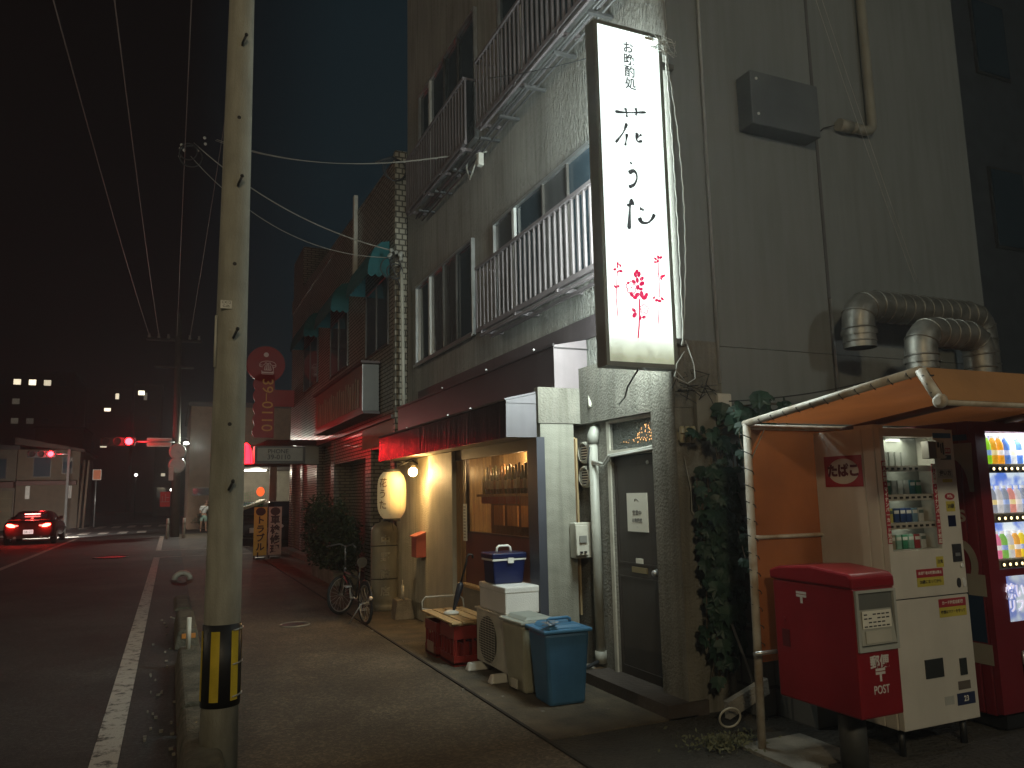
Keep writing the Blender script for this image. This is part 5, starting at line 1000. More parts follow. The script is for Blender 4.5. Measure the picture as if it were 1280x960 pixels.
far_house('apartment_building', -13, -6.5, 138, 150, 19.5, dark, 'distant darker block with two small lit windows high at its right', [(-9.9, 16.0, 0.9, 0.5), (-8.6, 18, .5, .9), (-10.2, 10.2, .9, .4), (-9.5, 11, .5, .5), (-12, 14, 1.2, 1), (-12, 10, 1.2, 1)], (2.4, 1.2, 0.9, 0.9, 0, 0))
far_house('apartment_building', -5.9, -2.0, 135, 150, 20.0, pbr('far_block_brown', (0.06, 0.04, 0.03), 0.9), 'distant narrow block with one bright top window above the red traffic light', [(-5.0, 18.4, 0.9, 0.7), (-4.4, 17.6, 0.5, 1.2), (-3.2, 14, 1, 1), (-3.2, 10, 1, 1)], (2.6, 0.12, 0, 0))
far_house('house', -13.5, -9, 95, 104, 9.5, pbr('far_gable', (0.07, 0.05, 0.035), 0.9), 'low dim building with a small upper box far behind the pale house', [(-12, 6.5, .35, .6), (-10.5, 7.0, .3, .4), (-12, 3.5, 1, 1), (-10, 3.5, 1, 1)], (1.2, 0.6, 0, 0))
far_house('house', -1.8, 4, 90, 110, 8, dark, 'dark low building closing the far end of the street', [(0, 5, 1.2, 1.2), (-1, 2, 0.8, 1), (-.9, 4.2, .4, .3)], (0, 0, 0.5))
far_house('tall_block', 12.6, 40, 9, 30, 22, pbr('right_block_wall', (0.10, 0.115, 0.13), 0.85, var=0.2), 'dark blue tall building behind, at the right edge of the picture', [(14.4, 6.0, 0.9, 1.5), (17, 6.0, 1.0, 1.5), (14.4, 9.5, 0.9, 1.5), (17, 9.5, 1.0, 1.5)])
for i, (x, y, z, s_, w_) in enumerate(((-2.9, 75, 3.9, 3, 'by the dark street mouth'), (0.0, 70, 2.5, 2, 'left of the junction pole, low'), )):
    t = thing('far_lamp', 'tiny white lamp far down the street, '+w_, 'lamp', (x, y, z)); MB().ball((x, y, z), 0.13, 8).build('bulb', emis('far_bulb', (1, 0.95, 0.85), 5), t); MB().tube([(x, y+0.2, 0), (x, y+0.2, z)], 0.04, 6).build('post', blackm, t)
# wires along the street
def wire(a, c, s_, r_, lab, m_=wirem, g='overhead power lines along the street'): return solo('power_line', MB().tube(sag(a, c, s_, 24), r_, 5), m_, lab, 'power line', g)
wm = pbr('line_grey', (0.16, 0.14, 0.13), 0.45)
wire((-2.3, -6, 9.5), (-1.2, 38, 9.1), 0.5, 0.012, 'leftmost overhead line running down the street', wm)
wire((-1.15, -6, 9.2), (-0.8, 38, 9.1), 0.5, 0.012, 'second overhead line from the left running down the street', wm)
wire((0.02, -6, 8.8), (-0.05, 38, 9.1), 0.3, 0.010, 'overhead line falling almost straight down the picture left of the near pole', wm)
wire((0.75, -6, 8.6), (0.5, 38, 9.0), 0.3, 0.008, 'overhead line passing closest to the left edge of the near pole', wm)
t = thing('line_clamp', 'cluster of white insulator clamps where two service wires leave the overhead line', 'clamp', (0.1, 16.3, 8.7))
mb = MB()
for i in range(7): mb.ball((0.12+random.uniform(-.25, .25), 16.3+random.uniform(-.2, .2), 8.85+random.uniform(-.3, .2)), 0.032, 8)
mb.build('insulators', white, t)
MB().torus((0.1, 16.3, 8.6), (0, 1, 0.1), 0.22, 0.015).torus((0.05, 16.2, 8.65), (0.2, 1, 0.1), 0.17, 0.012).build('loops', wirem, t)
wire((0.15, 16.3, 8.9), (3.3, 12.3, 5.72), 0.32, 0.011, 'upper, thicker service wire from the clamps to the pale tiled corner', wirel, 'service wires to the buildings')
wire((0.10, 16.3, 8.6), (3.3, 12.35, 5.62), 0.55, 0.007, 'lower, thinner service wire from the clamps to the pale tiled corner', wirel, 'service wires to the buildings')
wire((0.5, 14.0, 8.0), (3.45, 9.2, 6.15), 0.28, 0.006, 'nearly level service wire ending under the third-floor railing', wirel, 'service wires to the buildings')
wire((0.5, 14.6, 8.25), (3.45, 9.3, 6.2), 0.28, 0.005, 'second nearly level service wire just above the one ending under the railing', wirel, 'service wires to the buildings')

# ================================================================== CAR WITH TAIL LIGHTS
cx, cy = -5.13, 36.0
car = thing('sports_car', 'low red-lit sports car seen from behind with its brake lights on', 'car', (cx, cy+2, 0))
carp = pbr('car_paint', (0.10, 0.03, 0.03), 0.18, var=0.1, metal=0.3)
secs = [(0.0, 0.78, 0.36, 0.80), (0.06, 0.86, 0.26, 0.88), (0.35, 0.89, 0.24, 0.93), (0.8, 0.90, 0.22, 0.97), (1.6, 0.88, 0.22, 0.96), (2.8, 0.88, 0.22, 0.92), (3.7, 0.87, 0.22, 0.80), (4.15, 0.80, 0.28, 0.66), (4.25, 0.68, 0.34, 0.55)]
mb = MB(); rings = []
for dy, w, z0, z1 in secs:
    pr_ = [(-w*0.92, z0), (-w, z0+0.12), (-w, (z0+z1)/2), (-w*0.97, z1-0.08), (-w*0.82, z1), (0, z1+0.03), (w*0.82, z1), (w*0.97, z1-0.08), (w, (z0+z1)/2), (w, z0+0.12), (w*0.92, z0)]
    rings.append([mb.bm.verts.new((cx+x, cy+dy, z)) for x, z in pr_])
for a, c in zip(rings, rings[1:]):
    for i in range(len(a)): mb._f([a[i], a[(i+1) % len(a)], c[(i+1) % len(a)], c[i]], True)
mb._f(rings[0]); mb._f(rings[-1][::-1]); mb.build('body', carp, car)
mb = MB(); rings = []
for dy, w, z in ((0.45, 0.60, 0.94), (0.95, 0.62, 1.18), (1.5, 0.60, 1.30), (2.2, 0.58, 1.28), (3.0, 0.66, 0.93)):
    rings.append([mb.bm.verts.new((cx+x, cy+dy, zz)) for x, zz in ((-w-0.14, 0.90), (-w, z-0.04), (-w*0.8, z), (w*0.8, z), (w, z-0.04), (w+0.14, 0.90))])
for a, c in zip(rings, rings[1:]):
    for i in range(len(a)-1): mb._f([a[i], a[i+1], c[i+1], c[i]], True)
mb._f(rings[0]); mb._f(rings[-1][::-1]); cab = mb.build('cabin', carp, car)
MB().prism([(cx-0.55, cy+0.47, 0.965), (cx+0.55, cy+0.47, 0.965), (cx+0.50, cy+0.94, 1.175), (cx-0.50, cy+0.94, 1.175)], (0, -0.012, 0.012)).build('rear_window', darkglass, cab)
tlm = emis('tail_light_glow', (1.0, 0.05, 0.03), 40, (0.5, 0, 0))
for s_ in (-1, 1):
    h_ = MB().ell(cx+s_*0.60, 0.75, 0.16, 0.065, (0, cy-0.01, 0), '-Y', 0.03, a=R(12*s_)).build('tail_light', tlm, car)
    MB().ell(cx+s_*0.42, 0.745, 0.07, 0.03, (0, cy-0.012, 0), '-Y', 0.03).build('inner_lamp', emis('inner_tail_glow', (1, 0.1, 0.08), 6), h_)
B(cx-0.27, cx+0.27, cy+0.78, cy+0.80, 1.17, 1.20).build('brake_lamp', emis('brake_lamp_glow', (1.0, 0.12, 0.1), 20), car)
pt = B(cx-0.17, cx+0.17, cy-0.035, cy-0.02, 0.42, 0.58).build('number_plate', emis('plate_white', (1, 0.8, 0.75), 0.8), car)
MB().text('38-27', 0.13, (cx, cy-0.037, 0.49), '-Y', 0.001).build('plate_digits', ink, pt)
B(cx-0.70, cx+0.70, cy-0.03, cy+0.1, 0.24, 0.35).build('bumper_lower', blackm, car)
mb = MB()
for s_ in (-1, 1): mb.lathe([(0.05, -0.06), (0.05, 0.05)], (cx+s_*0.45, cy, 0.28), 12, 'y')
mb.build('exhaust', alu, car)
MB().tube([(cx-0.72, cy+0.03, 0.97), (cx, cy+0.0, 1.0), (cx+0.72, cy+0.03, 0.97)], 0.025, 6).build('spoiler', carp, car)
for s_ in (-1, 1):
    B(cx+s_*0.84-0.1, cx+s_*0.84+0.1, cy+1.95, cy+2.05, 0.95, 1.07).build('wing_mirror', carp, car)
    for dy in (0.75, 3.4):
        w_ = MB().lathe([(0.28, -0.1), (0.31, -0.08), (0.31, 0.08), (0.28, 0.1)], (cx+s_*0.80, cy+dy, 0.31), 24, 'x').build('wheel', rubber, car); MB().lathe([(0.2, -0.105), (0.2, 0.105)], (cx+s_*0.80, cy+dy, 0.31), 14, 'x').build('rim', alu, w_)
for s_ in (-1, 1): lamp('tail_lamp_light', 'POINT', (cx+s_*0.6, cy-0.12, 0.72), 12, (1.0, 0.03, 0.02), 0.06)
lamp('brake_lamp_light', 'POINT', (cx, cy+0.7, 1.22), 7, (1.0, 0.05, 0.04), 0.05)
for s_ in (-1, 1): lamp('headlamp_beam', 'SPOT', (cx+s_*0.6, cy+4.35, 0.65), 1900, (1.0, 0.96, 0.86), 0.05, (cx+s_*0.6+3.2, cy+24, -0.4), 70, 0.6)

# ================================================================== WALKER
def skin(name, pts, edges, mat_, parent, sub=2):
    me = bpy.data.meshes.new(name); me.from_pydata([p[:3] for p in pts], edges, []); o = bpy.data.objects.new('tmp', me); COL.objects.link(o)
    sm = o.modifiers.new('s', 'SKIN'); sm.use_smooth_shade = True
    for v, p in zip(me.skin_vertices[0].data, pts): v.radius = (p[3], p[4] if len(p) > 4 else p[3])
    me.skin_vertices[0].data[0].use_root = True
    ss = o.modifiers.new('u', 'SUBSURF'); ss.levels = sub; dg = bpy.context.evaluated_depsgraph_get(); m2 = bpy.data.meshes.new_from_object(o.evaluated_get(dg))
    bpy.data.objects.remove(o); m2.name = name
    for v in m2.vertices: v.co -= OFF[parent]
    m2.materials.clear(); m2.materials.append(mat_); q = bpy.data.objects.new(name, m2); COL.objects.link(q); q.parent = parent; OFF[q] = OFF[parent]; return q
wx, wy = 1.52, 42.2
wp = thing('person', 'walker in a white shirt and pale green shorts stooping by the junction', 'person', (wx, wy, 0.0))
S = lambda x, y, z, *r: (wx+x, wy+y, z, *r)
pts = [S(0, 0, 0.80, 0.13, 0.10), S(0.0, 0, 0.98, 0.12, 0.09), S(0.03, -.02, 1.15, 0.15, 0.10), S(0.07, -.03, 1.28, 0.12, 0.09), S(0.10, -.04, 1.35, 0.05), S(0.13, -.05, 1.42, 0.07), S(0.14, -.06, 1.49, 0.085), S(0.14, -.06, 1.55, 0.06),
       S(-.09, 0, 0.76, 0.085), S(-.10, -.05, 0.44, 0.055), S(-.12, 0.05, 0.12, 0.035), S(-.12, -.07, 0.05, 0.035),
       S(.10, 0, 0.76, 0.085), S(.12, .04, 0.44, 0.055), S(.13, .05, 0.12, 0.035), S(.16, -.07, 0.05, 0.035),
       S(-.12, -.02, 1.25, 0.05), S(-.17, -.02, 1.0, 0.04), S(-.08, -.14, 0.86, 0.028), S(-.05, -.17, 0.83, 0.03),
       S(.23, -.02, 1.22, 0.05), S(.30, -.06, 1.0, 0.04), S(.36, -.12, 0.85, 0.028), S(.37, -.14, 0.79, 0.03)]
ed = [(0, 1), (1, 2), (2, 3), (3, 4), (4, 5), (5, 6), (6, 7), (0, 8), (8, 9), (9, 10), (10, 11), (0, 12), (12, 13), (13, 14), (14, 15), (3, 16), (16, 17), (17, 18), (18, 19), (3, 20), (20, 21), (21, 22), (22, 23)]
skin('body', pts, ed, pbr('skin_tone', (0.42, 0.24, 0.16), 0.6), wp)
skin('shirt', [S(0, 0, 0.92, 0.14, 0.12), S(0.0, 0, 1.02, 0.145, 0.11), S(0.03, -.02, 1.15, 0.17, 0.12), S(0.07, -.03, 1.27, 0.14, 0.11), S(0.09, -.035, 1.33, 0.07), S(-.12, -.02, 1.25, 0.07), S(-.16, -.02, 1.08, 0.06), S(.23, -.02, 1.22, 0.07), S(.28, -.05, 1.06, 0.06)], [(0, 1), (1, 2), (2, 3), (3, 4), (3, 5), (5, 6), (3, 7), (7, 8)], pbr('white_shirt', (0.7, 0.7, 0.68), 0.8), wp)
skin('shorts', [S(0, 0, 0.90, 0.145, 0.12), S(0, 0, 0.80, 0.145, 0.12), S(-.09, 0, 0.72, 0.10), S(-.10, -.03, 0.52, 0.085), S(.10, 0, 0.72, 0.10), S(.115, .03, 0.52, 0.085)], [(0, 1), (1, 2), (2, 3), (1, 4), (4, 5)], pbr('pale_green_cloth', (0.30, 0.45, 0.38), 0.8), wp)
MB().ball((wx+0.14, wy-0.045, 1.515), 0.098, 12, 1.0).build('hair', pbr('brown_hair', (0.12, 0.05, 0.03), 0.7), wp)
solo('shoulder_bag', MB().tube([(wx-0.2, wy-0.12, 0.86), (wx-0.1, wy-0.15, 0.86)], 0.08, 10).tube([(wx-0.15, wy-0.12, 0.92), (wx-0.05, wy-0.16, 1.15), (wx+0.15, wy-0.12, 1.33)], 0.012, 5), blackm, 'small black bag slung at the hip of the walker in the white shirt', 'bag')
# ================================================================== DUCTS ON THE SIDE WALL
def duct(path, r, lab):
    t = thing('duct', lab, 'duct', path[-1], 'spiral ducts on the side wall')
    P = [Vector(p) for p in path]; Q = [P[0]]
    for i in range(1, len(P)-1):
        a, b_, c = P[i-1], P[i], P[i+1]; k = r*1.35; d0 = (a-b_).normalized(); d1 = (c-b_).normalized()
        for j in range(6): u = j/5; Q.append((b_+d0*k)*(1-u)**2+b_*2*u*(1-u)+(b_+d1*k)*u*u)
    Q.append(P[-1]); MB().tube(Q, r, 28, caps=False).build('sheet', galv, t)
    mb = MB(); L = 0; nxt = 0.05
    for a, b_ in zip(Q, Q[1:]):
        seg = (b_-a).length
        while nxt < L+seg:
            p = a+(b_-a)*((nxt-L)/seg); mb.torus(p, (b_-a)+Vector((0.0, 0.0, 0.0)), r+0.002, 0.007, 28, 5); nxt += 0.11
        L += seg
    mb.build('seam_rib', galv, t)
    MB().tube([Q[0]+Vector((0, 0, 0.004)), Q[0]+Vector((0, 0, 0.014))], r*0.97, 24).build('dark_mouth', ink, t)
    MB().lathe([(r+0.012, 0.10), (r+0.012, 0.14)], Q[0], 28, caps=False).build('collar', galv, t)
    return t
duct([(5.02, 4.42, 2.70), (5.02, 4.42, 3.06), (6.50, 4.42, 3.06), (6.50, 4.42, 1.6)], 0.125, 'longer upper silver duct arching over the lower one on the side wall')
duct([(5.20, 4.02, 2.42), (5.20, 4.02, 2.77), (5.86, 4.02, 2.77), (5.86, 4.02, 1.5)], 0.115, 'shorter lower silver duct tucked under the long one behind the orange canopy')
for x, y in ((5.6, 4.42), (6.2, 4.42)): solo('duct_hanger', B(x-0.015, x+0.015, y, YC-0.016, 3.02, 3.06), galv, 'flat metal hanger holding the long upper duct, '+('left one' if x < 6 else 'right one'), 'hanger', 'duct hangers')

# ================================================================== CANOPY
cn = thing('canopy', 'orange fabric canopy on laced white pipes over the vending machines', 'canopy', (4.5, 3.4, 0))
pipew = pbr('chipped_white_pipe', (0.55, 0.53, 0.46), 0.5, var=0.5, vs=10, col2=(0.30, 0.22, 0.14))
orf = pbr('orange_canvas', (0.38, 0.115, 0.032), 0.75, var=0.25, vs=3, bump=0.15, bs=14)
# canvas lets some light through
def translucent(M, w):
    n = M.node_tree.nodes; l = M.node_tree.links; b_ = n['Principled BSDF']; tr = n.new('ShaderNodeBsdfTranslucent'); mx = n.new('ShaderNodeMixShader'); mx.inputs[0].default_value = w
    l.new(b_.inputs['Base Color'].links[0].from_socket, tr.inputs[0]); l.new(b_.outputs[0], mx.inputs[1]); l.new(tr.outputs[0], mx.inputs[2]); l.new(mx.outputs[0], n['Material Output'].inputs[0])
translucent(orf, 0.35)
CX, XE = 3.40, 7.6
MB().tube([(CX-0.02, 3.96, 0.0), (CX+0.02, 3.96, 2.02)], 0.026, 10).build('post', pipew, cn)
MB().tube([(CX+0.02, 3.98, 2.02), (CX+0.02, 2.66, 2.17)], 0.024, 10).build('side_rail', pipew, cn)
MB().tube([(CX+0.02, 2.66, 2.17), (CX+0.02, 2.57, 2.01)], 0.026, 10).lathe([(0.02, 0), (0.036, 0.01), (0.036, 0.03), (0.02, 0.04)], (CX-0.01, 2.56, 2.005), 12, 'x').build('corner_pipe', pipew, cn)
MB().tube([(CX+0.02, 2.66, 2.165), (XE, 2.66, 2.165)], 0.022, 8).tube([(CX+0.02, 2.57, 2.005), (XE, 2.57, 2.005)], 0.02, 8).build('front_rail', pipew, cn)
MB().tube([(CX+0.02, 3.97, 2.0), (XE, 3.97, 2.0)], 0.018, 8).tube([(CX, 3.96, 1.29), (4.6, 3.96, 1.285)], 0.013, 8).build('back_rail', pipew, cn)
for x in (4.25, 5.3): MB().tube([(x, 3.96, 1.985), (x, 2.66, 2.12)], 0.022, 8).build('rafter', pbr('dark_rafter', (0.10, 0.035, 0.02), 0.7), cn)
for x in (5.4, 7.5): MB().tube([(x, 4.0, 0), (x, 4.0, 2.0)], 0.022, 8).build('post', pipew, cn)
mb = MB(); n_ = 14
for i in range(n_):
    x0 = CX+0.03+(XE-CX-0.03)*i/n_; x1 = CX+0.03+(XE-CX-0.03)*(i+1)/n_
    for j in range(6):
        ya, yb = 3.96-1.3*j/6, 3.96-1.3*(j+1)/6; zz = lambda x, y: 2.03+(3.96-y)/1.3*0.15-0.012*math.sin((x*3)+0.3)*math.sin((3.96-y)/1.3*math.pi)
        mb.poly([(x0, ya, zz(x0, ya)), (x1, ya, zz(x1, ya)), (x1, yb, zz(x1, yb)), (x0, yb, zz(x0, yb))])
mb.build('roof_canvas', orf, cn)
MB().poly([(CX+0.045, 2.645, 2.185), (XE, 2.645, 2.185), (XE, 2.548, 2.01), (CX+0.045, 2.548, 2.01)]).build('valance', pbr('lit_valance_canvas', (0.36, 0.175, 0.06), 0.8, var=0.25, vs=3, bump=0.2, bs=10), cn)  # lamplit orange-yellow of the valance put into its colour
mb = MB()
for i in range(6):
    x0 = CX+0.04+0.2*i; x1 = x0+0.2; mb.poly([(x0, 3.975, 0.52), (x1, 3.975+0.0*i, 0.52), (x1, 3.975, 1.99), (x0, 3.975, 1.99)])
mb.build('side_curtain', orf, cn)
for i in range(13): z = 0.62+i*0.107; MB().tube([(CX+0.05, 3.955, z), (CX+0.02, 3.93, z+0.02), (CX-0.028, 3.955, z+0.045), (CX-0.02, 3.98, z+0.05)], 0.0035, 4).build('lacing', wirem, cn)
for i in range(11): y = 3.85-i*0.11; zr = 2.02+(3.98-y)/1.32*0.15; MB().tube([(CX+0.045, y, zr+0.01), (CX+0.02, y-0.01, zr+0.028), (CX-0.008, y-0.03, zr), (CX+0.02, y-0.035, zr-0.027)], 0.0035, 4).build('lacing', wirem, cn)
for i in range(3): z = 2.04+i*0.045; MB().tube([(CX+0.05, 2.61, z+.01), (CX-0.01, 2.59+i*0.02, z+0.01), (CX+0.05, 2.60+i*.02, z-0.02)], 0.004, 4).build('lacing', wirem, cn)
MB().poly([(CX+0.03, 3.965, 2.0), (CX+0.16, 3.965, 2.0), (CX+0.04, 3.965, 1.84)]).build('corner_flap', pbr('dull_canvas', (0.25, 0.15, 0.10), 0.8), cn)
MB().tube([(CX+0.16, 3.95, 1.99), (CX+0.03, 3.94, 1.80)], 0.004, 4).build('corner_cord', wirel, cn)

# ================================================================== POST BOX
pb = thing('post_box', 'red post box with a grey mail slot on a dark pillar under the canopy', 'post box', (3.59, 3.5, 0))
X0, X1, Y0, Y1 = 3.415, 3.745, 3.2, 3.82
bd = B(X0+0.006, X1-0.006, Y0+0.006, Y1, 0.36, 1.045).build('body', redpaint, pb, bevel=0.012)
mb = MB(); mb.prism([(X0, y, z) for y, z in ((Y0, 1.04), (Y0, 1.10), (Y0+0.03, 1.125), (Y0+0.3, 1.15), (Y1-0.06, 1.13), (Y1+0.02, 1.105), (Y1+0.02, 1.05))], (X1-X0, 0, 0)); mb.build('top_cover', redpaint, pb, bevel=0.014)
fp_ = MB().box(X0+0.014, X0+0.032, Y0-0.010, Y0+0.005, 0.71, 1.035).box(X1-0.032, X1-0.014, Y0-0.010, Y0+0.005, 0.71, 1.035).box(X0+0.032, X1-0.032, Y0-0.010, Y0+0.005, 0.71, 0.735).box(X0+0.032, X1-0.032, Y0-0.010, Y0+0.005, 1.02, 1.035).build('slot_frame', pbr('slot_grey', (0.40, 0.41, 0.37), 0.4), pb)
B(X0+0.032, X1-0.032, Y0+0.0045, Y0+0.0058, 0.735, 1.02).build('slot_recess', pbr('slot_shadow', (0.13, 0.135, 0.12), 0.5), fp_)
MB().prism([(X0+0.034, Y0-0.006, 0.745), (X0+0.034, Y0+0.003, 0.93), (X1-0.055, Y0+0.003, 0.93), (X1-0.036, Y0-0.006, 0.745)], (0, -0.006, 0)).build('slot_flap', pbr('flap_grey', (0.42, 0.42, 0.36), 0.45), fp_)
B(X0+0.06, X1-0.08, Y0-0.018, Y0-0.0135, 0.755, 0.82).build('flap_plate', pbr('flap_plate', (0.52, 0.50, 0.42), 0.5), fp_)
nt_ = B(X0+0.045, X1-0.07, Y0-0.0155, Y0-0.0125, 0.832, 0.925).build('collection_notice', paper, fp_)
mb = MB()
for r_ in range(4):
    for c_ in range(6):
        if (r_*c_+r_) % 5 != 1: mb.rect(X0+0.055+c_*0.033, 0.84+r_*0.021, X0+0.055+c_*0.033+0.024, 0.847+r_*0.021, (0, Y0-0.016, 0), '-Y', 0.0005)
mb.build('notice_print', ink, nt_)
wm_ = pbr('post_white', (0.62, 0.60, 0.55), 0.6)
MB().text('郵便', 0.072, (3.582, Y0+0.0055, 0.645), '-Y', 0.0006, bold=0.03).text('〒', 0.088, (3.582, Y0+0.0055, 0.575), '-Y', 0.0006, bold=0.035, sx=1.1).text('POST', 0.062, (3.582, Y0+0.0055, 0.502), '-Y', 0.0006, bold=0.012, sx=0.8).build('front_lettering', wm_, bd)
MB().text('〒', 0.085, (X0+0.0055, 3.585, 0.955), '-X', 0.0006, bold=0.04, sx=1.25).build('side_mark', wm_, bd)
MB().box(X0+0.003, X0+0.0055, 3.70, 3.76, 0.66, 0.76).build('lock_cover', pbr('dark_red', (0.10, 0.008, 0.01), 0.4), bd); MB().lathe([(0.015, 0), (0.015, 0.006)], (X0, 3.74, 0.82), 12, 'x').build('lock', redpaint, bd)
MB().lathe([(0.075, 0.0), (0.075, 0.358)], (3.60, 3.45, 0), 20).box(3.5, 3.7, 3.35, 3.55, 0, 0.03).build('pillar', pbr('pillar_dark', (0.05, 0.05, 0.045), 0.6), pb)
MB().tube([(X0-0.12, 3.88, 0.60), (X0+0.04, 3.86, 0.605)], 0.014, 6).build('bracket', alu, pb)

# ================================================================== CIGARETTE MACHINE
vm = thing('cigarette_machine', 'pale beige cigarette vending machine with a red たばこ sticker on its side', 'vending machine', (4.34, 3.7, 0))
A0, A1, F0_, K0 = 4.0, 4.665, 3.44, 3.98
bg_ = pbr('machine_beige', (0.56, 0.53, 0.46), 0.45, var=0.12, vs=3, streak=0.06)
bd = MB().box(A0, A1, F0_+0.135, K0, 0.16, 1.965).box(A0, 4.03, F0_+0.045, F0_+0.1345, 0.16, 1.965).box(4.48, A1, F0_+0.045, F0_+0.1345, 0.16, 1.965).box(4.0305, 4.4795, F0_+0.045, F0_+0.1345, 0.16, 1.16).box(4.0305, 4.4795, F0_+0.045, F0_+0.1345, 1.91, 1.965).build('body', bg_, vm, bevel=0.008)
mb = MB(); mb.box(A0+0.003, A1-0.003, F0_, F0_+0.04, 0.92, 1.20).box(A0+0.003, 4.035, F0_, F0_+0.04, 1.20, 1.955).box(4.475, A1-0.003, F0_, F0_+0.04, 1.2, 1.955).box(4.035, 4.475, F0_, F0_+0.04, 1.905, 1.955)
dr = mb.build('door', bg_, vm)
B(A0+0.003, A1-0.003, F0_+0.0, F0_+0.04, 0.165, 0.912).build('lower_door', bg_, vm, bevel=0.004)
B(A0+0.003, A1-0.003, F0_+0.01, F0_+0.04, 0.912, 0.92).build('door_gap', ink, vm)
B(4.012, 4.10, F0_+0.05, F0_+0.2, 1.965, 1.985).build('hinge_box', bg_, vm)
for x in (4.06, 4.6): MB().tube([(x, F0_+0.08, 0), (x, F0_+0.08, 0.16)], 0.02, 8).build('leg', blackm, vm)
for x in (4.06, 4.6): MB().tube([(x, K0-0.06, 0), (x, K0-0.06, 0.16)], 0.02, 8).build('leg', blackm, vm)
B(4.035, 4.475, F0_+0.125, F0_+0.13, 1.20, 1.905).build('display_back', pbr('display_back', (0.30, 0.31, 0.27), 0.7), vm)
B(4.20, 4.3, F0_+0.1, F0_+0.124, 1.885, 1.90).build('display_tube', emis('display_tube', (0.9, 1.0, 0.9), 1.0), vm)
lamp('display_light', 'AREA', (4.25, F0_+0.06, 1.89), 1.3, (0.9, 1.0, 0.88), 0.2, (4.25, F0_+0.07, 1.0))
rows = [1.725, 1.545, 1.37, 1.205]
pcol = {'W': (0.5, 0.5, 0.46), 'G': (0.03, 0.17, 0.09), 'B': (0.02, 0.05, 0.16), 'Y': (0.5, 0.48, 0.12), 'L': (0.14, 0.24, 0.32), 'O': (0.28, 0.24, 0.16), 'M': (0.20, 0.36, 0.28), 'R': (0.30, 0.03, 0.03), 'T': (0.03, 0.14, 0.16), 'C': (0.33, 0.34, 0.31)}
cname = {'W': 'white', 'G': 'green', 'B': 'dark blue', 'Y': 'yellow', 'L': 'light blue', 'O': 'tan', 'M': 'white and green', 'R': 'white and red', 'T': 'teal', 'C': 'blank clear'}
rc = ['CCCCC', 'CGCCCTG', 'OYBBBLW', 'WOMGMRW']
rname = ['top', 'second', 'third', 'lowest']; onum = ['first', 'second', 'third', 'fourth', 'fifth', 'sixth', 'seventh']
shp = MB()
for ri, z in enumerate(rows):
    lamp('display_light', 'POINT', (4.25, F0_+0.045, z+0.135), 0.16, (0.92, 1.0, 0.88), 0.01)  # added fill lamp to brighten the packs in this row
    shelf = B(4.036, 4.474, F0_+0.03, F0_+0.12, z-0.012, z).build('shelf', pbr('shelf_grey', (0.42, 0.42, 0.38), 0.5), vm)
    strip = B(4.036, 4.474, F0_+0.018, F0_+0.029, z-0.038, z+0.0).build('price_strip', white, shelf)
    nn = 6 if ri == 0 else 8
    for i in range(nn):
        x = 4.06+i*0.052; B(x-0.011, x+0.011, F0_+0.011, F0_+0.0178, z-0.026, z-0.013).build('button', ink, strip)
    for i, ch in enumerate(rc[ri]):
        x = 4.072+i*0.055; hgt = 0.088
        pk = thing('cigarette_pack', '%s cigarette pack, %s from the left in the %s row of the display' % (cname[ch], onum[i], rname[ri]), 'cigarette pack', (x, F0_+0.085, z+0.001), 'dummy packs shown in the cigarette machine')
        B(x-0.021, x+0.021, F0_+0.075, F0_+0.097, z+0.001, z+hgt).build('carton', pbr('pack_'+cname[ch].replace(' ', '_'), pcol[ch], 0.35 if ch != 'C' else 0.2, var=0.05), pk)
        if ch != 'C':
            B(x-0.021, x+0.021, F0_+0.0742, F0_+0.0748, z+0.055, z+0.075).build('band', white if ch not in 'WY' else pbr('band_dark', (0.1, 0.15, 0.12), 0.5), pk)
B(4.036, 4.474, F0_+0.006, F0_+0.009, 1.17, 1.905).build('display_glass', glass_mat('display_glass', (0.03, 0.03, 0.03), 0.9, 0.05), vm)
rs_ = pbr('sticker_red', (0.34, 0.02, 0.035), 0.5); 
for x, z0, z1 in ((3.998, 1.25, 1.755), (4.436, 1.23, 1.735)):
    st_ = B(x, x+0.034, F0_-0.0025, F0_+0.0, z0, z1).build('red_strip', rs_, dr)
    MB().text('成人識別・マイナンバーカード対応', 0.029, (x+0.017, F0_-0.0035, z1-0.022), '-Y', 0.0004, vertical=True, bold=0.03, step=1.07).build('strip_text', paper, st_)
sk = MB().rect(-3.893, 1.60, -3.585, 1.80, (A0-0.002, 0, 0), '-X', 0.0015).build('tobacco_sticker', rs_, bd)
MB().ell(-3.738, 1.70, 0.125, 0.082, (A0-0.0037, 0, 0), '-X', 0.0006, n=40).build('sticker_oval', pbr('sticker_cream', (0.55, 0.52, 0.44), 0.5), sk)
MB().text('たばこ', 0.088, (A0-0.0046, 3.738, 1.70), '-X', 0.0006, bold=0.05).build('sticker_text', pbr('sticker_ink', (0.10, 0.01, 0.02), 0.6), sk)
def dec(x0, x1, z0, z1, m_, name, par, txt=None, ts=0.02, tm=None, y=F0_, th=0.002):
    o = B(x0, x1, y-th, y-0.0001, z0, z1).build(name, m_, par)
    if txt: MB().text(txt, ts, ((x0+x1)/2, y-th-0.0008, (z0+z1)/2), '-Y', 0.0003, bold=0.02).build(name+'_text', tm or paper, o)
    return o
yel = pbr('sticker_yellow', (0.50, 0.42, 0.06), 0.5)
dec(4.478, 4.645, 1.90, 1.932, pbr('blue_strip', (0.03, 0.12, 0.28), 0.4), 'blue_strip', dr)
bx = B(4.36, 4.43, F0_-0.055, F0_-0.001, 1.765, 1.875).build('card_reader_box', pbr('reader_tan', (0.16, 0.14, 0.11), 0.5), dr, bevel=0.004)
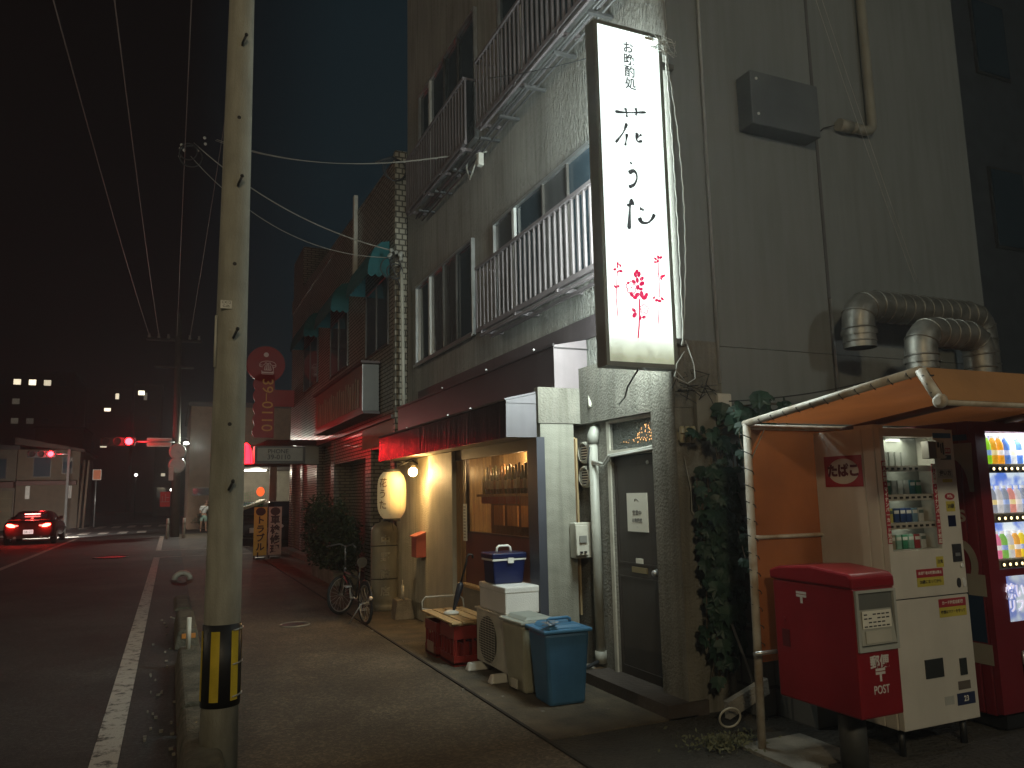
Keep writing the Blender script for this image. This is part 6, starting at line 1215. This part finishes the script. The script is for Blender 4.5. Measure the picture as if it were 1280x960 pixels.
B(4.43, 4.505, F0_-0.056, F0_-0.001, 1.765, 1.88).build('reader_face', pbr('reader_cream', (0.46, 0.44, 0.34), 0.5), bx); MB().rect(4.438, 1.835, 4.457, 1.868, (0, F0_-0.0565, 0), '-Y', 0.001).rect(4.465, 1.80, 4.474, 1.86, (0, F0_-0.0565, 0), '-Y', 0.001).rect(4.482, 1.79, 4.496, 1.866, (0, F0_-0.0565, 0), '-Y', 0.001).build('reader_print', ink, bx)
dec(4.53, 4.63, 1.80, 1.835, rs_, 'red_label', dr, '成人識別', 0.022); dec(4.53, 4.63, 1.76, 1.79, ink, 'black_label', dr, 'IC', 0.018)
dec(4.49, 4.63, 1.645, 1.70, pbr('pale_label', (0.4, 0.4, 0.36), 0.5), 'picture_label', dr, '使い方', 0.036, ink); dec(4.53, 4.62, 1.615, 1.635, yel, 'thin_yellow_label', dr)
MB().ell(4.58, 1.525, 0.045, 0.022, (0, F0_-0.0001, 0), '-Y', 0.002).build('oval_mark', rs_, dr); MB().text('PiTa', 0.026, (4.58, F0_-0.0026, 1.525), '-Y', 0.0003, bold=0.03).build('oval_text', paper, dr)
dec(4.54, 4.62, 1.43, 1.495, yel, 'yellow_notice', dr, '20歳', 0.032, ink)
dec(4.545, 4.615, 1.335, 1.405, pbr('screen_navy', (0.01, 0.012, 0.04), 0.15), 'small_screen', dr)
dec(4.555, 4.635, 1.115, 1.225, ink, 'bill_slot', dr, None, th=0.006); dec(4.575, 4.615, 1.15, 1.17, alu, 'bill_mouth', dr, th=0.009)
MB().lathe([(0.013, -0.01), (0.013, 0)], (4.625, F0_, 1.09), 12, 'y').build('lamp_button', alubright, dr)
MB().ell(4.585, 0.985, 0.017, 0.030, (0, F0_-0.0001, 0), '-Y', 0.006).build('coin_slot', ink, dr); MB().ell(4.63, 0.985, 0.014, 0.028, (0, F0_-0.0001, 0), '-Y', 0.008).build('coin_lever', alubright, dr)
dec(4.40, 4.465, 1.09, 1.155, yel, 'hanging_tag', dr, '注意', 0.026, ink)
dec(4.215, 4.45, 1.035, 1.085, rs_, 'red_notice', dr, '未成年者の喫煙は禁止', 0.021); dec(4.215, 4.45, 0.98, 1.034, yel, 'yellow_warning', dr, '20歳になってから', 0.024, ink)
ld = [o for o in vm.children if o.name.startswith('lower_door')][0]
dec(4.385, 4.63, 0.845, 0.895, rs_, 'red_notice', ld, 'カード対応自販機', 0.024); dec(4.385, 4.63, 0.785, 0.844, yel, 'yellow_warning', ld, '喫煙はマナーを守って', 0.022, ink)
dec(4.215, 4.37, 0.44, 0.55, pbr('outlet_dark', (0.03, 0.035, 0.035), 0.15), 'outlet', ld, th=0.006); dec(4.52, 4.58, 0.43, 0.53, pbr('outlet_dark', (0.03, 0.035, 0.035)), 'coin_return', ld, th=0.006)
dec(4.49, 4.60, 0.345, 0.395, pbr('label_brown', (0.12, 0.10, 0.08), 0.5), 'brown_label', ld); dec(4.47, 4.63, 0.255, 0.325, pbr('label_navy', (0.02, 0.03, 0.08), 0.4), 'navy_label', ld, '23', 0.045); dec(4.36, 4.44, 0.27, 0.32, pbr('pale_label', (0.4, 0.4, 0.36)), 'faded_label', ld)
B(4.25, 4.25+0.16, F0_+0.03, F0_+0.038, 0.16, 0.164).build('foot_plate', alu, vm)

# ================================================================== RED DRINK MACHINE
rv = thing('drink_machine', 'dark red drink vending machine with a bright lit display of bottles', 'vending machine', (5.5, 3.9, 0))
RX0, RX1, RY0, RY1 = 4.97, 6.15, 3.50, 4.25
rp = pbr('machine_red', (0.16, 0.012, 0.018), 0.4, var=0.15)
bd = MB().box(RX0, RX1, RY0+0.13, RY1, 0.10, 2.03).box(RX0, 5.07, RY0+0.05, RY0+0.1295, 0.10, 2.03).box(6.04, RX1, RY0+0.05, RY0+0.1295, 0.10, 2.03).box(5.0705, 6.0395, RY0+0.05, RY0+0.1295, 0.10, 1.02).box(5.0705, 6.0395, RY0+0.05, RY0+0.1295, 1.96, 2.03).build('body', rp, rv, bevel=0.01)
mb = MB().box(RX0+0.0, RX1, RY0-0.0, RY0+0.045, 1.955, 2.02).box(RX0, 5.075, RY0, RY0+0.045, 1.03, 1.955).box(6.03, RX1, RY0, RY0+0.045, 1.03, 1.955).box(RX0, RX1, RY0, RY0+0.045, 0.12, 1.03)
dr = mb.build('door', rp, rv)
bl = bpy.data.materials.new('lit_sky_backing'); bl.use_nodes = True; n = bl.node_tree.nodes; l = bl.node_tree.links; b_ = n['Principled BSDF']
t_ = n.new('ShaderNodeTexCoord'); z_ = n.new('ShaderNodeTexNoise'); z_.inputs['Scale'].default_value = 9; l.new(t_.outputs['Object'], z_.inputs['Vector']); r_ = n.new('ShaderNodeValToRGB'); l.new(z_.outputs['Fac'], r_.inputs[0])
r_.color_ramp.elements[0].position = 0.45; r_.color_ramp.elements[0].color = (0.03, 0.16, 0.75, 1); r_.color_ramp.elements[1].position = 0.62; r_.color_ramp.elements[1].color = (0.7, 0.85, 1, 1); l.new(r_.outputs[0], b_.inputs['Emission Color']); b_.inputs['Emission Strength'].default_value = 1.1
B(5.076, 6.029, RY0+0.12, RY0+0.125, 1.03, 1.955).build('display_back', bl, rv)
tubeg = emis('machine_tube_glow', (0.85, 0.93, 1.0), 5)
for z in (1.945,): B(5.08, 6.02, RY0+0.012, RY0+0.03, z-0.012, z).build('display_tube', tubeg, rv)
lamp('drink_display_light', 'AREA', (5.55, RY0+0.02, 1.93), 5, (0.86, 0.93, 1.0), 0.35, (5.55, RY0+0.10, 1.0))
cols = [('lime green', (0.35, 0.75, 0.03)), ('lime green', (0.35, 0.75, 0.03)), ('orange', (0.9, 0.42, 0.03)), ('orange', (0.95, 0.5, 0.05)), ('white and blue', (0.10, 0.25, 0.75)), ('white', (0.8, 0.85, 0.9)), ('white and blue', (0.12, 0.3, 0.8))]
cols2 = [('red and white', (0.8, 0.22, 0.15)), ('grey', (0.35, 0.4, 0.5)), ('white', (0.7, 0.72, 0.78)), ('grey', (0.35, 0.4, 0.48)), ('pink', (0.85, 0.35, 0.3)), ('white', (0.75, 0.75, 0.7)), ('grey', (0.4, 0.4, 0.45))]
cols3 = [('white', (0.75, 0.75, 0.8)), ('pink', (0.9, 0.25, 0.45)), ('green', (0.25, 0.6, 0.12)), ('white', (0.8, 0.8, 0.8)), ('orange', (0.9, 0.45, 0.08)), ('yellow', (0.9, 0.75, 0.05)), ('white', (0.8, 0.8, 0.8))]
for ri, (z, cs, hh) in enumerate(((1.735, cols, 0.20), (1.40, cols2, 0.185), (1.095, cols3, 0.18))):
    sh = B(5.076, 6.029, RY0+0.03, RY0+0.118, z-0.012, z).build('shelf', white, rv)
    bp = B(5.076, 6.029, RY0+0.006, RY0+0.0295, z-0.062, z-0.004).build('button_strip', pbr('strip_tan', (0.35, 0.33, 0.26), 0.4), sh)
    for i in range(13):
        x = 5.125+i*0.062
        bb = MB().lathe([(0.021, -0.006), (0.021, 0)], (x, RY0+0.006, z-0.034), 16, 'y').build('button', ink, bp)
        if i < 6: MB().lathe([(0.010, -0.009), (0.010, -0.0065)], (x, RY0+0.006, z-0.034), 12, 'y').build('button_light', emis('button_warm', (1, 0.75, 0.35), 3), bb)
    for i, (cn_, c) in enumerate(cs):
        x = 5.115+i*0.066
        o = thing('drink_bottle', '%s drink bottle, %s from the left in the %s lit row' % (cn_, onum[i], ('top', 'middle', 'bottom')[ri]), 'drink', (x, RY0+0.075, z+0.001), 'sample drinks in the red machine')
        gm = pbr('drink_'+cn_.replace(' ', '_')+str(ri), c, 0.3, var=0.45, vs=30, emit=c, es=0.75)  # bottles, caps and labels carry the display light as emission
        MB().lathe([(0.026, 0), (0.028, 0.01), (0.028, hh*0.66), (0.022, hh*0.78), (0.012, hh*0.88), (0.012, hh*0.9)], (x, RY0+0.075, z+0.001), 14).build('bottle_body', gm, o)
        MB().lathe([(0.014, hh*0.9), (0.014, hh)], (x, RY0+0.075, z+0.001), 12).build('cap', emis('cap_white', (0.9, 0.95, 1), 0.8), o)
        MB().lathe([(0.0287, hh*0.30), (0.0287, hh*0.48)], (x, RY0+0.075, z+0.001), 14, caps=False).build('bottle_label', emis('drink_label_%d' % ((i+ri) % 3), ((0.9, 0.9, 0.95), (0.15, 0.35, 0.9), (1.0, 0.8, 0.3))[(i+ri) % 3], 0.75), o)
B(5.076, 6.029, RY0+0.001, RY0+0.004, 1.035, 1.95).build('display_glass', MATS['display_glass'], rv)
po = B(5.127, 5.9, RY0-0.004, RY0-0.0005, 0.69, 0.985).build('blue_poster', bl, dr, bevel=0.02)
bl2 = bl.copy(); bl2.name = 'poster_backing'; bl2.node_tree.nodes['Principled BSDF'].inputs['Emission Strength'].default_value = 0.45; po.data.materials.clear(); po.data.materials.append(bl2)
MB().text('焼いた味', 0.10, (5.30, RY0-0.006, 0.88), '-Y', 0.0006, bold=0.035).text('リフレッシュ', 0.085, (5.37, RY0-0.006, 0.785), '-Y', 0.0006, bold=0.035).build('poster_text', pbr('poster_white', (0.7, 0.7, 0.8), 0.5, emit=(0.75, 0.7, 0.85), es=0.8), po)
B(5.2, 5.9, RY0-0.006, RY0-0.0005, 0.25, 0.50).build('outlet_flap', pbr('flap_black', (0.01, 0.01, 0.01), 0.2), dr)
MB().tube([(5.2, RY0-0.012, 0.50), (5.2, RY0-0.012, 0.42), (5.24, RY0-0.012, 0.40), (5.33, RY0-0.012, 0.40)], 0.008, 6).build('outlet_handle', alu, dr)
sd = MB()
gl = pbr('side_graphic_grey', (0.30, 0.28, 0.22), 0.5)
# graphics on the red side: arc with a straight tail, the letter s, and a ring crossed by a bar
arc = [(-3.70, 1.88), (-3.53, 1.88), (-3.545, 1.55), (-3.575, 1.55)]+[(-3.70+0.12*math.cos(a), 1.58+0.20*math.sin(a)) for a in [R(6+i*14) for i in range(7)]]
sd.flat(arc, (RX0-0.0022, 0, 0), '-X', 0.002); sd.build('side_graphic', gl, bd); sd = MB(); sd.text('s', 0.17, (RX0-0.0022, 3.655, 1.40), '-X', 0.001, bold=0.01); sd.build('side_letter', gl, bd); sd = MB()
o_ = [(-3.70+0.13*math.cos(a), 1.06+0.17*math.sin(a)) for a in [R(80-i*15) for i in range(12)]]; i_ = [(-3.70+0.08*math.cos(a), 1.06+0.12*math.sin(a)) for a in [R(80-i*15) for i in range(12)]]
for k_ in range(11): sd.flat([o_[k_], o_[k_+1], i_[k_+1], i_[k_]], (RX0-0.0022, 0, 0), '-X', 0.002)
sd.rect(-3.66, 0.86, -3.53, 1.00, (RX0-0.003, 0, 0), '-X', 0.002); sd.build('side_graphic', gl, bd); sd = MB(); sd.rect(-3.75, 0.42, -3.53, 0.55, (RX0-0.003, 0, 0), '-X', 0.002)
sd.build('side_graphic', gl, bd)
MB().rect(-3.75, 0.56, -3.56, 0.90, (RX0-0.001, 0, 0), '-X', 0.001).build('navy_block', pbr('graphic_navy', (0.01, 0.03, 0.07), 0.5), bd)
MB().rect(-3.70, 1.90, -3.56, 1.94, (RX0-0.001, 0, 0), '-X', 0.001).build('navy_strip', pbr('graphic_navy', (0.01, 0.03, 0.07), 0.5), bd)
for x in (5.05, 6.05): MB().tube([(x, 3.6, 0), (x, 3.6, 0.10)], 0.03, 8).build('leg', blackm, rv)
B(5.02, 6.1, 3.52, 4.2, 0.02, 0.10).build('plinth', blackm, rv)

# ================================================================== BLOCK WALL, IVY, DEBRIS
solo('block_wall', B(4.0, 4.2, 4.12, 4.78, 0, 1.62), blockm, 'short concrete block wall behind the orange curtain', 'wall')
solo('block_pier', B(3.86, 3.995, 4.5, 4.75, 0, 1.72), blockm, 'narrow grey block pier between the climbing plant and the canopy post', 'pier')
iv = thing('climbing_plant', 'dark broad-leaved climbing plant covering the corner beside the door', 'plant', (3.7, 4.6, 0))
ivl = pbr('vine_leaf', (0.022, 0.055, 0.034), 0.5, var=0.5, vs=8, spec=0.35)
ivd = pbr('vine_stem', (0.10, 0.07, 0.04), 0.8)
rnd = random.Random(11)
def leaf5(mb, p, nrm, up, s):
    nrm = nrm.normalized(); u = (up-nrm*up.dot(nrm)).normalized(); w = nrm.cross(u)
    ol = [(0, -0.42), (0.32, -0.36), (0.50, -0.08), (0.34, 0.04), (0.42, 0.30), (0.16, 0.26), (0, 0.58), (-0.16, 0.26), (-0.42, 0.30), (-0.34, 0.04), (-0.50, -0.08), (-0.32, -0.36)]
    c = mb.bm.verts.new(p+nrm*s*0.08); vs = [mb.bm.verts.new(p+u*(-y*s)+w*(x*s)-nrm*s*0.12*abs(x)) for x, y in ol]
    for i in range(12): mb._f([c, vs[i], vs[(i+1) % 12]])
mb = MB(); sm = MB()
# strands (start, end)
strands = []
for i in range(52):
    x0 = rnd.uniform(3.56, 3.95); z0 = rnd.uniform(0.2, 1.2); x1 = x0+rnd.uniform(-.1, .12); z1 = rnd.uniform(1.0, 2.05)
    strands.append([(x0, 4.70, z0), ((x0+x1)/2+rnd.uniform(-.08, .08), 4.62+rnd.uniform(-.06, .04), (z0+z1)/2), (x1, 4.66, z1)])
for i in range(6): z = rnd.uniform(1.95, 2.35); strands.append([(3.75, 4.68, z-0.1), (3.95+i*0.05, 4.6, z), (4.15+i*0.07, 4.58, z+rnd.uniform(-.05, .12))])
strands += [[(3.45, 4.72, 2.02), (3.6, 4.6, 1.98), (3.72, 4.62, 2.0)], [(3.75, 4.5, 2.1), (3.66, 4.3, 1.95), (3.62, 4.2, 1.7)], [(3.8, 4.5, 1.9), (3.70, 4.3, 1.80), (3.66, 4.15, 1.45)], [(3.8, 4.55, 2.2), (3.70, 4.35, 2.1), (3.6, 4.25, 1.95)], [(3.75, 4.5, 1.3), (3.62, 4.3, 1.15), (3.58, 4.2, 1.0)]]
for si, st_ in enumerate(strands):
    a, b_, c = [Vector(p) for p in st_]; pts = [a*(1-u)**2+b_*2*u*(1-u)+c*u*u for u in [i/8 for i in range(9)]]; sm.tube(pts, 0.004, 4)
    nl = 9 if si < 52 else 8
    for k_ in range(nl):
        u = (k_+rnd.random())/nl; p = a*(1-u)**2+b_*2*u*(1-u)+c*u*u+Vector((rnd.uniform(-.05, .05), rnd.uniform(-.09, 0), rnd.uniform(-.05, .05)))
        leaf5(mb, p, Vector((rnd.uniform(-.9, .5), -1, rnd.uniform(-.2, .9))), Vector((rnd.uniform(-.5, .5), rnd.uniform(-.3, .3), 1)), rnd.choice((0.05, 0.08, 0.11, 0.15))*rnd.uniform(0.8, 1.15))
mb.build('foliage', ivl, iv); sm.build('stems', ivd, iv)
solo('dry_vine', MB().tube([(3.50, 4.76, 1.85), (3.54, 4.75, 1.6), (3.53, 4.74, 1.45), (3.60, 4.73, 1.35)], 0.004, 4), wirel, 'thin pale vine strand running down the pilaster edge', 'vine')
solo('leaning_stick', MB().tube([(3.86, 4.45, 0.0), (3.68, 4.6, 0.75)], 0.010, 6), pbr('grey_stick', (0.25, 0.25, 0.22), 0.6), 'thin grey stick leaning on the corner under the climbing plant', 'stick')
solo('leaning_slab', MB().prism([(3.42, 4.3, 0.10), (3.72, 4.25, 0.24), (3.73, 4.27, 0.33), (3.43, 4.32, 0.20)], (0, 0.05, 0)), concrete, 'broken concrete slab lying tilted under the climbing plant', 'slab')
solo('hose_loop', MB().torus((3.38, 4.25, 0.13), (0.3, 1, 0.4), 0.07, 0.007), offw, 'loop of pale hose on the ground by the corner', 'hose')
mb = MB()
rnd = random.Random(5)
for i in range(700):
    r0 = abs(rnd.gauss(0, 0.12)); a = rnd.uniform(0, 6.28); p = Vector((3.22+r0*math.cos(a)*1.3, 4.12+r0*math.sin(a)*0.8, 0.01+rnd.random()*0.05))
    d = Vector((rnd.uniform(-1, 1), rnd.uniform(-1, 1), rnd.uniform(.2, 1))).normalized()*rnd.uniform(.02, .045); w = d.orthogonal().normalized()*0.008; mb.poly([p, p+d*.5+w, p+d, p+d*.5-w])
tag(mb.build('weeds', pbr('weed_leaf', (0.13, 0.13, 0.06), 0.7, var=0.5, vs=20), loc=(3.2, 4.1, 0)), 'patch of small dry weeds at the foot of the canopy post', 'weeds', kind='stuff')
solo('post_footing', B(3.30, 3.8, 3.55, 4.08, 0.0, 0.022), concrete, 'thin concrete footing under the white canopy post', 'footing')
# unseen lamp posts; the lot's and the one across the road are added
for lx, ly, lz, lab in ((-9.8, 10.5, 6.3, 'added street lamp on the far pavement across the road, unseen at left'), (6.0, -3.6, 4.9, 'added lamp post in the vending machine lot, unseen behind the viewer'), (-1.6, -5.5, 5.9, 'street lamp over the road, farther back behind the viewer')):
    t = thing('street_lamp', lab, 'street lamp', (lx, ly, 0))
    MB().tube([(lx+0.5, ly-0.6, 0), (lx+0.5, ly-0.6, lz+0.5)], 0.07, 10).build('post', alu, t)
    MB().tube([(lx+0.5, ly-0.6, lz+0.45), (lx, ly, lz+0.5)], 0.03, 8).build('arm', alu, t)
    MB().lathe([(0.42, lz+0.38), (0.30, lz+0.46), (0.04, lz+0.52)], (lx, ly, 0), 16, caps=False).build('shade', alu, t)

# thin, even haze added round everything to imitate lens bloom at the lamps
hz = bpy.data.materials.new('bloom_haze'); hz.use_nodes = True; n = hz.node_tree.nodes; n.remove(n['Principled BSDF']); pv = n.new('ShaderNodeVolumePrincipled')
pv.inputs['Density'].default_value = 0.0024; pv.inputs['Color'].default_value = (0.9, 0.92, 0.95, 1); pv.inputs['Anisotropy'].default_value = 0.45
hz.node_tree.links.new(pv.outputs[0], n['Material Output'].inputs['Volume'])
ho = B(-95, 95, -45, 245, -1.1, 24).build('haze', hz, loc=(0, 0, 0)); tag(ho, 'thin haze added for lamp bloom', None, kind='stuff')
